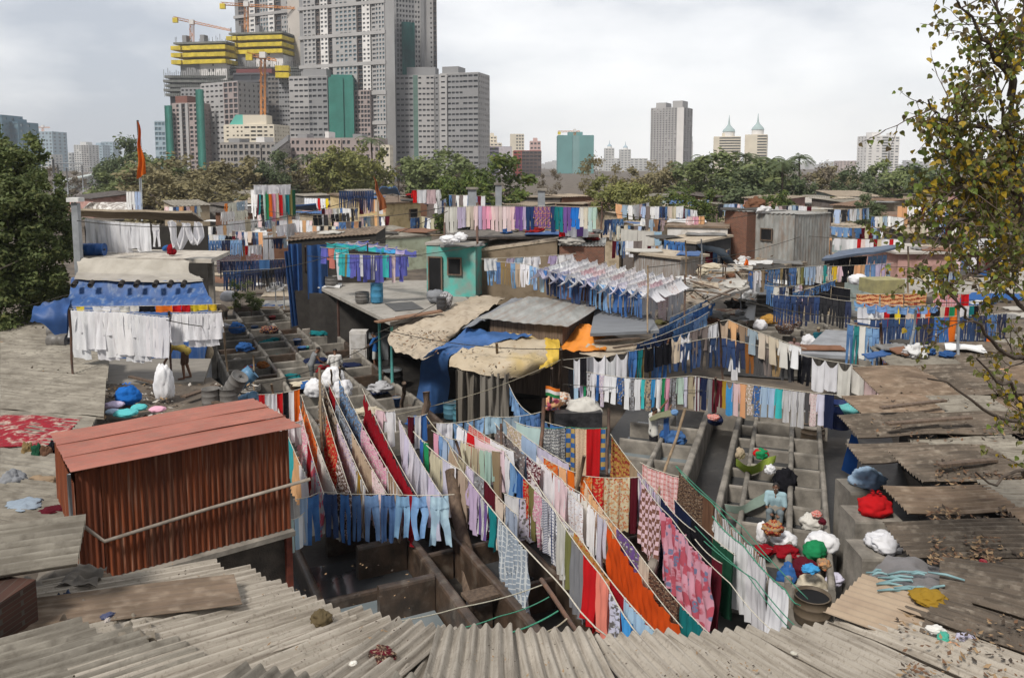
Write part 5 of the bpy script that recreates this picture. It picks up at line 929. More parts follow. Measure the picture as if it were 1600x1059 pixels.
for lb, u, vt, w_, d, k, cr, asp in [
    ('hazy bare tree beside the railway at far left', 97, 253, 62, 210, 'bare', 3, .8), ('tall dark tree left of the orange flag', 188, 220, 64, 170, 'dark', 1, 1.3), ('dark round tree between railway and flag', 178, 248, 60, 165, 'dark', 0, .9), ('light green tree under the orange flag', 196, 262, 90, 140, 'green', 2, .7), ('green tree just right of the orange flag', 238, 240, 90, 150, 'green', 0, .8),
    ('broad brownish tree right of the flag pole', 290, 247, 150, 125, 'brown', 2, .62), ('brownish tree in front of the old concrete block', 362, 250, 110, 135, 'brown', 0, .6), ('low brown tree below the flag', 262, 274, 110, 112, 'brown', 1, .7), ('brown green tree behind the white lines', 330, 280, 120, 110, 'brown', 2, .6),
    ('dark green tree below the cream office block', 430, 240, 62, 140, 'dark', 1, .9), ('brown tree in front of the low block', 478, 240, 84, 150, 'brown', 2, .75), ('yellow green tree below the netted tower', 530, 232, 84, 140, 'yellow', 0, .8), ('tall yellow green tree beside the white tower edge', 574, 224, 66, 150, 'yellow', 2, 1.0), ('brown bare tree under the grey slab block', 622, 248, 62, 160, 'bare', 3, .9), ('round green tree under the grey slab block', 680, 238, 110, 150, 'green', 0, .7), ('green tree right of the round tree', 725, 250, 80, 155, 'green', 2, .7),
    ('bushy bright tree behind the metal chimneys', 772, 249, 130, 105, 'bright', 1, .85), ('low bushy tree left of the metal chimneys', 712, 270, 76, 100, 'bright', 0, .9), ('thin bare tree in the middle distance', 946, 231, 74, 120, 'brown', 3, 1.0), ('leafy shrub tree below the thin bare tree', 960, 278, 84, 100, 'yellow', 0, .7), ('spindly spiky tree beside the rooftop washing', 857, 256, 34, 120, 'bare', 3, 1.3),
    ('brown tree left of the pale tall tower base', 1010, 255, 66, 150, 'brown', 2, .8), ('grey brown tree below the pale tall tower', 1060, 256, 70, 145, 'brown', 0, .8), ('large dark green tree in the right middle distance', 1150, 243, 150, 125, 'green', 0, .66), ('dark tree in front of the large green tree', 1178, 268, 110, 112, 'dark', 1, .75), ('green tree left of the large green tree', 1092, 256, 90, 130, 'green', 2, .8), ('bare brown tree right of the large green tree', 1262, 247, 96, 140, 'bare', 3, .8), ('brown leafed tree behind the brick hut', 1300, 262, 70, 150, 'brown', 0, .9), ('dark bush behind the palms', 1240, 258, 60, 130, 'dark', 1, .9), ('dark green tree at the right end of the tree line', 1336, 260, 74, 135, 'dark', 2, .8), ('green tree half hidden by the branch at right', 1400, 256, 90, 140, 'green', 0, .8), ('dark tree behind the right branches', 1490, 240, 130, 120, 'dark', 1, .7), ('dark tree at the right edge of the tree line', 1590, 230, 140, 110, 'dark', 0, .8),
    ('yellowish shrub before the middle tree line', 1000, 292, 70, 85, 'yellow', 1, .8), ('bright shrub left of the tin house', 1085, 292, 74, 85, 'bright', 2, .7), ('bright shrub behind the brick hut', 1212, 300, 62, 90, 'bright', 0, .8), ('dark shrub on the far right roofs', 1358, 306, 44, 70, 'dark', 1, .8)]:
    tree(lb, u, vt, w_, d, k, None, cr, asp=asp)
def palm(label, u, v, d, s=1.0):
    c = P(u, v, d); R = random.Random(int(u)); T = thing('palm_tree', label, 'palm', V((c.x, c.y, 0)), 'palms of the far tree line'); mb = MB(); mb.tube([V((c.x, c.y, 0)), V((c.x + .2, c.y, c.z * .5)), c], [.2, .16, .13], 6); mb.build('trunk', BARK, T)
    mb = MB()
    for i in range(15):
        a = i * 2.4; up = R.uniform(-.2, .9); L_ = R.uniform(2.2, 3.0) * s; pts = []
        for k in range(7):
            t = k / 6; pts.append(c + V((cos(a) * L_ * t, sin(a) * L_ * t, L_ * (up * t - (.55 + .3 * up) * t * t))))
        mb.tube(pts, .03, 4)
        for k in range(1, 7):
            for sgn in (-1, 1):
                for m_ in range(3):
                    p = pts[k - 1].lerp(pts[k], m_ / 3); dr = (pts[k] - pts[k - 1]).normalized(); sd = dr.cross(UP).normalized() * sgn; q = p + sd * .5 * s + dr * .3 * s - UP * .25 * s
                    mb.add([p - dr * .06, p + dr * .06, q], [(0, 1, 2)])
    mb.build('fronds', LEAF['dark'], T)
for u, v, d, lb in [(1100, 247, 130, 'tall palm left of the spired towers'), (1066, 258, 140, 'short palm below the pale tall tower'), (1165, 244, 128, 'palm in front of the gap between spired towers'), (1181, 249, 128, 'small palm right of the spired tower gap'), (1205, 250, 125, 'palm right of the spired towers'), (1222, 256, 118, 'dark leaning palm above the brown tree'), (1249, 246, 130, 'tall palm above the bare brown tree'), (580, 219, 150, 'palm in front of the white tower edge'), (514, 240, 150, 'low palm below the netted tower'), (480, 246, 150, 'small palm before the low block')]: palm(lb, u, v, d)
# left big tree
def bigtree(label, blobs, base, kind, r, seed):
    T = thing('tree', label, 'tree', base); vs = []
    R = random.Random(seed); mb = MB(); fork = base + UP * 3
    mb.tube([base, base + V((.1, 0, 1.5)), fork], [r, r * .8, r * .7], 9)
    for c, rad in blobs: mb.tube([fork, fork.lerp(c, .5) + V((R.uniform(-.3, .3), 0, .3)), c], [r * .5, r * .3, r * .08], 6)
    mb.build('trunk', BARK, T)
    for i, (c, rad) in enumerate(blobs):
        me = CR[i % 3].copy(); o = bpy.data.objects.new('crown', me); COLL.objects.link(o); o.parent = T; o.location = c - base; o.scale = (rad, rad, rad * .95); o.rotation_euler.z = i * 2.1; me.materials.clear(); me.materials.append(LEAF[kind])
bigtree('large dense dark tree filling the left edge', [(P(25, 265, 33), 1.5), (P(-25, 300, 33), 1.9), (P(62, 312, 32), 1.35), (P(12, 345, 31), 1.7), (P(75, 365, 32), 1.25), (P(-10, 400, 31), 1.9), (P(60, 420, 31), 1.3), (P(20, 460, 31), 1.6), (P(80, 455, 33), 1.0), (P(-40, 240, 34), 1.5)], V((-21.5, 33, 0)), 'big', .3, 5)
# right foreground tree with yellowing heart leaves
LF = {}
for nm, a, b in [('leaf_olive', (.155, .155, .042), (.095, .105, .028)), ('leaf_gold', (.42, .29, .022), (.29, .2, .018)), ('leaf_dull', (.16, .125, .06), (.11, .085, .045)), ('leaf_fresh', (.19, .24, .05), (.115, .165, .032))]: LF[nm] = M(nm, a, b, scale=9, rough=.5, tr=.35)
TW = M('twig_bark', (.12, .085, .065), (.075, .055, .045), scale=9, bump=.3)
R = random.Random(77)
base = V((8.6, 9.3, 0)); T = thing('tree', 'near tree with thin branches and yellowing heart shaped leaves at right', 'tree', base)
limbs = [[(1640, 700, 9.2), (1625, 560, 9.2), (1612, 430, 9.1), (1585, 300, 8.9), (1576, 250, 8.8), (1580, 180, 8.7), (1584, 130, 8.6)],
 [(1584, 130, 8.6), (1581, 115, 8.4), (1556, 100, 8.2), (1537, 70, 8.0), (1526, 40, 7.9), (1493, 0, 7.8)], [(1584, 130, 8.6), (1596, 60, 8.5), (1600, -20, 8.4)], [(1578, 150, 8.6), (1575, 70, 8.3), (1559, 20, 8.1), (1552, -20, 8)],
 [(1576, 250, 8.8), (1570, 215, 8.5), (1530, 195, 8.2), (1493, 192, 8.0), (1467, 180, 7.9), (1448, 160, 7.8)], [(1585, 300, 8.9), (1567, 270, 8.4), (1530, 255, 8.1), (1500, 215, 7.9), (1496, 150, 7.8)],
 [(1605, 265, 8.9), (1552, 285, 8.3), (1500, 290, 8.0), (1459, 318, 7.8)], [(1612, 400, 9.1), (1567, 400, 8.4), (1515, 430, 7.9), (1485, 445, 7.7)], [(1612, 430, 9.1), (1581, 340, 8.6), (1537, 330, 8.2), (1493, 350, 7.9), (1463, 360, 7.8)],
 [(1625, 560, 9.2), (1581, 560, 8.4), (1537, 520, 8.0), (1500, 480, 7.7), (1482, 440, 7.6)], [(1640, 700, 9.2), (1589, 660, 8.2), (1537, 640, 7.8), (1493, 600, 7.6), (1452, 592, 7.5)], [(1640, 700, 9.2), (1580, 600, 8.2), (1559, 600, 7.9), (1530, 560, 7.7)], [(1640, 760, 9), (1589, 730, 8.0), (1552, 760, 7.7), (1522, 740, 7.6)],
 [(1600, 350, 9), (1581, 230, 8.5), (1559, 150, 8.2), (1544, 110, 8)], [(1612, 430, 9.1), (1590, 330, 9.4), (1574, 260, 9.6)], [(1620, 500, 9.2), (1589, 470, 9.3), (1552, 440, 9.2)]]
den = [0, .75, .5, .65, 1.0, .9, 1.4, 1.0, 1.3, .35, .1, .14, .07, .8, 1.2, .9]
mb = MB(); twigs = MB(); lv = {k: ([], []) for k in LF}
def leaf(p, d, s):
    k = R.choices(list(LF), [.42, .22, .16, .2])[0]; vs, fs = lv[k]; d = d.normalized(); n_ = V((R.gauss(0, .8), -1 + R.gauss(0, .7), R.gauss(.2, .7))).normalized(); b = n_.cross(d)
    if b.length < .1: return
    b.normalize(); n_ = d.cross(b); i = len(vs); cu = R.uniform(-.25, .1) * s
    out = [(0, 0), (.05, .34), (.25, .46), (.5, .4), (.75, .2), (1.12, 0), (.75, -.2), (.5, -.4), (.25, -.46), (.05, -.34)]
    vs.append(p + d * (.45 * s) + n_ * cu)
    for x, y in out: vs.append(p + d * (x * s) + b * (y * s) - n_ * (abs(y) * .25 * s))
    for j in range(10): fs.append((i, i + 1 + j, i + 1 + (j + 1) % 10))
def twig(p, d, L_, r, lvl):
    n = 4; pts = [p]; dd = d.normalized()
    for i in range(n):
        dd = (dd + V((R.gauss(0, .22), R.gauss(0, .22), R.gauss(.02, .2)))).normalized(); pts.append(pts[-1] + dd * (L_ / n))
        if lvl:
            if R.random() < .8: twig(pts[-1], dd + V((R.gauss(0, .7), R.gauss(0, .7), R.gauss(0, .7))), L_ * R.uniform(.45, .7), r * .6, lvl - 1)
        for q in range(2 if lvl == 0 else 1):
            if R.random() < .85: leaf(pts[-1] + V((R.gauss(0, .03), R.gauss(0, .03), R.gauss(0, .03))), V((R.gauss(0, .5), R.gauss(0, .5), -.75)), R.uniform(.032, .07))
    twigs.tube(pts, [r, r * .85, r * .7, r * .55, r * .4], 4)
for li, (lm, dn) in enumerate(zip(limbs, den)):
    pts = [P(*q) for q in lm]; at, T_ = mkrope(pts); n = len(pts) * 3; r0 = .085 if li == 0 else .034; q = [at(i / n) + V((R.gauss(0, .015), R.gauss(0, .015), R.gauss(0, .015))) * (i > 0) for i in range(n + 1)]
    mb.tube(q, [r0 * (1 - .75 * i / n) for i in range(n + 1)], 7)
    if li:
        for i in range(int(T_ * 11 * dn)):
            t = R.uniform(.12, 1); p = at(t); dr = (at(min(1, t + .05)) - at(max(0, t - .05))).normalized(); twig(p, dr + V((R.gauss(0, .8), R.gauss(0, .6), R.gauss(.1, .8))), R.uniform(.25, .6), .008, 1)
pts = [base, base + V((.2, 0, 2)), P(1640, 700, 9.2)]; mb.tube(pts, [.16, .12, .085], 9)
mb.build('trunk', BARK, T); twigs.build('twigs', TW, T)
for k in LF:
    q = MB(); q.add(*lv[k]); q.build('foliage', LF[k], T)
print('leaves', sum(len(v[1]) // 10 for v in lv.values()))
# ---------------------------------------------------------------- the city behind
def flat(n, c, k=.82, sc=.06, **kw): return M(n, c, tuple(x * k for x in c), scale=sc, **kw)
GC, GL, GW = flat('tower_concrete', (.27, .27, .275)), flat('tower_light', (.40, .39, .385)), flat('tower_white', (.72, .70, .68))
CRM, PNK, BRN, GRN = flat('tower_cream', (.66, .60, .49)), flat('tower_pinkish', (.36, .30, .285)), flat('tower_brown', (.15, .125, .115)), flat('net_green', (.05, .22, .18), .7, .12)
PANE, PANB, PANW = M('pane_dark', (.035, .04, .047), (.07, .075, .085), scale=.15, rough=.3, spec=.5), M('pane_blue', (.10, .16, .2), (.16, .24, .28), scale=.05, rough=.2, spec=.6), M('pane_grey', (.12, .135, .15), (.2, .21, .23), scale=.15, rough=.3)
YEL = flat('safety_yellow', (.70, .54, .05), .62, .35)
CRANE = M('crane_orange', (.6, .25, .07), (.5, .2, .06), scale=.3)
BLU, PBL, LBL = flat('glass_blue', (.10, .19, .25), .8), flat('pale_blue_block', (.33, .42, .48), .9), flat('light_block', (.55, .55, .54), .9)
def bay(T, O, U, w_, z0, z1, nf, nc, wall, pane, wx=.6, wy=.5, rec=.5, name='bay', skip=None):
    """a storey grid: connected wall with recessed openings, and the panes behind it as one part"""
    Nn = V((U.y, -U.x, 0)); a = MB(); b = MB(); W = lambda s, z, o=0: O + U * (w_ * s) + UP * z - Nn * o
    fh = (z1 - z0) / nf; vid = {}; vs = []; fs = []; pv = []; pf = []
    def vx(i, j):
        if (i, j) not in vid: vid[(i, j)] = len(vs); vs.append(W(i / nc, z0 + j * fh))
        return vid[(i, j)]
    rq = random.Random(int(abs(O.x) * 7 + nc)); odd = {(rq.randrange(nc), rq.randrange(nf)) for _ in range(nc * nf // 14)}
    for j in range(nf):
        for i in range(nc):
            o4 = [vx(i, j), vx(i + 1, j), vx(i + 1, j + 1), vx(i, j + 1)]
            if (skip and skip(i, j)) or ((i, j) in odd and nc > 1): fs.append(tuple(o4)); continue
            s0, s1 = (i + .5 - wx / 2) / nc, (i + .5 + wx / 2) / nc; y0 = z0 + (j + .5 - wy / 2) * fh; y1 = y0 + wy * fh; k = len(vs)
            for o in (0, rec): vs += [W(s0, y0, o), W(s1, y0, o), W(s1, y1, o), W(s0, y1, o)]
            for q in range(4): r = (q + 1) % 4; fs.append((o4[q], o4[r], k + r, k + q)); fs.append((k + q, k + r, k + 4 + r, k + 4 + q))
            m = len(pv); pv += [W(s0, y0, rec - .01), W(s1, y0, rec - .01), W(s1, y1, rec - .01), W(s0, y1, rec - .01)]; pf.append((m, m + 1, m + 2, m + 3))
    a.add(vs, fs); wo = a.build(name, wall, T); 
    if pf: b.add(pv, pf); po = b.build('windows', pane, wo); po['kind'] = 'stuff'
    return wo
def tower(label, u0, u1, vt, d0, d1, dep, segs, nf, vb=262, name='tower', cat='tower', top=None, side=(.3, 6), sidew=None, group=None, roofm=None, z0=0):
    """front face from (u0, d0) to (u1, d1), roof at row vt; segs = [(share, wall, pane, columns, wx, wy, offset)]"""
    A = P(u0, vt, d0); B_ = P(u1, vt, d1); zt = (A.z + B_.z) / 2; A.z = B_.z = 0; U = B_ - A; W_ = U.length; U.normalize(); D = V((-U.y, U.x, 0))
    zb = P((u0 + u1) / 2, vb, (d0 + d1) / 2).z; fh = (zt - zb) / nf; n = max(1, int((zt - z0) / fh)); T = thing(name, label, cat, (A + B_) / 2 + UP * z0, group); tot = sum(s[0] for s in segs); x = 0
    for sg in segs:
        w_ = W_ * sg[0] / tot; wall, pane, nc = sg[1], sg[2], sg[3]; wx, wy = (sg[4], sg[5]) if len(sg) > 5 else (.6, .5); off = sg[6] if len(sg) > 6 else 0
        if nc: bay(T, A + U * x - D * off, U, w_, z0, zt, n, nc, wall, pane, wx, wy)
        else: mb = MB(); mb.box(A + U * (x + w_ / 2) - D * (off - .5) + UP * ((z0 + zt) / 2), (w_, 1.0, zt - z0), atan2(U.y, U.x)); mb.build('bay', wall, T)
        x += w_
    sw = sidew or segs[0][1]
    core = MB(); c = (A + B_) / 2 + D * (dep / 2 + .6); core.box(c + UP * (z0 + zt - .3) / 2, (W_ - 1.0, dep, zt - z0 - .3), atan2(U.y, U.x)); core.build('body', sw, T)
    for (O, Uq, s_) in ((A + D * dep, -D, segs[0]), (B_, D, segs[-1])):      # side faces with their own openings
        if side[1]: bay(T, O, Uq, dep, z0, zt, n, max(2, int(side[1])), sw, s_[2] or PANE, side[0], .45, name='side')
    mb = MB(); mb.box(c + UP * (zt + .1) - D * .3, (W_ - .4, dep + .2, .5), atan2(U.y, U.x)); mb.build('roof', roofm or sw, T)
    for (s0, s1, hgt, m) in (top or []):
        mb = MB(); cc = A + U * (W_ * (s0 + s1) / 2) + D * dep * .5; mb.box(cc + UP * (zt + hgt / 2 + .3), (W_ * (s1 - s0), dep * .6, hgt), atan2(U.y, U.x)); mb.build('stair_head', m or sw, T)
    return T, A, U, D, zt, W_
def belts(T, A, U, D, W_, zs, m, h=1.6, out=1.0):
    for z in zs: mb = MB(); mb.box(A + U * W_ / 2 - D * out / 2 + UP * z, (W_ + .6, out, h), atan2(U.y, U.x)); mb.build('belt', m, T)
# tallest pair
t = tower('very tall white and brown residential tower with horizontal belts', 463, 599, -150, 405, 385, 8, [(.05, GC, None, 0), (.13, GL, PANW, 3, .62, .6, .8), (.05, BRN, PANE, 2, .8, .7), (.08, GW, PANW, 2, .6, .55, .9), (.04, BRN, PANE, 1, .8, .8), (.03, GL, None, 0, 0, 0, .6), (.22, GL, PANB, 5, .62, .58, .6), (.06, BRN, PANE, 1, .8, .8), (.08, GW, PANW, 2, .55, .5, .9), (.05, GL, PANW, 1, .6, .5), (.09, GL, PANB, 3, .55, .6, .7)], 58, 240, sidew=flat('bright_flank', (.82, .80, .77)), side=(.3, 0))
belts(t[0], t[1], t[2], t[3], t[5], [28, 42, 56, 70, 84, 98, 112], GL)
t = tower('tall grey and brown tower behind the upper crane', 362, 447, -120, 490, 470, 24, [(.06, GC, None, 0), (.1, BRN, PANE, 2, .8, .6), (.1, GL, PANW, 2), (.1, GW, PANW, 1, .6, .5, .8), (.08, BRN, PANE, 1, .7, .8), (.14, GL, PANB, 3, .6, .6, .6), (.1, GW, PANW, 1, .6, .5, .8), (.1, BRN, PANE, 1, .8, .8), (.12, GL, PANB, 3)], 50, 240, sidew=GC)
belts(t[0], t[1], t[2], t[3], t[5], [75, 95, 115], GL)
tower('pale blank tower flank between the two tallest towers', 445, 464, -120, 455, 450, 20, [(1, flat('flank_cream', (.5, .46, .42)), None, 0)], 50, 240, side=(.3, 0))
t = tower('tall grey tower partly wrapped in green netting', 617, 681, -110, 440, 450, 22, [(.07, GC, PANE, 1, .7, .7), (.38, GC, PANE, 5, .6, .5), (.14, GL, PANE, 2), (.08, GC, None, 0, 0, 0, 1), (.14, GL, None, 0), (.1, GL, PANE, 1, .4, .4), (.09, BRN, PANE, 1, .8, .8)], 46, 240)
mb = MB(); A, U, D = t[1], t[2], t[3]; zt_ = P(630, 34, 440).z; mb.grid(lambda s, q: A + U * (2.5 + 7.5 * s) - D * (1.2 + .5 * sin(s * 9 + q * 3)) + UP * (q * zt_), 12, 20); mb.build('netting', M('dark_net', (.02, .11, .10), (.015, .06, .06), scale=.12), t[0])
# slab blocks
W3 = lambda n, m=GC, p=PANE, wx=.6, wy=.42, o=0: (1, m, p, n, wx, wy, o)
tower('long grey slab block under construction right of the white tower edge', 611, 686, 118, 400, 398, 16, [(.46, GC, PANE, 5, .74, .36), (.1, M('net_pale', (.12, .2, .17), (.09, .15, .13), scale=.2), None, 0), (.34, GL, PANE, 4, .7, .36, .5), (.1, GC, PANE, 1, .4, .3)], 18, 262, top=[(.3, .9, 4, GC)])
tower('right hand grey slab block with a roof tank', 687, 748, 115, 396, 390, 16, [(.2, GL, PANE, 1, .5, .3, .8), (.4, GC, PANE, 4, .76, .36), (.4, GC, PANE, 3, .8, .38, .6)], 18, 262, top=[(0, .42, 3.5, GC)])
tower('grey slab block left of the green netted block', 451, 512, 120, 392, 388, 15, [(.5, GL, PANE, 4, .76, .36), (.1, GC, PANE, 1, .8, .5), (.4, GC, PANE, 3, .72, .4, .6)], 17, 262, top=[(.3, .9, 3.5, GC)])
tower('block fully wrapped in bright green netting', 513, 552, 122, 385, 385, 14, [(.3, GRN, None, 0, 0, 0, .3), (.3, GRN, None, 0, 0, 0, 1.2), (.4, GRN, None, 0, 0, 0, .5)], 20, 262, sidew=GRN, side=(.3, 0), top=[(.05, .9, 1.5, GRN)])
tower('bare concrete frame right of the green netted block', 553, 578, 142, 388, 386, 14, [W3(5, PNK, PANE, .75, .65)], 17, 262)
tower('stepped grey block with brown edges left of the slab block', 418, 452, 120, 400, 398, 14, [(.5, M('scaffold_grey', (.2, .19, .18), (.13, .12, .115), scale=.3), PANE, 3, .7, .5), (.5, GC, PANE, 4, .7, .4)], 20, 262)
tower('dark open floored block behind the middle crane mast', 364, 420, 115, 430, 428, 20, [(1, flat('dark_floors', (.12, .12, .13)), PANE, 2, .96, .7)], 13, 262, top=[(.0, 1, 2.5, flat('maroon_band', (.2, .07, .07)))])
tower('grey block with a bare frame end right of the pinkish block', 313, 371, 130, 390, 376, 16, [(.62, GL, PANE, 5, .62, .36), (.38, PNK, PANE, 3, .74, .72)], 17, 262)
tower('narrow grey block wrapped at its foot with green net', 282, 314, 138, 405, 403, 14, [(1, GC, PANE, 5, .55, .42)], 20, 262)
tower('pinkish bare frame block at the left of the construction site', 268, 309, 162, 382, 378, 14, [(.3, PNK, PANE, 2, .65, .6), (.1, GL, None, 0, 0, 0, .6), (.14, BRN, PANE, 1, .8, .8), (.1, GL, None, 0, 0, 0, .6), (.36, PNK, PANE, 2, .65, .6)], 15, 262, top=[(0, .45, 3.5, flat('rust_top', (.2, .09, .07)))])
mb = MB(); a, b = P(309, 240, 377), P(316, 140, 377); mb.grid(lambda s, q: V((a.x + (b.x - a.x) * s * 1.1, 377 + sin(s * 7), b.z * q)), 4, 8); tag(mb.build('netting', GRN, loc=(a.x, 377, 0)), 'vertical strip of green netting between two grey blocks', 'netting')
mb = MB(); a, b = P(260, 240, 379), P(268, 165, 379); mb.grid(lambda s, q: V((a.x + (b.x - a.x) * s, 379 + sin(s * 7), b.z * q)), 4, 8); tag(mb.build('netting', GRN, loc=(a.x, 379, 0)), 'green netting on the far left edge of the construction blocks', 'netting')
# two rising cores with yellow screens
SCAF = M('scaffold', (.12, .13, .12), (.2, .2, .19), scale=.5)
for (u0, u1, vy0, vy1, vb_, lb, d) in [(272, 357, 70, 103, 128, 'left rising tower core with yellow safety screens', 440), (358, 445, 55, 87, 112, 'middle rising tower core with yellow safety screens', 445)]:
    A = P(u0, vb_, d); B_ = P(u1, vb_, d - 6); zt = P(u0, vy0, d).z; zy = P(u0, vy1, d).z; U = B_ - A; U.z = 0; W_ = U.length; U.normalize(); D = V((-U.y, U.x, 0)); O = V((A.x, A.y, 0)); T = thing('tower_core', lb, 'tower', O + U * W_ / 2); rz = atan2(U.y, U.x)
    mb = MB(); mb.box(O + U * W_ * .30 + D * 8 + UP * zy / 2, (W_ * .36, 14, zy + 2), rz); mb.box(O + U * W_ * .12 + D * 6 + UP * zy / 2, (W_ * .06, 8, zy + 1.7), rz); mb.build('core_wall', GC, T)
    bay(T, O + U * W_ * .46 + D * 1, U, W_ * .5, A.z - 12, zy + 2, 7, 7, GW, PANE, .5, .5, .4, 'core_wall', skip=lambda i, j: i not in (2, 3)); mb = MB(); mb.box(O + U * W_ * .71 + D * 8 + UP * zy / 2, (W_ * .49, 12.6, zy), rz); mb.build('core_back', GW, T)
    hh = (zt - zy) / 3
    for k in range(3):
        for (s0, s1, o) in ((0, .17, 1.2), (.17, .36, 0), (.36, .98, .8)):
            mb = MB(); mb.box(O + U * W_ * (s0 + s1) / 2 + D * (7 - o) + UP * (zy + hh * (k + .45)), (W_ * (s1 - s0) + .3, 15, hh * .58), rz); mb.build('safety_screen', YEL, T)
    mb = MB(); mb.box(O + U * W_ * .5 + D * 7 + UP * (zt + .6), (W_ * .97, 14, 1.0), rz); mb.build('deck', SCAF, T)
    for s in (.12, .45): mb = MB(); mb.box(O + U * W_ * s + D * 7 + UP * (zt + 3), (2.4, 4, 5), rz); mb.build('hoist_head', GC, T)
    R = random.Random(3); mb = MB()
    for i in range(26): s = R.random(); h = R.uniform(1, 4); p = O + U * W_ * s + D * R.uniform(0, 12) + UP * (zt + 1); mb.tube([p, p + UP * h], .12, 4)
    stuff(mb.build('rebar', SCAF, T))
for (u0, u1, v0, v1, lb, d, m) in [(258, 380, 117, 152, 'scaffolded podium ring round the left tower core', 436, SCAF), (354, 466, 104, 125, 'scaffolded podium ring round the middle tower core', 440, SCAF)]:
    A, B_ = P(u0, v0, d), P(u1, v0 + 3, d - 4); zl = P(u0, v1, d).z; T = thing('podium', lb, 'scaffold', V(((A.x + B_.x) / 2, d, 0))); n = 5
    for k in range(n):
        z = zl + (A.z - zl) * (k + .5) / n; mb = MB(); mb.box(((A.x + B_.x) / 2, d + 10 - k % 2 * .6, z), (B_.x - A.x + (k % 2) * 1.2, 22, (A.z - zl) / n * .55), .03); mb.build('deck', m, T)
    mb = MB(); mb.box(((A.x + B_.x) / 2, d + 11, A.z / 2 - 1), ((B_.x - A.x) * .94, 18, A.z - 2)); mb.build('core_block', flat('dark_core', (.09, .09, .095)), T); R = random.Random(int(u0)); mb = MB()
    for i in range(40): x = A.x + (B_.x - A.x) * i / 39; mb.tube([(x, d - 1.6, zl), (x, d - 1.6, A.z + R.uniform(.5, 3.5))], .13, 4)
    stuff(mb.build('scaffold_pole', SCAF, T))
mb = MB(); p = P(442, 113, 396); T = thing('safety_screen', 'small yellow safety screen on top of the stepped grey block', 'screen', p)
for k in range(2): mb = MB(); mb.box(p + UP * (1.6 - 3.2 * k), (6.4, 5, 2.5), .1); mb.build('panel', YEL, T)
def crane(label, u, vb, vt, ua, va, ub, vb2, d, s=1.0):
    p, q = P(u, vb, d), P(u, vt, d); a, b = P(ua, va, d), P(ub, vb2, d); T = thing('tower_crane', label, 'crane', p); mb = MB(); w_ = .8 * s
    for dx in (-w_, w_):
        for dy in (-w_, w_): mb.tube([p + V((dx, dy, 0)), q + V((dx, dy, 0))], .2 * s, 4)
    n = max(3, int((q.z - p.z) / (2.4 * s)))
    for i in range(n): z0, z1 = p.z + (q.z - p.z) * i / n, p.z + (q.z - p.z) * (i + 1) / n; sg = 1 if i % 2 else -1; mb.tube([(p.x - w_ * sg, p.y - w_, z0), (p.x + w_ * sg, p.y - w_, z1)], .13 * s, 4)
    mb.build('mast', CRANE, T); mb = MB()
    for o in (UP * 1.3 * s, V((0, -.6, 0)), V((0, .6, 0))): mb.tube([a + o, b + o * .5], .16 * s, 4)
    n = max(6, int((b - a).length / 2.2))
    for i in range(n): x, y = a.lerp(b, i / n), a.lerp(b, (i + .5) / n); mb.tube([x, y + UP * 1.2 * s], .1 * s, 4); mb.tube([y + UP * 1.2 * s, a.lerp(b, (i + 1) / n)], .1 * s, 4)
    mb.build('jib', CRANE, T); mb = MB(); m = P(u, (va + vb2) / 2, d); mb.box(q + UP * 1.0, (2.4 * s, 2.2 * s, 2.4 * s)); mb.build('cab', GW, T); mb = MB(); mb.box(a + V((1, 0, -.7 * s)), (2.6 * s, 1.6, 2.6 * s)); mb.build('counterweight', YEL, T)
crane('orange tower crane on the left core', 300, 72, 38, 271, 30, 361, 49, 446); crane('orange tower crane in front of the tall brown tower', 385, 56, 10, 345, 8, 470, 15, 452, 1.1); crane('reddish crane mast standing before the dark open floors', 411, 192, 90, 386, 87, 432, 96, 370, 1.1)
# cream offices and low blocks
t = tower('cream office block with a teal roof patch', 349, 428, 196, 330, 326, 14, [(.16, CRM, PANE, 1, .3, .35), (.24, CRM, PANE, 3, .45, .35), (.38, CRM, PANE, 3, .8, .45), (.22, CRM, PANE, 2, .6, .4)], 5, 226, name='office_block', cat='building', sidew=CRM); A, U, D, zt = t[1:5]
mb = MB(); mb.box(A + U * 12.5 + D * 5 + UP * (zt + 2.1), (9.5, 8, 4.2)); mb.build('penthouse', CRM, t[0]); mb = MB(); o = A + U * 1.5 + D * 2 + UP * (zt + .4); mb.hexa([o, o + U * 6.1, o + U * 6.1 + D * 6, o + D * 6], [o + U * 3 + UP * 4, o + U * 6.1 + UP * 4, o + U * 6.1 + D * 6 + UP * 4, o + D * 6 + U * 3 + UP * 4]); mb.build('roof_patch', flat('teal_roof', (.12, .42, .36)), t[0])
tower('weathered old concrete block below the cream office', 343, 430, 224, 290, 286, 12, [(.25, flat('old_conc', (.3, .28, .26)), PANE, 4, .6, .5), (.5, flat('old_conc', (.3, .28, .26)), PANE, 5, .65, .6, .6), (.25, flat('old_conc', (.3, .28, .26)), PANE, 3, .6, .5)], 4, 262, name='apartment_block', cat='building', top=[(.1, .3, 1.5, GC), (.6, .75, 2, GW)])
tower('long low pinkish block with roof clutter', 447, 592, 217, 300, 296, 12, [(.3, PNK, PANE, 6, .6, .5), (.3, flat('low_pink', (.42, .34, .31)), PANE, 7, .5, .5, .5), (.4, PNK, PANE, 8, .6, .5)], 3, 246, name='apartment_block', cat='building', top=[(.1, .2, 1.6, GC), (.4, .44, 2.4, GW), (.7, .8, 1.5, GC)])
tower('small cream block at the foot of the white tower', 594, 609, 228, 280, 280, 8, [W3(2, CRM)], 4, 262, name='apartment_block', cat='building')
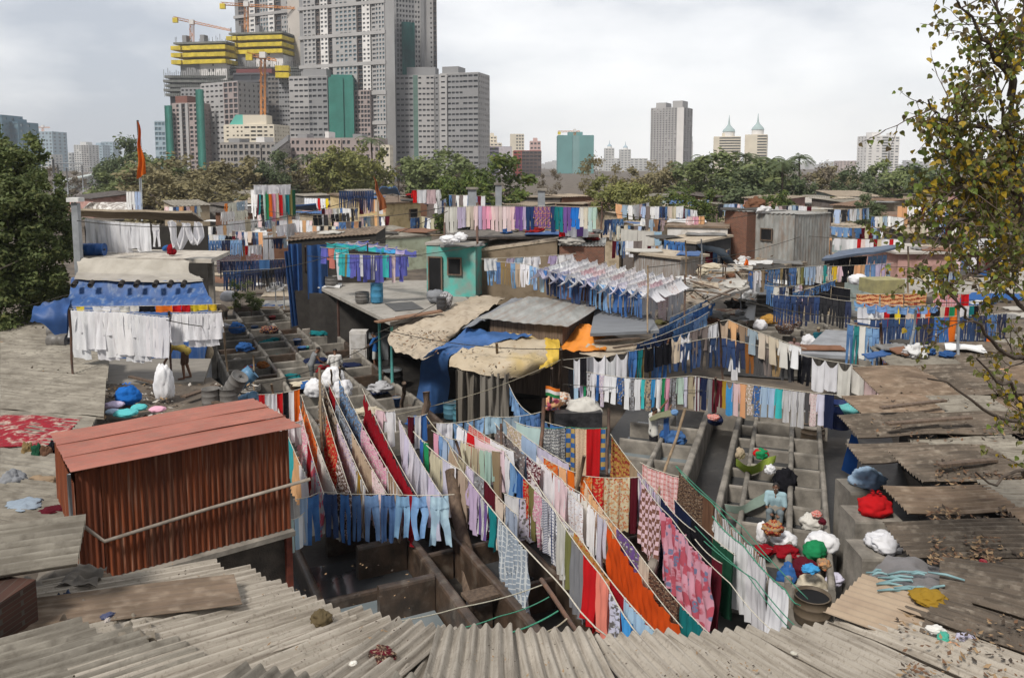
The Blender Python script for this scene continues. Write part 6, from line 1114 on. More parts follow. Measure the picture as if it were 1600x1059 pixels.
for i, (u0, v0, u1, v1) in enumerate([(424, 240, 450, 220)]):
    a, b = P(u0, v0, 284), P(u1, v1, 284); mb = MB(); mb.hexa([a, b, b + V((0, 3, 0)), a + V((0, 3, 0))], [x + UP * 2 for x in (a, b, b + V((0, 3, 0)), a + V((0, 3, 0)))]); tag(mb.build('stair_bridge', GC, loc=a), 'grey covered stair slanting between two low blocks', 'stair')
# far skyline
for args in [
    ('blue glass tower at the far left edge', -12, 28, 191, 700, 700, 30, [W3(5, BLU, PANB, .8, .6)], 8), ('darker blue glass tower slice at the left border', -30, 2, 180, 690, 690, 30, [W3(4, BLU, PANB, .8, .6)], 9),
    ('grey blue tower with an unfinished crown at far left', 53, 81, 206, 900, 900, 30, [W3(5, PBL, PANW, .5, .5)], 10), ('white framed low tower before the unfinished crown', 58, 80, 242, 800, 800, 20, [W3(4, LBL, PANB, .7, .6)], 4), ('pale low block at far left', 85, 112, 239, 950, 950, 20, [W3(5, LBL, PANW)], 4), ('slim white and grey tower at far left', 115, 138, 227, 800, 800, 20, [(.5, LBL, PANW, 3), (.5, GL, PANE, 3)], 10), ('hazy blue tower right of the slim white tower', 142, 160, 227, 1100, 1100, 20, [W3(3, PBL, PANB)], 8), ('second hazy blue tower behind the tall dark tree', 158, 176, 222, 1150, 1150, 20, [W3(3, PBL, PANB)], 8), ('hazy slim tower near the orange flag', 204, 214, 217, 1200, 1200, 14, [W3(2, PBL, PANW)], 8), ('blue glass block left of the construction site', 241, 263, 190, 600, 600, 16, [W3(4, PBL, PANB, .8, .6)], 9),
    ('cream tower right of the slab blocks', 747, 784, 224, 800, 800, 20, [W3(6, CRM, PANE)], 8), ('taller cream tower with stepped top', 761, 776, 213, 820, 820, 16, [W3(3, CRM, PANE)], 9), ('tall cream tower behind the purple block', 797, 819, 210, 850, 850, 18, [(.4, CRM, None, 0), (.6, CRM, PANE, 3)], 10), ('dark purplish block in the skyline', 759, 800, 230, 600, 600, 18, [(.5, flat('purple_block', (.17, .15, .2)), PANE, 1, .95, .5), (.5, flat('pale_block', (.5, .47, .5)), None, 0)], 5), ('brown block with red corner in the skyline', 802, 846, 236, 560, 560, 18, [(.3, flat('red_corner', (.42, .1, .08)), PANE, 2), (.7, flat('brown_block', (.16, .12, .11)), PANE, 5, .7, .5)], 4), ('pink tower behind the brown block', 828, 845, 221, 780, 780, 14, [W3(3, flat('pink_tower', (.55, .38, .35)), PANE)], 6),
    ('pair of blocks wrapped in teal netting in the skyline', 872, 928, 212, 700, 700, 22, [(.4, flat('teal_net', (.14, .3, .3)), None, 0, 0, 0, .5), (.2, flat('teal_net2', (.2, .34, .34)), None, 0), (.4, flat('teal_net', (.14, .3, .3)), None, 0, 0, 0, .8)], 12), ('white tower with a blue cap in the skyline', 946, 960, 232, 900, 900, 14, [W3(3, LBL, PANW)], 7), ('second white tower with a blue cap', 970, 986, 234, 900, 900, 14, [W3(3, LBL, PANW)], 7), ('low white blocks in the skyline haze', 928, 1012, 248, 950, 950, 14, [W3(12, LBL, PANW)], 3),
    ('tall pale grey apartment tower right of centre', 1017, 1069, 169, 600, 588, 22, [(.8, GL, PANE, 9, .5, .5), (.2, GW, None, 0, 0, 0, .3)], 26), ('cream slab tower under the left green spire', 1115, 1158, 214, 700, 694, 20, [(.2, CRM, None, 0), (.8, CRM, PANE, 1, .96, .5)], 11), ('cream slab tower under the right green spire', 1164, 1199, 211, 700, 694, 20, [(.55, CRM, None, 0), (.45, CRM, PANE, 1, .94, .5)], 11), ('pale block between the tall tower and spires', 1070, 1083, 222, 900, 900, 14, [W3(2, LBL, PANW)], 8), ('white tower behind the right branches', 1355, 1389, 213, 650, 650, 18, [(.7, GW, PANW, 2, .4, .3), (.3, LBL, PANE, 1, .9, .4)], 11), ('lower white tower behind the right branches', 1392, 1406, 214, 660, 660, 16, [W3(2, GW, PANW, .7, .5)], 11), ('pinkish low block near the right tower', 1312, 1345, 252, 800, 800, 14, [W3(6, flat('pink_low', (.5, .42, .4)), PANW)], 3), ('pale tower seen through the right branches', 1560, 1590, 205, 800, 800, 16, [W3(4, GW, PANW)], 10)]:
    tw = tower(*args[:7], args[7], args[8], 258, group=None, side=(.4, 3), top=[(.1, .4, 4, None), (.6, .9, 5, None)] if 'tall pale grey' in args[0] else ([(.3, .7, 3, None)] if len(args[0]) % 2 else None))
    if 'spire' in args[0] or 'blue cap' in args[0]:
        T, A, U, D, zt, W_ = tw; c = A + U * W_ * .55 + D * 8 + UP * zt; sp = 'spire' in args[0]; k = 1 if sp else .5; mb = MB(); mb.lathe(c, [(5.2 * k, 0), (5.2 * k, 4.5 * k)], 12); mb.build('drum', GW, T)
        mb = MB(); mb.lathe(c, [(5.6 * k, 4.5 * k), (5 * k, 6.3 * k), (2.8 * k, 8.5 * k), (1.2 * k, 10.5 * k), (.6 * k, 14 * k), (.1, 19 * k)], 12); mb.build('spire', flat('green_spire', (.36, .45, .45)) if sp else PBL, T)
crane('thin grey crane over the teal netted blocks', 898, 212, 206, 872, 207, 906, 206, 705, 1.0); crane('thin crane over the unfinished crown at far left', 67, 206, 199, 55, 200, 78, 200, 905, 1.0)
# pale low city mass far beyond the trees
R = random.Random(12); mb = MB()
for i in range(150):
    u = R.uniform(-60, 1660); d = R.uniform(900, 1700); p = P(u, R.uniform(250, 257), d); w_ = R.uniform(8, 28); mb.box((p.x, d, p.z / 2), (w_, 14, p.z))
stuff(mb.build('distant_city', M('far_mass', (.5, .5, .5), (.36, .36, .37), scale=.02)))
# railway at far left
mb = MB(); a = [Z(96, 330, 0), Z(165, 325, 0), Z(152, 268, 0), Z(140, 268, 0)]; mb.add([x + UP * .01 for x in a], [(0, 1, 2, 3)]); structure(mb.build('railway', M('ballast', (.22, .19, .17), (.15, .13, .12), scale=2)))
T = thing('train', 'long pale train on the railway at far left', 'train', Z(100, 300, 0))
a, b = Z(92, 304, 0), Z(146, 283, 0); n = 5
for k in range(n):
    p, q = a.lerp(b, k / n), a.lerp(b, (k + .95) / n); mb = MB(); c = (p + q) / 2; mb.box((c.x, c.y, 2.2), ((q - p).length, 3.0, 2.9), atan2(q.y - p.y, q.x - p.x)); o = mb.build('coach', M('train_pale', (.5, .54, .52), (.42, .46, .45)), T); mb = MB(); mb.box((c.x, c.y, 2.5), ((q - p).length * .94, 3.06, .9), atan2(q.y - p.y, q.x - p.x)); mb.build('window', PANE, o)
for i, (u, v0, v1, d) in enumerate([(83, 250, 312, 120), (90, 258, 306, 150), (104, 262, 300, 190), (128, 258, 298, 200), (146, 262, 292, 240)]):
    p, q = P(u, v0, d), P(u, v1, d); T = thing('railway_mast', 'thin railway mast beside the train', 'mast', V((p.x, d, 0)), 'railway masts'); mb = MB(); mb.tube([(p.x, d, 0), p], .14, 6); mb.build('post', GALV, T); mb = MB(); mb.tube([p - UP * .5, p + V((4.5, 0, -.5))], .08, 5); mb.build('arm', GALV, T)
# ---------------------------------------------------------------- bundles, drums, poles, litter
def LP(u, v, z, wp, hp, name, label, cat, color, **k):
    c = Z(u, v, z); s = F / c.y; return lump(name, label, cat, c, wp / 2.15 / s, wp / 2.5 / s, hp / 1.85 / s, color, **k)
bun = [ # u, v(base), z, w px, h px, colour, pattern, knot, label
 (257, 622, 2.3, 34, 62, 'bright white', None, 0, 'tall stuffed white sack behind the red shed roof'), (200, 630, 2.3, 44, 30, 'bright blue', None, 1, 'crumpled bright blue plastic bag beside the cushions'),
 (492, 618, .85, 36, 30, 'bright white', None, 0, 'left white laundry bundle by the two men'), (520, 604, .85, 40, 34, 'bright white', None, 0, 'middle white laundry bundle by the two men'), (536, 620, .8, 34, 30, 'white', None, 0, 'right white laundry bundle by the two men'),
 (681, 472, 3.05, 34, 22, 'grey', None, 0, 'slumped grey sack on the flat roof'), (697, 480, 3.05, 22, 28, 'pale grey', 'patterned', 0, 'clear bag of scrap beside the turquoise house'),
 (1226, 521, 1.0, 30, 22, 'brown', 'patterned', 0, 'dotted brown gunny sack lying in the far pens'), (1242, 511, 1.2, 24, 20, 'brown', 'patterned', 0, 'second dotted brown gunny sack behind the first'), (1203, 505, 1.0, 34, 14, 'gold', None, 0, 'tan cloth heap beside the gunny sacks'), (1188, 515, .9, 24, 18, 'white', 'sprigged', 0, 'white bundle with red marks left of the gunny sacks'), (1262, 545, .8, 24, 24, 'white', None, 0, 'white laundry heap beside the teal shirted man'), (1240, 548, .7, 26, 14, 'off white', None, 0, 'low off white heap before the dark haired sitter'),
 (1203, 739, .8, 18, 16, 'white', None, 0, 'small white bundle in front of the lime cloth'), (1227, 768, .6, 42, 44, 'black', None, 0, 'black heap of washing in the right wash block'), (1210, 786, .7, 40, 20, 'white', None, 0, 'white cloth heap in front of the black washing'), (1191, 846, .7, 22, 36, 'bright white', None, 0, 'upright white sack left of the seated man'), (1208, 834, 1.05, 34, 24, 'tan', 'brocade', 0, 'orange printed cloth heap on the white sacks'), (1224, 850, .7, 46, 22, 'bright white', None, 0, 'white bundle in front of the seated man'),
 (1268, 828, .6, 40, 32, 'off white', None, 0, 'grey white heap with pink cloth right of the seated man'), (1276, 806, 1.0, 18, 10, 'salmon', 'plaid', 0, 'small pink cloth on the right hand white heap'), (1285, 818, 1.0, 14, 10, 'maroon', None, 0, 'small dark red cloth on the right hand white heap'), (1284, 860, .8, 58, 34, 'bright white', None, 0, 'big pale sack at the right wall of the wash block'), (1273, 872, .8, 42, 32, 'green', None, 0, 'shiny green bundle in front of the big pale sack'),
 (1228, 868, .75, 44, 18, 'dark red', 'sprigged', 0, 'orange red printed cloth heap by the green bundle'), (1193, 864, .8, 38, 14, 'dark red', 'sprigged', 0, 'orange printed cloth thrown over the tan sheet wall'), (1234, 912, .6, 40, 36, 'blue', 'sprigged', 0, 'blue dotted bundle below the orange cloth'), (1258, 900, .8, 46, 34, 'maroon', None, 0, 'dark red bundle beside the blue dotted one'), (1266, 893, 1.2, 30, 13, 'sky blue', None, 0, 'bright sky blue cloth on the dark red bundle'), (1268, 924, .6, 54, 34, 'cream', None, 0, 'large beige sack in front of the dark red bundle'), (1304, 912, .6, 32, 20, 'lavender', 'sprigged', 0, 'white speckled cloth heap right of the beige sack'), (1287, 888, .8, 26, 18, 'tan', 'printed', 0, 'brown printed heap behind the beige sack'),
 (1367, 803, 1.6, 58, 34, 'red', None, 1, 'red knotted bundle on the right hand wall'), (1356, 758, 1.8, 58, 30, 'pale blue', 'sprigged', 0, 'blue and white cloth heap above the red bundle'), (1384, 858, 1.5, 66, 30, 'white', None, 0, 'white cloth heap below the red bundle at right'),
 (1392, 575, 2.5, 34, 30, 'blue', 'printed', 0, 'blue cloth heap on the grey slab at right'), (1416, 570, 2.5, 34, 34, 'pale grey', 'patterned', 0, 'pale grey cloth heap between two piles at right'), (1452, 572, 2.5, 52, 34, 'white', 'sprigged', 0, 'white and blue cloth heap under the dark denim line'), (1420, 588, 2.9, 40, 12, 'khaki', None, 0, 'khaki cloth spread on the right roof edge'),
 (1340, 444, 3.5, 30, 18, 'white', None, 0, 'white bundle above the orange blankets'), (1400, 452, 3.7, 26, 12, 'white', None, 0, 'white heap on the concrete roof'),
 (720, 376, 5.5, 22, 14, 'bright white', None, 0, 'left white plastic heap on the turquoise house roof'), (703, 380, 5.5, 34, 14, 'bright white', None, 0, 'front white plastic heap on the turquoise house roof'), (268, 398, 5.25, 16, 18, 'dark red', None, 0, 'dark red cloth heap on the left platform'), (262, 392, 5.25, 16, 10, 'blue', None, 0, 'small blue bag on the left platform'),
 (864, 640, 1.3, 30, 26, 'peach', 'floral', 0, 'colourful cloth heap beside the small tricolour flag'), (880, 632, 1.3, 26, 22, 'off white', 'printed', 0, 'orange and white cloth heap behind the black slab'), (912, 664, .8, 60, 50, 'off white', None, 0, 'cream sheet bundle over a tank behind the black slab'),
 (1188, 712, .95, 26, 12, 'red', None, 0, 'red cloth wad hung over the pen wall'), (1190, 716, .9, 22, 18, 'green', None, 0, 'dark green cloth wad below the red one on the wall'), (1156, 716, .9, 16, 20, 'beige', None, 0, 'beige cloth knotted round the pen wall'), (1117, 663, 1.0, 26, 20, 'navy', 'sprigged', 0, 'dark striped wad on the end of the thick wall'), (1115, 656, 1.3, 20, 10, 'salmon', 'plaid', 0, 'orange and white cloth on the striped wad'),
 (1055, 692, .75, 36, 22, 'mid blue', None, 0, 'blue jeans heap on the pen wall by the lifting man'), (1040, 686, .8, 22, 16, 'blue', None, 0, 'blue cloth beside the jeans heap'), (905, 700, .1, 20, 12, 'pale grey', None, 0, 'grey sack lying behind the raised prints'),
 (503, 975, 3.35, 38, 26, (.13, .10, .055), None, 0, 'brown olive cloth ball on the near roof'), (597, 1030, 3.5, 48, 22, 'maroon', 'paisley', 0, 'bundle of dark purple rags on the near roof'), (484, 988, 3.3, 18, 8, 'tan', None, 0, 'torn tan rag left of the cloth ball'), (1450, 938, 3.6, 62, 16, 'mustard', None, 0, 'dirty yellow cloth on the grimy right roof'),
 (60, 760, 2.75, 60, 16, 'tan', None, 0, 'orange tan tarpaulin heap beside the red shed'), (20, 765, 2.8, 44, 34, 'grey', None, 0, 'grey cloth heap at the left edge by the shed'), (40, 792, 2.9, 60, 12, 'steel', None, 0, 'blue grey rags spread beside the red shed'), (85, 800, 2.9, 44, 10, 'maroon', None, 0, 'dull red rags beside the shed post'),
 (410, 575, .8, 20, 12, 'rust brown', None, 0, 'orange cloth in a pen of the left block'), (420, 520, .8, 30, 12, 'navy', 'printed', 0, 'dark printed cloth in a far left pen'), (370, 520, .9, 26, 18, 'blue', 'sprigged', 0, 'blue mixed cloth heap by the left pens'), (326, 560, 2.0, 16, 24, 'beige', None, 0, 'beige sack hanging beside the white rack'), (1098, 430, 3.7, 20, 14, 'cream', None, 0, 'cream cloth heap on the sandy roof')]
for i, (u, v, z, wp, hp, col, pat, kn, lb) in enumerate(bun): LP(u, v, z, wp, hp, 'bundle' if 'sack' not in lb else 'sack', lb, 'sack' if 'sack' in lb else 'bundle', col, mat=cloth(*PATS[pat]) if pat else cloth(), seed=i + 3, knot=kn, rough=.26 if ('heap' in lb or 'rag' in lb or 'cloth' in lb) else .15)
for i, (u, v, wp, hp, col, lb) in enumerate([(178, 636, 34, 10, 'lilac', 'lilac cushion beside the blue plastic bag'), (176, 646, 26, 8, 'pale blue', 'pale blue cushion at the edge of the deck'), (197, 649, 42, 10, 'turquoise', 'large aqua cushion in front of the blue bag'), (217, 640, 28, 10, 'turquoise', 'small aqua cushion right of the blue bag'), (246, 642, 28, 8, 'pink', 'pink cushion at the foot of the white sack')]): LP(u, v, 2.35, wp, hp, 'cushion', lb, 'cushion', tuple(min(.85, x * 1.1 + .08) for x in CC[col]), seed=80 + i, rough=.1)
PLAS = M('drum_plastic', (1, 1, 1), (.7, .7, .7), scale=2.5, obj=True, rough=.45, bump=.15, bscale=12, c3=(.5, .48, .44), s3=3, t3=.62)
def drum(label, u, v, z, wp, hp, color, axis=None, open_=True, fill_mat=None, cat='drum', handle=False):
    c = Z(u, v, z); s = F / c.y; r = wp / 2 / s; h = hp / s; T = thing('drum', label, cat, c); mb = MB(); pr = [(0, 0), (r * .93, 0), (r * .96, h * .04), (r, h * .3), (r * 1.04, h * .33), (r, h * .36), (r, h * .64), (r * 1.04, h * .67), (r, h * .7), (r * .97, h * .97), (r * 1.02, h * .98), (r * 1.02, h), (r * .94, h)]
    pr += [(r * .92, h * .3), (0, h * .3)] if open_ else [(r * .9, h * .97), (0, h * .97)]
    mb.lathe(c, pr, 20, axis=axis); mb.build('body', PLAS, T, color=color)
    if fill_mat: mb = MB(); mb.lathe(c, [(r * .93, h * .88), (0, h * .88)], 20); mb.build('fill_disc', fill_mat, T)  # water disc, else a near-black disc standing in for the shaded inside
    if not open_: mb = MB(); mb.lathe(c + V(axis or (0, 0, 1)).normalized() * h * .97 + V((r * .4, 0, 0)) * (axis is None), [(0, .0), (.04, .0), (.04, .05), (0, .05)], 10, axis=axis); mb.build('bung', PLAS, T, color=(.05, .05, .05))
    return T
GR, BL, DB = (.17, .16, .15), (.12, .26, .42), (.02, .09, .3)
for a in [('dark grey drum at the left of the drum cluster', 330, 637, 2.2, 28, 32, GR), ('dark grey drum in the middle of the drum cluster', 358, 636, 2.2, 28, 32, GR), ('tilted grey drum on top of the drum cluster', 360, 612, 2.6, 28, 34, GR, (.55, -.2, .8)), ('pale blue tilted drum behind the drum cluster', 372, 600, 2.3, 26, 30, BL, (.7, .3, .6)), ('blue drum lying at the right of the drum cluster', 376, 632, 2.1, 28, 30, BL, (.8, -.3, .35)),
          ('upper dark drum lying below the blue tarpaulin end', 76, 518, 2.9, 20, 30, GR, (1, .1, .02)), ('lower dark drum lying below the blue tarpaulin end', 78, 532, 2.8, 24, 32, GR, (1, -.1, .02)), ('blue drum lying on the left platform', 129, 390, 5.45, 20, 34, DB, (1, .05, 0)),
          ('blue drum standing on the flat roof', 589, 472, 3.05, 20, 30, (.07, .27, .45)), ('squat grey tub on the flat roof', 566, 472, 3.05, 22, 16, GR), ('grey tub by the violet rack', 518, 447, 3.05, 20, 16, GR), ('black tub beside the turquoise house', 690, 484, 3.05, 16, 20, (.06, .06, .065)),
          ('navy drum at the right end of the shirt line', 1312, 668, .3, 32, 42, (.015, .03, .12)), ('blue drum standing under the flat roof', 575, 560, .1, 20, 34, (.1, .12, .14))]: drum(a[0], *a[1:7], axis=a[7] if len(a) > 7 else None, open_=len(a) < 8)
for a in [('left pale blue drum of milky water under the tarpaulin', 706, 652, .1, 27, 26, (.1, .24, .32)), ('middle blue drum of milky water under the tarpaulin', 722, 660, .1, 30, 26, (.09, .24, .3)), ('right bright blue drum of water under the tarpaulin', 748, 666, .1, 30, 22, (.03, .16, .34)), ('big black wash tub near the white shirted man', 610, 604, .1, 40, 28, (.03, .03, .03)), ('low wide metal basin in front of the pens', 389, 612, .5, 36, 12, (.35, .33, .3)), ('old brown half barrel at the end of the wash block', 1268, 690, .3, 40, 26, (.14, .105, .075)), ('woven brown basket at the near end of the wash block', 1268, 968, .4, 58, 44, (.13, .1, .07))]: drum(*a, fill_mat=WATER if 'water' in a[0] or 'tub' in a[0] else DARK, cat='basket' if 'basket' in a[0] else 'drum')
LIQ = WATER
for i, (u, v, z, w_, h, lb) in enumerate([(1367, 806, 1.6, 1.0, 1.6, 'stained concrete block carrying the red knotted bundle'), (1356, 762, 1.8, .95, 1.8, 'concrete block under the blue and white heap'), (1384, 862, 1.5, 1.1, 1.5, 'concrete block under the lowest white heap'), (1268, 975, .38, .9, .38, 'low concrete plinth under the woven basket')]):
    c = Z(u, v, z); q = MB(); wall_seg(q, V((c.x - w_ / 2, c.y + .2, 0)), V((c.x + w_ / 2, c.y + .2, 0)), .85, 0, z - .01, seed=i); tag(q.build('concrete_block', CONC, loc=V((c.x, c.y, 0))), lb, 'block')
# draped cloths on the right pens
drape('draped_cloth', 'lime green net cloth draped across two pen walls', [ZR(1.0, (1150, 716), (1172, 728), (1196, 716), (1213, 712)), ZR([.75, .55, .75, .8], (1150, 727), (1172, 741), (1198, 731), (1211, 722))], cloth('printed', (.5, .62, .14), (.55, .65, .2), 2), CC['lime'], warp=.05, sub=7, cat='cloth')
drape('draped_cloth', 'grey green cloth trailing between two pen walls', [ZR([.95, .8, .95, 1.0], (1132, 788), (1158, 790), (1182, 776), (1196, 768)), ZR([.85, .6, .8, .9], (1136, 799), (1160, 802), (1186, 792), (1196, 786))], cloth('hstriped', (.2, .22, .19)), (.2, .3, .25), warp=.05, sub=7, cat='cloth')
drape('blue_cloth', 'blue jacket cloth hanging at the edge of the right roofs', [ZR(2.7, (1330, 678), (1340, 682)), ZR(2.0, (1322, 705), (1341, 715)), ZR(1.3, (1314, 735), (1336, 745))], cloth(), (.02, .10, .36), warp=.12, sub=8, cat='cloth')
drape('net_cloth', 'turquoise net bundled over a table at right', [ZR(2.3, (1310, 632), (1335, 628), (1352, 632)), ZR(2.2, (1316, 640), (1335, 642), (1350, 640)), ZR(1.7, (1328, 660), (1334, 662), (1340, 660))], cloth('printed', (.3, .55, .52), (.4, .6, .58), 3), CC['turquoise'], warp=.1, sub=7, cat='cloth')
drape('orange_cloth', 'orange cloth draped on a stick at far right', [ZR(3.3, (1543, 523), (1556, 540), (1580, 556)), ZR(3.1, (1540, 545), (1555, 556), (1572, 562))], cloth(), CC['orange'], warp=.1, cat='cloth')
for i, (pts, z, col, lb) in enumerate([([(1500, 468), (1600, 470), (1600, 458), (1520, 456)], 3.95, 'blue', 'blue tarpaulin strip laid on the right roofs'), ([(1520, 590), (1600, 580), (1600, 572), (1530, 580)], 3.3, 'peach', 'peach cloth spread along the right roof edge'), ([(1485, 578), (1530, 570), (1530, 562), (1490, 570)], 3.25, 'white', 'white cloth spread on the right roof'), ([(1560, 562), (1610, 560), (1610, 548), (1570, 552)], 3.3, 'mint', 'mint sheet corner at the right edge'), ([(48, 628), (92, 630), (106, 620), (60, 616)], 2.68, 'white', 'white cloth patch lying on the left roof'), ([(85, 616), (141, 620), (142, 611), (87, 606)], 2.7, 'white', 'second white cloth patch on the left roof'), ([(-5, 622), (52, 622), (48, 604), (-5, 600)], 2.7, 'off white', 'white printed cloth lying at the left edge'), ([(-5, 594), (58, 606), (70, 600), (0, 586)], 2.72, 'navy', 'navy cloth strip on the left roof')]):
    slab_poly('spread_cloth', lb, 'cloth', [Z(u, v, z) for u, v in pts], .012, cloth(), CC[col], warp=.06, sub=10)
RUG = cloth('brocade', (.5, .42, .36), (.2, .02, .03), 1.6)
slab_poly('red_rug', 'red and cream patterned rug spread on the left roof', 'rug', [Z(-60, 700, 2.8), Z(88, 694, 2.8), Z(128, 652, 2.83), Z(-30, 646, 2.83)], .02, M('rug', (.26, .008, .018), (.42, .33, .27), scale=3.4, lo=.5, hi=.6, c3=(.16, .01, .02), s3=9, t3=.56), warp=.04, sub=14)
for i, (u, v, col) in enumerate([(42, 698, 'khaki'), (58, 702, 'dark green'), (72, 702, 'brown'), (84, 698, 'black')]): p = Z(u, v, 2.85); lump('rag', 'ragged dark cloth hanging off the edge of the red rug', 'cloth', p - UP * .25, .13, .08, .2, col, seed=200 + i, rough=.4, group='rags on the red rug edge')
# torn rags and rubbish on the lower left and right roofs
for i, (pts, col, wv, lb) in enumerate([([(30, 985, 3.55), (120, 985, 3.55), (150, 955, 3.45), (40, 945, 3.45)], (.21, .18, .15), .35, 'torn grey canvas crumpled on the lower left roofs'), ([(75, 955, 3.5), (130, 960, 3.5), (142, 945, 3.5), (85, 938, 3.5)], (.05, .09, .2), .3, 'torn blue plastic in the lower left rags'), ([(150, 1000, 3.6), (250, 1012, 3.6), (232, 972, 3.5), (178, 968, 3.5)], (.24, .21, .17), .22, 'dusty sheet fold above the lichen sheets'), ([(30, 918, 3.4), (150, 912, 3.4), (168, 888, 3.3), (60, 890, 3.3)], (.2, .18, .155), .2, 'dirty plastic sheet under the jutting asbestos'), ([(1330, 925, 3.5), (1440, 935, 3.5), (1500, 885, 3.45), (1390, 868, 3.4)], (.16, .15, .15), .1, 'old grey plastic sheet on the right roof')]):
    slab_poly('torn_sheet', lb, 'sheet', [Z(*q) for q in pts], .01, TARP if i in (1, 4) else cloth(), col, warp=wv, sub=22)
R = random.Random(31)
for i in range(16):
    u, v = R.uniform(1352, 1450), R.uniform(890, 925); p = Z(u, v, 3.6); a = R.uniform(-.5, .5); l_ = R.uniform(.12, .45); mb = MB(); dv = V((cos(a), sin(a), R.uniform(-.1, .1))); mb.tube([p, p + dv * l_ * .5 + UP * .02, p + dv * l_], [.012, .02, .014], 5); tag(mb.build('plastic_strip', PLAS, loc=p, color=(.22, .36, .38)), 'blue green plastic strip littering the right roof', 'litter', 'plastic strips on the right roof')
for i, (u, v, col, l_, lb) in enumerate([(1462, 988, (.7, .68, .64), .22, 'white bottle lying in the lower right rubbish'), (1474, 1000, (.05, .35, .25), .2, 'green and white bottle in the lower right rubbish'), (1492, 1012, (.6, .3, .15), .14, 'orange wrapper in the lower right rubbish'), (1508, 1000, (.42, .4, .5), .2, 'shiny lilac wrapper in the lower right rubbish'), (1487, 1018, (.4, .33, .25), .2, 'old shoe sole in the lower right rubbish'), (1537, 880, (.45, .03, .05), .14, 'red ball on the right roof'), (1548, 946, (.03, .08, .3), .14, 'blue scrap on the far right roof'), (168, 965, (.06, .07, .14), .16, 'dark blue scrap standing on the brown sheet'), (168, 970, (.5, .45, .42), .1, 'glinting crushed can on the brown sheet'), (1240, 1022, (.6, .58, .5), .08, 'pale pebble on the bottom roof'), (552, 1038, (.7, .68, .62), .1, 'white chip on the slanting sheets')]):
    p = Z(u, v, 3.72 if v > 950 else 3.55); lump('litter', lb, 'litter', p, l_ * .5, l_ * .3, l_ * .22, col, mat=PLAS, seed=300 + i, rough=.25, rz=i)
def litter(name, n, uv, zf, size, mats, seed):
    R = random.Random(seed); mb = MB()
    for i in range(n):
        u = R.uniform(uv[0], uv[2]); v = uv[1] + (uv[3] - uv[1]) * R.random(); 
        if mn.noise(V((u * .018, v * .03, seed))) < R.uniform(-.35, .5): continue
        p = Z(u, v, zf(u, v)); a = R.uniform(0, 6.3); l_ = R.uniform(*size); d = V((cos(a), sin(a), R.uniform(-.3, .5))) * l_; e = V((-sin(a), cos(a), R.uniform(-.3, .3))) * l_ * .55; k = R.randrange(len(mats)); mb.add([p - d, p + e, p + d + UP * l_ * .3, p - e], [(0, 1, 2, 3)], k)
    return stuff(mb.build(name, mats))
LM = [M('dead_leaf', (.16, .085, .045), (.09, .05, .03), scale=4), M('dead_leaf_pale', (.3, .2, .11), (.2, .13, .07), scale=4), M('dead_leaf_dark', (.06, .042, .03), (.04, .03, .022), scale=4)]
litter('leaf_litter', 1500, (1450, 790, 1640, 880), lambda u, v: 3.52 - (v < 835) * .1, (.025, .06), LM, 1); litter('leaf_litter', 900, (1460, 715, 1600, 765), lambda u, v: 3.36, (.025, .06), LM, 2); litter('leaf_litter', 500, (1400, 960, 1640, 1059), lambda u, v: 3.78 + (v - 960) * .0025, (.015, .045), LM, 3); litter('leaf_litter', 500, (1360, 590, 1600, 690), lambda u, v: 3.25, (.03, .06), LM, 4)
litter('roof_debris', 350, (160, 880, 640, 1050), lambda u, v: 3.4 + (v - 880) * .0014, (.01, .028), [LM[2], LM[1]], 5); litter('roof_debris', 320, (720, 1000, 1380, 1059), lambda u, v: 3.44 + (v - 990) * .0062, (.008, .022), [LM[2], LM[1]], 6); litter('deck_rubble', 700, (160, 600, 400, 660), lambda u, v: 2.36, (.03, .12), [LM[1], M('scrap_pale', (.45, .42, .38), (.3, .28, .25)), LM[2]], 7)
litter('roof_debris', 420, (612, 515, 700, 555), lambda u, v: 2.95, (.03, .09), [LM[0], LM[1], LM[2]], 8); litter('roof_debris', 260, (720, 540, 860, 585), lambda u, v: 2.95, (.02, .07), [LM[2], LM[1]], 9); litter('roof_debris', 500, (1070, 398, 1250, 470), lambda u, v: 3.8, (.05, .16), [LM[0], LM[1], LM[2]], 10); litter('roof_debris', 300, (0, 500, 160, 640), lambda u, v: 2.75, (.03, .08), [LM[2], LM[1]], 11)
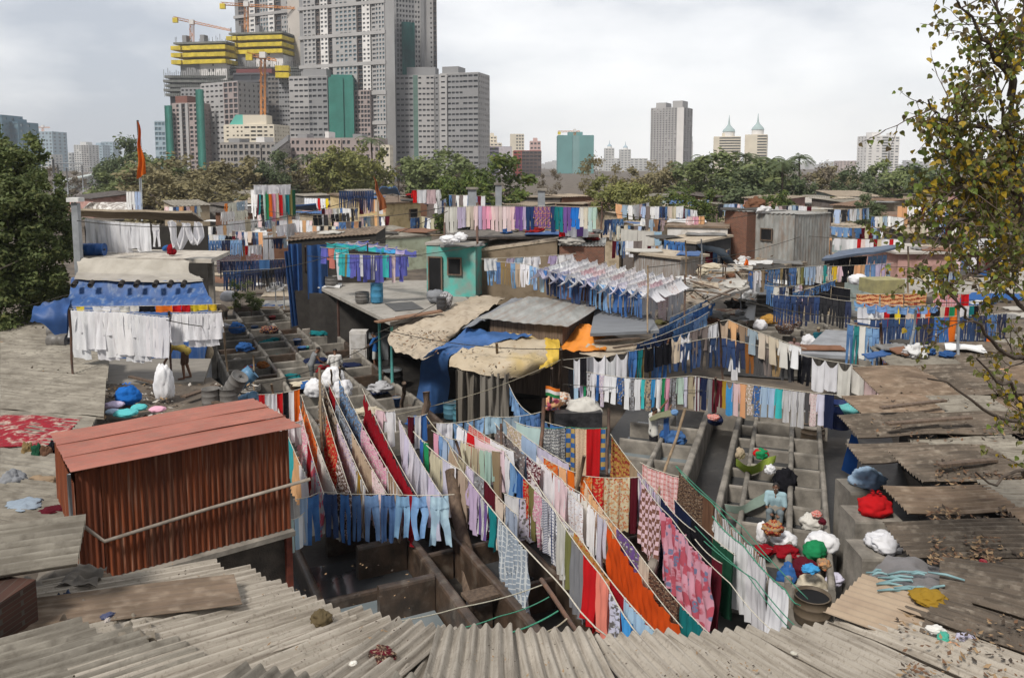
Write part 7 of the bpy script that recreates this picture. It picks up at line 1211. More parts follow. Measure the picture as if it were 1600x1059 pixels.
# poles of the clothes lines
for i, (a, b, r, m, lb) in enumerate([
    ((850, 622, 3.3), (838, 782, 1.2), .045, IRON, 'thick rusty pole left of the grey ikat sheet'), ((783, 662, 2.6), (783, 812, .9), .03, IRON, 'thin upright iron pole in the middle spread'), ((913, 712, 2.8), (889, 812, 1.2), .035, BAMB, 'leaning stick above the orange saree'), ((951, 638, 2.9), (948, 742, 1.6), .035, IRON, 'upright pole right of the red towel'), ((1070, 640, 2.9), (1026, 778, 1.4), .035, BAMB, 'leaning bamboo prop beside the man lifting washing'), ((712, 688, 2.3), (727, 738, 1.6), .03, IRON, 'short iron prop on the front white rope'), ((499, 575, 2.9), (503, 706, 1.6), .035, BAMB, 'bamboo pole in the left saree fan'), ((517, 578, 2.8), (519, 600, 2.2), .03, BAMB, 'short bamboo tip beside the blue saree'), ((530, 574, 2.8), (532, 592, 2.2), .03, BAMB, 'second short bamboo tip beside the blue saree'), ((631, 598, 1.6), (628, 645, .2), .07, WOOD, 'stout wooden post in the left pens'), ((424, 600, 3.0), (430, 640, 2.2), .03, BAMB, 'bamboo prop above the red roof corner'), ((396, 555, 2.6), (397, 612, 1.4), .03, BAMB, 'upright bamboo before the drum cluster'), ((862, 575, 2.9), (860, 660, 0.8), .04, WOOD, 'dark post under the yellow sheet'), ((776, 536, 3.2), (779, 648, .3), .04, BAMB, 'tall leaning bamboo in front of the lean to'),
    ((1123, 500, 4.4), (1130, 600, 2.2), .03, IRON, 'tall iron prop lifting the long jeans line'), ((1118, 590, 2.6), (1116, 660, 1.0), .03, IRON, 'black prop above the thick wall end'), ((1240, 545, 2.9), (1242, 560, 2.4), .03, IRON, 'short prop on the back line'), ((1413, 560, 3.0), (1413, 600, 2.3), .03, IRON, 'prop at the right end of the jeans line'), ((1376, 505, 4.2), (1378, 600, 2.2), .04, IRON, 'thin iron post left of the cloth heaps'), ((1338, 505, 4.0), (1340, 570, 2.4), .04, IRON, 'iron post under the light jeans'), ((876, 545, 3.2), (872, 640, .5), .05, WOOD, 'wooden post at the left end of the shirt line'),
    ((695, 318, 7.1), (695, 380, 5.5), .05, IRON, 'leftmost iron pole of the rooftop washing'), ((746, 318, 7.1), (746, 380, 5.5), .06, IRON, 'second iron pole of the rooftop washing'), ((868, 320, 7.1), (868, 364, 5.7), .05, IRON, 'third iron pole of the rooftop washing'), ((940, 318, 7.1), (940, 372, 5.5), .05, IRON, 'rightmost iron pole of the rooftop washing'), ((1012, 415, 5.3), (1012, 520, 3.3), .03, BAMB, 'bamboo at the corner of the rooftop rack'), ((1070, 430, 4.5), (1070, 520, 2.9), .035, IRON, 'iron post at the right of the rooftop rack'), ((1297, 340, 5.2), (1298, 405, 3.7), .06, IRON, 'rusty pole beside the coat rack'), ((1243, 365, 4.6), (1243, 405, 3.6), .05, IRON, 'rusty post left of the coat rack'), ((1120, 335, 5.6), (1120, 360, 5.0), .05, IRON, 'iron pole beyond the brick hut'),
    ((574, 380, 5.5), (576, 440, 3.2), .03, IRON, 'thin pole of the violet rack'), ((477, 385, 5.0), (477, 440, 3.0), .035, IRON, 'left pole of the violet rack'), ((590, 305, 6.5), (591, 365, 4.8), .06, BAMB, 'bamboo pole of the tattered rust flag'), ((220, 280, 8), (222, 340, 6.0), .05, GALV, 'grey pole of the tall orange flag'), ((108, 484, 4.65), (115, 602, 2.4), .035, IRON, 'left iron post of the white shirt rack'), ((264, 486, 4.6), (268, 590, 2.4), .035, IRON, 'middle iron post of the white shirt rack'), ((346, 486, 4.5), (356, 580, 2.3), .03, BAMB, 'right bamboo post of the white shirt rack'), ((666, 612, 2.6), (664, 668, 1.6), .1, WOOD, 'thick dark post below the blue tarpaulin'), ((968, 380, 5.3), (968, 400, 4.6), .05, IRON, 'iron post by the pale sheet')]):
    pole('pole', lb, Z(*a) if b[1] > a[1] else Z(*a), Z(*b), r, m)
mb = MB(); a, b = Z(737, 930, 0), Z(706, 735, 2.0); mb.tube([a, a.lerp(b, .3) + V((.05, 0, 0)), a.lerp(b, .65) - V((.04, 0, 0)), b], [.19, .15, .14, .16], 10); tag(mb.build('trunk_post', WOOD, loc=a), 'thick rough leaning trunk post in the middle of the spread', 'post')
T = thing('plank_table', 'dark plank table below the plaid sheet', 'table', Z(765, 940, 0)); mb = MB(); c = [Z(720, 925, .85), Z(800, 905, .85), Z(815, 918, .85), Z(735, 940, .85)]; mb.hexa([p - UP * .06 for p in c][::-1], c[::-1]); mb.build('top', WOOD, T)
for p in c: q = c[0].lerp(c[2], .5); p = p.lerp(q, .12); mb = MB(); mb.tube([V((p.x, p.y, 0)), p - UP * .06], .035, 6); mb.build('leg', WOOD, T)
for i, (pts, r, col, lb) in enumerate([([(580, 975, 2.2), (720, 948, 2.1), (850, 912, 2.3)], .01, (.7, .72, .7), 'pale rope crossing above the front pens'), ([(690, 985, 2.2), (780, 962, 2.2), (858, 932, 2.3)], .0095, (.1, .42, .33), 'left green rope tied to the rusty bar'), ([(790, 990, 2.3), (872, 954, 2.3)], .013, (.1, .5, .38), 'right green rope tied to the rusty bar'), ([(842, 990, 2.5), (886, 966, 2.4)], .012, (.7, .66, .58), 'short pale rope at the end of the rusty bar'), ([(1057, 728, 2.25), (1160, 822, 2.2), (1262, 935, 2.2)], .0095, (.1, .42, .33), 'long green rope above the white sheets'), ([(1100, 845, 2.2), (1180, 905, 2.2), (1250, 985, 2.2)], .0095, (.1, .42, .33), 'lower green rope below the white sheets'), ([(1086, 822, 2.2), (1170, 900, 2.2), (1232, 980, 2.2)], .009, (.1, .42, .33), 'doubled green rope beside the pink saree'), ([(666, 650, 2.5), (700, 690, 2.3), (722, 735, 2.2)], .012, (.8, .78, .7), 'white rope end knotted at the dark post'), ([(0, 420, 5.2), (60, 390, 5.6), (118, 338, 6.4)], .03, (.25, .23, .2), 'thick sagging grey cable beside the left tree'), ([(0, 486, 3.4), (100, 462, 4), (270, 432, 4.6)], .014, (.12, .12, .12), 'black cable crossing the blue tarpaulin wall'), ([(600, 652, 2.0), (760, 610, 2.4), (880, 560, 2.8)], .012, (.5, .48, .42), 'thin rope from the blue tarpaulin to the jeans line'), ([(690, 470, 4.3), (590, 520, 3.6)], .012, (.12, .12, .12), 'thin dark wire over the flat roof'), ([(880, 600, 2.2), (1100, 610, 2.1), (1330, 636, 2.0)], .01, (.15, .15, .15), 'thin dark wire below the long shirt line'), ([(1200, 480, 3.4), (1290, 510, 3.2), (1400, 520, 3.2)], .01, (.2, .2, .2), 'thin wire above the teal shirted man')]):
    rope_obj(mkrope([Z(*q) for q in pts], .04)[0], lb, r, col)
pole('bar', 'rusty slanting bar with ropes tied round it', Z(846, 905, 2.35), Z(908, 996, 2.4), .035, IRON, 'bar')
# furniture and odds and ends
def boxthing(name, label, cat, u, v, z, w_, d_, h_, m, col=None, rz=0, door=True):
    c = Z(u, v, z); T = thing(name, label, cat, c); mb = MB(); mb.box(c + UP * h_ / 2 + V((0, d_ / 2, 0)), (w_, d_, h_), rz); mb.build('body', m, T, color=col)
    if door:
        for k in range(2): mb = MB(); mb.box(c + V((0, -.016, h_ * (.27 + .46 * k))), (w_ * .88, .03, h_ * .42), rz); mb.build('door', m, T, color=tuple(x * .85 for x in col) if col else None)
    return T
boxthing('cabinet', 'old white refrigerator standing under the flat roof', 'cabinet', 560, 572, .05, .75, .6, 1.55, PLAST, (.62, .6, .58)); boxthing('cabinet', 'grey metal cupboard under the flat roof', 'cabinet', 540, 542, .05, .8, .5, 1.6, PLAST, (.2, .21, .21)); boxthing('cabinet', 'lilac painted cupboard under the flat roof', 'cabinet', 520, 520, .05, .8, .5, 1.5, PLAST, (.34, .28, .42)); boxthing('steel_tank', 'round topped steel tank under the flat roof', 'tank', 588, 562, .05, 1.1, .8, 1.1, GALV, door=False)
mb = MB(); c = Z(903, 672, .75); mb.box(c + UP * .3, (1.45, .4, .62), .05); 
tag(mb.build('slab', M('black_plastic', (.02, .02, .022), (.045, .045, .048), scale=4, rough=.4, bump=.9, bscale=9), loc=c), 'black plastic wrapped slab behind the red towel', 'slab')
mb = MB(); p = Z(851, 618, 2.2)
for k, col in enumerate(((.03, .2, .06), (.75, .75, .72), (.7, .2, .03))): pass
T = thing('small_flag', 'small orange white and green flag on a rusty pole', 'flag', p)
for k, (nm, col) in enumerate((('green_band', (.03, .22, .07)), ('white_band', (.75, .75, .72)), ('orange_band', (.75, .2, .03)))): mb = MB(); mb.grid(lambda s, t: p + V((.03 + .42 * s, .05 * sin(s * 7), .1 * (k + t) - .1 * s)), 8, 2, uv=lambda s, t: (s, t)); mb.build(nm, cloth(), T, color=col)
def flag(label, u0, v0, u1, v1, w_, d, col, n=2):
    a, b = P(u0, v0, d), P(u1, v1, d); h = a.z - b.z; mb = MB(); mb.grid(lambda s, t: V((a.x + (b.x - a.x) * t + (s - .25) * w_ * (.12 + .95 * t ** .8) + .1 * w_ * sin(t * 11), d + .22 * w_ * sin(s * 9 + t * 5), a.z - h * t + .12 * h * s * (t - .2))), 8, 22, uv=lambda s, t: (s, t)); tag(mb.build('flag', cloth(), loc=b, color=col), label, 'flag')
flag('tall narrow orange flag rising above the left trees', 215, 190, 219, 280, .46, 48, (.62, .13, .015)); pole('flag_pole', 'thin pole carrying the tall orange flag', P(215, 188, 48.3), P(222, 345, 48.3), .06, GALV)
flag('tattered rust brown flag in the middle distance', 583, 275, 597, 330, .5, 58, (.3, .1, .04)); flag('small orange flag above the mixed line', 1165, 403, 1166, 430, .35, 42, (.8, .16, .02)); flag('tiny orange flag behind the brick hut', 1164, 317, 1164, 328, .5, 60, (.8, .2, .03)); flag('small orange flag on the left far lines', 444, 325, 447, 348, .5, 70, (.6, .15, .03))
T = thing('satellite_dish', 'small pale satellite dish on the long low hut', 'dish', Z(1102, 372, 4.9)); c = P(1099, 361, 48); mb = MB(); mb.lathe(c, [(0, 0), (.16, .02), (.3, .07), (.42, .15)], 16, axis=(-.6, -.6, .5)); mb.build('bowl', PLAST, T, color=(.5, .48, .45)); mb = MB(); mb.tube([Z(1102, 372, 4.9), c], .03, 6); mb.tube([c, c + V((-.3, -.3, .2))], .015, 5); mb.build('arm', IRON, T)
T = thing('planter', 'green bush in a wooden box planter among the left pens', 'plant', Z(384, 492, .6)); c = Z(384, 492, .6); mb = MB(); mb.box(c + UP * .25, (1.25, .5, .5), -.4); mb.build('box', WOOD, T)
o = bpy.data.objects.new('foliage', CR[3].copy()); COLL.objects.link(o); o.parent = T; o.location = (-.1, 0, 1.25); o.scale = (.75, .6, 1.0); o.data.materials.clear(); o.data.materials.append(LEAF['bright'])
o = bpy.data.objects.new('foliage', CR[1].copy()); COLL.objects.link(o); o.parent = T; o.location = (.45, 0, .75); o.scale = (.6, .5, .5); o.data.materials.clear(); o.data.materials.append(LEAF['green'])
for i, (u, v, w_, lb) in enumerate([(1112, 436, 1.3, 'wooden bench with a cream cloth on the sandy roof'), (1056, 420, .9, 'rickety wooden stool by the black hut')]):
    c = Z(u, v, 3.65); T = thing('bench', lb, 'bench', c); mb = MB(); mb.box(c + UP * .62, (w_, .5, .06)); mb.build('seat', WOOD, T)
    for sx in (-1, 1):
        for sy in (-1, 1): mb = MB(); mb.tube([c + V((sx * w_ * .44, sy * .2, 0)), c + V((sx * w_ * .44, sy * .2, .6))], .03, 6); mb.build('leg', WOOD, T)
    LP(u, v - 16, 4.3, 34 if i == 0 else 20, 10, 'cloth_heap', ['cream cloth lying over the bench on the sandy roof', 'dark cloth on the rickety stool'][i], 'bundle', ['cream', 'dark grey'][i], seed=400 + i)
for i, (u0, v0, u1, v1, z, w_) in enumerate([(1085, 455, 1140, 462, 3.75, .12), (1078, 440, 1120, 452, 3.75, .1), (1110, 470, 1150, 452, 3.72, .12), (960, 545, 1005, 538, 3.0, .1), (930, 535, 1000, 530, 3.1, .12), (1380, 640, 1480, 628, 3.45, .12), (1390, 665, 1520, 655, 3.4, .14), (330, 630, 400, 646, 2.4, .14), (290, 622, 345, 604, 2.4, .2), (1470, 730, 1560, 722, 3.45, .13), (200, 590, 240, 600, 2.4, .12)]):
    a, b = Z(u0, v0, z), Z(u1, v1, z); d = (b - a).normalized(); n_ = V((-d.y, d.x, 0)) * w_; mb = MB(); mb.hexa([a, b, b + n_, a + n_], [p + UP * .05 for p in (a, b, b + n_, a + n_)]); tag(mb.build('plank', WOOD, loc=a), 'loose weathered plank lying on a roof', 'plank', 'loose planks on the roofs')

R = random.Random(91)
for i in range(26):          # washing left to soak in the left pens
    a0, a1, nm = R.choice(cols); b = R.uniform(24, 45); c = LG((a0 + a1) / 2 + R.uniform(-.2, .2), b, R.choice([.35, .5, .8])); nm2, col = R.choice([('white', 'white'), ('blue', 'blue'), ('grey', 'pale grey'), ('red', 'dark red'), ('dark', 'navy'), ('cream', 'cream'), ('teal', 'teal')])
    lump('soaking_cloth', '%s cloth heap lying in the left block of wash pens' % nm2, 'cloth', c, R.uniform(.25, .5), R.uniform(.2, .4), R.uniform(.08, .22), col, seed=800 + i, rough=.35, group='cloth heaps in the left pens')
for i in range(14):
    a0, a1, nm = R.choice(cols); b = R.uniform(24, 45); p = LG((a0 + a1) / 2 + R.uniform(-.3, .3), b, .42); r = R.uniform(.14, .2); T = thing('bucket', 'plastic bucket standing in the left block of wash pens', 'bucket', p, 'buckets in the left pens'); mb = MB(); mb.lathe(p, [(0, 0), (r * .75, 0), (r, r * 1.9), (r * 1.08, r * 1.9), (r * 1.08, r * 1.98), (r * .95, r * 1.95), (r * .72, .05), (0, .05)], 14); mb.build('pail', PLAS, T, color=R.choice([(.05, .15, .4), (.45, .04, .04), (.1, .1, .1), (.05, .3, .3), (.5, .45, .4)])); mb = MB(); mb.tube([p + V((cos(q) * r * 1.05, 0, r * 1.95 + sin(q) * r * .8)) for q in [pi * k / 8 for k in range(9)]], .008, 5); mb.build('handle', IRON, T)
for i, (a, b, sg) in enumerate([((120, 345, 7), (560, 310, 7.6), .6), ((345, 430, 4), (700, 330, 7.2), .5), ((480, 400, 5), (740, 385, 5.8), .25), ((690, 325, 7.3), (420, 330, 6.5), .4), ((940, 330, 7), (1180, 335, 6.6), .35), ((1012, 418, 5.3), (1298, 350, 5.2), .4), ((1120, 345, 5.6), (1420, 372, 5), .4), ((1070, 440, 4.5), (1378, 500, 4.3), .3), ((1200, 440, 4.4), (1560, 470, 4.4), .35), ((600, 515, 3.4), (876, 545, 3.3), .2), ((500, 380, 5.4), (660, 400, 5.2), .1), ((260, 500, 4.6), (440, 500, 3.4), .25), ((400, 600, 2.9), (610, 520, 3.0), .25)]):
    rope_obj(mkrope([Z(*a), Z(*b)], sg)[0], 'dark sagging wire strung over the roofs', .014, (.1, .1, .1), name='wire', cat='wire', group='wires over the roofs')
# ---------------------------------------------------------------- people
SKIN = M('skin', (.17, .085, .05), (.13, .065, .04), scale=6, rough=.55); HAIR = M('hair', (.012, .01, .009), (.02, .016, .014), scale=8, rough=.6); EYE = M('eye', (.6, .58, .55), (.5, .48, .45)); PUP = M('pupil', (.012, .01, .01), (.02, .015, .015))
def capsule(mb, a, b, ra, rb, n=10, sq=1.0):
    a, b = V(a), V(b); t = (b - a); L_ = t.length; t.normalize(); u = t.cross(V((.0, 1, .02)))
    if u.length < .1: u = t.cross(V((1, 0, 0)))
    u.normalize(); w_ = t.cross(u); rings = []
    for k in range(4): q = pi / 2 * (1 - k / 3); rings.append((a - t * ra * sin(q), max(ra * cos(q), .001)))
    for k in range(4): q = pi / 2 * k / 3; rings.append((b + t * rb * sin(q), max(rb * cos(q), .001)))
    vs = [c + (u * cos(2 * pi * i / n) + w_ * sin(2 * pi * i / n) * sq) * r for c, r in rings for i in range(n)]; m = len(rings)
    fs = [(j * n + i, j * n + (i + 1) % n, (j + 1) * n + (i + 1) % n, (j + 1) * n + i) for j in range(m - 1) for i in range(n)] + [tuple(range(n))[::-1], tuple(range((m - 1) * n, m * n))]
    mb.add(vs, fs, 0, True)
def ell(mb, c, rx, ry, rz, n=14):
    c = V(c); mb.grid(lambda s, t: c + V((rx * cos(2 * pi * s) * sin(pi * t), ry * sin(2 * pi * s) * sin(pi * t), -rz * cos(pi * t))), n, n)
def fuse(mb, name, mat, T, vox, color=None, smooth=4):
    """one continuous skin over the limb volumes"""
    o = mb.build(name, mat, T, color=color); m = o.modifiers.new('r', 'REMESH'); m.mode = 'VOXEL'; m.voxel_size = vox; m.use_smooth_shade = True; s = o.modifiers.new('s', 'SMOOTH'); s.factor = .5; s.iterations = smooth
    dg = bpy.context.evaluated_depsgraph_get(); me = bpy.data.meshes.new_from_object(o.evaluated_get(dg)); o.modifiers.clear(); o.data = me; me.name = name
    if not me.materials: me.materials.append(mat)
    return o
STAND = dict(pelvis=(0, 0, .93), waist=(0, 0, 1.06), chest=(0, .01, 1.27), neck=(0, 0, 1.43), head=(0, .03, 1.56), ls=(-.18, 0, 1.37), rs=(.18, 0, 1.37), le=(-.23, -.02, 1.1), re=(.23, -.02, 1.1), lw=(-.24, .06, .86), rw=(.24, .06, .86), lh=(-.09, 0, .9), rh=(.09, 0, .9), lk=(-.1, .03, .49), rk=(.1, .03, .49), la=(-.1, -.02, .07), ra=(.1, -.02, .07))
def person(label, loc, yaw, pose=None, top=None, bottom=None, topk='shirt', botk='shorts', cap=None, s=1.0, bare=False):
    J = dict(STAND); J.update(pose or {}); T = thing('person', label, 'person', loc); c_, s_ = cos(yaw), sin(yaw); L0 = V(loc)
    J = {k: L0 + V((x * c_ - y * s_, x * s_ + y * c_, z)) * s for k, (x, y, z) in J.items()}; fw = V((-s_, c_, 0)); rt = V((c_, s_, 0)); up = (J['head'] - J['neck']).normalized(); hf = (fw - up * fw.dot(up)).normalized()
    if 'hf' in (pose or {}): pass
    mb = MB(); q = lambda a, b, x, y: capsule(mb, J[a], J[b], x, y)
    side = (J['rs'] - J['ls']).normalized()
    for k in (-.07, .07): capsule(mb, J['pelvis'] + side * k, J['waist'] + side * k, .098, .085); capsule(mb, J['waist'] + side * k, J['chest'] + side * k * 1.2, .085, .1)
    capsule(mb, J['ls'], J['rs'], .062, .062); capsule(mb, J['chest'], J['neck'], .09, .055); capsule(mb, J['neck'], J['head'] - up * .03, .052, .05)
    for d in 'lr':
        q(d + 's', d + 'e', .05, .04); q(d + 'e', d + 'w', .039, .026); q(d + 'h', d + 'k', .083, .056); q(d + 'k', d + 'a', .055, .034); capsule(mb, J[d + 'a'] - UP * .02, J[d + 'a'] + fw * .17 - UP * .035, .035, .027)
        hd = (J[d + 'w'] - J[d + 'e']).normalized(); w0 = J[d + 'w']; sp = hd.cross(fw if abs(hd.dot(fw)) < .8 else UP).normalized(); nn = hd.cross(sp).normalized(); pm = w0 + hd * .075
        capsule(mb, w0, pm, .024, .03, sq=.8); capsule(mb, w0 + sp * .012, pm + sp * .022, .018, .02); capsule(mb, w0 - sp * .012, pm - sp * .022, .018, .02)
        for i, (o, l_) in enumerate(((-.033, .062), (-.011, .078), (.011, .074), (.033, .058))): k1 = pm + sp * o + hd * .015; k2 = k1 + hd * l_ * .5 + sp * o * .25; k3 = k2 + (hd * .7 + nn * .7) * l_ * .5; capsule(mb, k1, k2, .0105, .0095, 6); capsule(mb, k2, k3, .0095, .008, 6)
        t1 = w0 + hd * .03 + sp * .03; t2 = t1 + (hd * .5 + sp * .8) * .045; capsule(mb, t1, t2, .013, .011, 6); capsule(mb, t2, t2 + (hd * .9 + nn * .4) * .03, .011, .009, 6)
    h = J['head']; rr = hf.cross(up).normalized()
    def E(o, rx, ry, rz):
        c = h + rr * o[0] + hf * o[1] + up * o[2]; mb.grid(lambda s, t: c + rr * (rx * cos(2 * pi * s) * sin(pi * t)) + hf * (ry * sin(2 * pi * s) * sin(pi * t)) - up * (rz * cos(pi * t)), 14, 12)
    E((0, -.01, .025), .074, .093, .085); E((0, .02, -.04), .058, .07, .07); E((0, .088, -.015), .014, .02, .024); E((0, .083, .025), .009, .012, .025); E((0, .078, -.058), .026, .014, .008); E((0, .07, -.088), .026, .02, .018)
    for d in (-1, 1): E((d * .075, -.01, -.005), .01, .022, .03); E((d * .03, .072, .035), .024, .012, .008)
    fuse(mb, 'body', SKIN, T, .011 * s)
    mb = MB()
    for d in (-1, 1): c = h + rr * d * .03 + hf * .078 + up * .012; ell(mb, c, .012, .012, .009, 8)
    e = mb.build('eyes', EYE, T); mb = MB()
    for d in (-1, 1): c = h + rr * d * .03 + hf * .0885 + up * .012; ell(mb, c, .005, .004, .006, 6)
    mb.build('pupils', PUP, e)
    mb = MB(); E2 = mb.grid(lambda s, t: h + up * .03 - hf * .018 + rr * (.08 * cos(2 * pi * s) * sin(pi * t)) + hf * (.092 * sin(2 * pi * s) * sin(pi * t)) + up * (max(-.035 if sin(2 * pi * s) < .3 else .045, -.082 * cos(pi * t))), 20, 16); mb.build('hair' if not cap else 'cap', HAIR if not cap else cloth(), T, color=cap)
    if top and not bare:
        mb = MB()
        for k in (-.07, .07): capsule(mb, J['pelvis'] + side * k * 1.1 - (J['waist'] - J['pelvis']) * (.5 if topk == 'shirt' else .1), J['waist'] + side * k, .118, .105); capsule(mb, J['waist'] + side * k, J['chest'] + side * k * 1.15, .105, .117)
        capsule(mb, J['ls'], J['rs'], .08 if topk != 'vest' else .066, .08 if topk != 'vest' else .066)
        if topk == 'shirt':
            for d in 'lr': capsule(mb, J[d + 's'], J[d + 's'].lerp(J[d + 'e'], .92), .074, .064)
        if topk == 'long':
            for d in 'lr': capsule(mb, J[d + 's'], J[d + 'e'], .074, .058); capsule(mb, J[d + 'e'], J[d + 'e'].lerp(J[d + 'w'], .85), .058, .045)
            capsule(mb, J['pelvis'], J['pelvis'] - UP * .25, .14, .17)
        fuse(mb, 'shirt', cloth(), T, .016, top, 3); sh = T.children[-1]
    if bottom:
        mb = MB()
        for k in (-.06, .06): capsule(mb, J['pelvis'] + side * k + (J['waist'] - J['pelvis']) * .35, J['pelvis'] + side * k, .108, .11)
        f = {'shorts': .9, 'trousers': 1, 'lungi': 1}[botk]
        for d in 'lr':
            capsule(mb, J[d + 'h'], J[d + 'h'].lerp(J[d + 'k'], f), .102, .085)
            if botk == 'trousers': capsule(mb, J[d + 'k'], J[d + 'k'].lerp(J[d + 'a'], .9), .078, .062)
        if botk == 'lungi': capsule(mb, (J['lh'] + J['rh']) / 2, (J['lk'] + J['rk']) / 2 - UP * .2, .15, .16)
        fuse(mb, 'trousers' if botk == 'trousers' else ('lungi' if botk == 'lungi' else 'shorts'), cloth(), T, .017, bottom, 3)
    return T
def at_d(u, d, z=0): p = P(u, 500, d); return V((p.x, d, z))
BENT = dict(waist=(0, .12, 1.02), chest=(0, .33, 1.08), neck=(0, .5, 1.07), head=(0, .62, 1.03), ls=(-.18, .4, 1.08), rs=(.18, .4, 1.08), le=(-.2, .46, .8), re=(.2, .5, .8), lw=(-.16, .58, .58), rw=(.15, .62, .6), lk=(-.1, .06, .49), rk=(.1, .0, .49), ra=(.1, -.12, .07), la=(-.1, .04, .07))
person('bent man in a yellow shirt and brown shorts beside the tall white sack', Z(291, 592, 2.25), pi / 2 + .2, BENT, (.5, .38, .1), (.12, .07, .05))
SIT = dict(pelvis=(0, 0, .48), waist=(0, .03, .62), chest=(0, .08, .84), neck=(0, .1, 1.0), head=(0, .14, 1.13), ls=(-.18, .08, .94), rs=(.18, .08, .94), le=(-.22, .15, .68), re=(.22, .2, .68), lw=(-.12, .36, .6), rw=(.12, .38, .62), lh=(-.09, .02, .46), rh=(.09, .02, .46), lk=(-.13, .4, .62), rk=(.13, .4, .62), la=(-.11, .42, .1), ra=(.11, .42, .1))
person('man in a grey vest bending over white bundles in the left pens', at_d(484, 31.2, .15), -pi / 2 + .5, dict(BENT, waist=(0, .06, 1.05), chest=(0, .14, 1.24), neck=(0, .22, 1.38), head=(0, .3, 1.48), ls=(-.18, .16, 1.32), rs=(.18, .16, 1.32), le=(-.22, .28, 1.08), re=(.22, .3, 1.08), lw=(-.18, .46, .95), rw=(.18, .48, .95)), (.24, .25, .26), (.15, .16, .16), 'vest')
person('man in a white long sleeved shirt seen from behind in the pens', at_d(522, 30.9, .1), .15, dict(head=(0, .08, 1.55), le=(-.27, .05, 1.12), re=(.27, .05, 1.12), lw=(-.2, .24, .95), rw=(.2, .24, .95)), (.74, .73, .7), (.6, .58, .55), 'long', 'trousers')
person('man in a blue shirt and white shorts under the flat roof', at_d(586, 34.3, .05), 1.3, dict(STAND, chest=(0, .05, 1.26), head=(0, .1, 1.54), lw=(-.2, .35, 1.0), rw=(.2, .38, 1.05), le=(-.23, .14, 1.12), re=(.23, .14, 1.12)), (.03, .14, .42), (.6, .6, .58))
person('bare backed man with a white cap under the yellow sheet', at_d(852, 28.2, 0), .2, dict(le=(-.22, .1, 1.12), re=(.22, .1, 1.12), lw=(-.1, .3, 1.05), rw=(.1, .3, 1.05)), None, (.1, .09, .08), cap=(.7, .68, .62), bare=True)
person('man in a white shirt lifting wet washing beside the pens', at_d(1024, 23.4, .08), -pi / 2 + .25, dict(le=(-.2, .28, 1.5), re=(.2, .3, 1.42), lw=(-.12, .42, 1.72), rw=(.12, .46, 1.62), chest=(0, 0, 1.28)), (.72, .71, .66), (.03, .03, .035), 'shirt', 'trousers')
person('man in a pale blue shirt sitting among white bundles in the right pens', at_d(1222, 18.75, .12), pi - .35, SIT, (.36, .52, .58), (.2, .24, .26), 'shirt', 'trousers')
person('man in a teal shirt and cap standing back turned in the far pens', at_d(1280, 35.6, 0), .1, None, (.02, .12, .16), (.2, .17, .17), 'shirt', 'lungi', cap=(.42, .36, .26))
person('dark haired person in a checked shirt crouching beside white laundry', at_d(1243, 34.2, .3), pi - .5, SIT, (.3, .2, .2), (.1, .1, .12), 'shirt', 'trousers')
person('bare armed man bending over a tank under the sandy roof', at_d(1150, 38.5, .2), -1.2, BENT, (.35, .3, .24), (.2, .2, .2))
person('bent man carrying a white basket among the far left pens', at_d(352, 42.5, .3), 1.4, BENT, (.2, .16, .13), (.1, .09, .08))
drape('wet_cloth', 'olive wet cloth lifted overhead by the man in white', [[P(1014, 653, 23.3), P(1030, 644, 23.2), P(1048, 641, 23.2)], [P(1016, 658, 23.1), P(1032, 652, 22.9), P(1050, 649, 22.9)]], cloth(), (.22, .22, .14), warp=.06, cat='cloth')
drape('wet_cloth', 'blue wet jeans hanging from the hands of the man in white', [[P(1037, 655, 23.1), P(1045, 652, 23.1)], [P(1037, 675, 23.1), P(1046, 675, 23.1)], [P(1040, 697, 23.1), P(1048, 697, 23.1)]], cloth('denim'), (.03, .1, .3), warp=.07, cat='cloth', sub=8)
LP(1054, 648, 1.75, 13, 10, 'bundle', 'light blue knotted cloth above the lifting man', 'bundle', 'light blue', seed=500)
LP(357, 470, 1.35, 28, 18, 'basket', 'white round basket carried on a bent back', 'basket', 'white', seed=501, rough=.06)
# ---------------------------------------------------------------- scraps, heaps and sticks resting on whatever roof or lane is there
bpy.context.view_layer.update(); DG = bpy.context.evaluated_depsgraph_get()
def rest(u, v):
    """the point of a roof, deck or lane seen at (u, v): where a scrap can lie"""
    d = ray(u, v).normalized(); ok, loc, nrm, i, ob, m = S.ray_cast(DG, V((0, 0, H)), d)
    if not ok or abs(nrm.z) < .55 or loc.y > 150 or loc.y < 17: return None
    t = ob.name.split('.')[0]
    return loc if t in ('roof', 'ground', 'wet_lane', 'sandy_roof', 'concrete_roof', 'cluttered_roof', 'dusty_roof', 'house_roof', 'asbestos_roof', 'flat_roof', 'corrugated_sheet', 'wall', 'rubble_deck', 'blue_roof', 'roof_flap') else None
SC = [('blue', (.035, .1, .27)), ('pale', (.46, .44, .4)), ('rusty', (.2, .1, .06)), ('dusty', (.34, .28, .21)), ('grey', (.2, .2, .2)), ('white', (.7, .7, .7)), ('dark', (.06, .055, .05))]
R = random.Random(8); n = 0
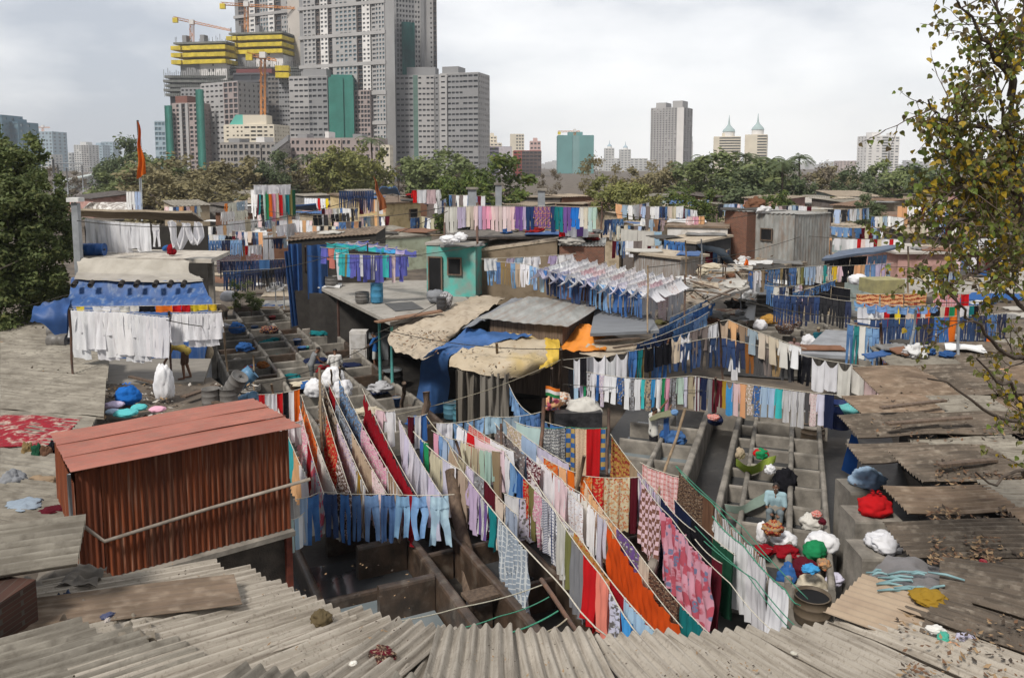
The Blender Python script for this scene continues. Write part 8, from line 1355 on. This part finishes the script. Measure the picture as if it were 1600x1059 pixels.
for i in range(1500):
    u, v = R.uniform(250, 1600), R.uniform(306, 560); p = None if 520 < u < 1015 and v > 405 or u < 330 else rest(u, v)
    if p is None or n > 260 or p.y < 34 and R.random() < .7: continue
    n += 1; s2 = p.y / F; q = R.uniform(-.5, .5); k = R.random()
    if k < .5:
        nm, col = R.choice(SC); k2 = min(1, p.y / 55); w_, l_ = R.uniform(.5, 1.7) * k2, R.uniform(.6, 2.0) * k2; ex, ey = V((cos(q), sin(q), 0)), V((-sin(q), cos(q), 0)); c = p + UP * .07
        slab_poly('roof_patch', '%s sheet scrap lying on a far roof' % nm, 'roof sheet', [c - ex * w_ - ey * l_ * .5, c + ex * w_ - ey * l_ * .5, c + ex * w_ * .9 + ey * l_ * .5 + UP * .06, c - ex * w_ * .95 + ey * l_ * .5 + UP * .06], .04, TARP if nm in ('blue', 'white', 'pale') else DUSTY if nm == 'dusty' else PLAST, col, 'scraps on the far roofs', .07, 6)
    elif k < .8:
        nm, col = R.choice(SC + [('olive', (.14, .13, .06)), ('red', (.3, .02, .02))]); r = R.uniform(.25, .7) * min(1, p.y / 48); lump('heap', '%s heap of cloth and junk lying among the far roofs' % nm, 'heap', p, r, r * .8, r * R.uniform(.3, .7), col, seed=700 + n, rough=.35, group='junk heaps among the far roofs')
    elif k < .92: pole('pole', 'thin bamboo or iron stick standing up from the far roofs', p - UP * .3, p + V((R.uniform(-.15, .15), 0, R.uniform(1.0, 2.4))), .04, R.choice([BAMB, IRON, GALV]), group='sticks on the far roofs', n=5)
    else: a_ = p + V((cos(q) * 1.2, sin(q) * 1.2, .08)); b_ = p - V((cos(q) * 1.2, sin(q) * 1.2, -.08)); pole('pole', 'loose pole lying flat on a far roof', a_, b_, .05, R.choice([BAMB, WOOD]), group='poles lying on the far roofs', n=5)
# ---------------------------------------------------------------- the hazy air
hm = bpy.data.materials.new('haze_air'); hm.use_nodes = True; n_ = hm.node_tree.nodes; n_.remove(n_['Principled BSDF'])
pv = n_.new('ShaderNodeVolumePrincipled'); pv.inputs['Color'].default_value = (.93, .95, 1, 1); pv.inputs['Density'].default_value = .00022; pv.inputs['Anisotropy'].default_value = .2
hm.node_tree.links.new(pv.outputs[0], n_['Material Output'].inputs['Volume'])
mb = MB(); mb.box((0, 1000, 75), (4200, 2500, 152.2)); stuff(mb.build('haze', hm))
# ---------------------------------------------------------------- labels: look-alikes get their order from the left
bpy.context.view_layer.update()
def centre(o):
    ms = [x for x in [o] + list(o.children) if x.type == 'MESH']
    pts = [x.matrix_world @ V(c) for x in ms for c in x.bound_box]
    return sum(pts, V((0, 0, 0))) / max(1, len(pts))
bylab = {}
for o in THINGS: bylab.setdefault(o['label'], []).append(o)
for lb, os_ in bylab.items():
    if len(os_) < 2: continue
    if 'group' not in os_[0]:
        for o in os_: o['group'] = lb
    for i, o in enumerate(sorted(os_, key=lambda o: px(centre(o))[0])): o['label'] = '%s from left: %s' % (ordw(i + 1), lb)
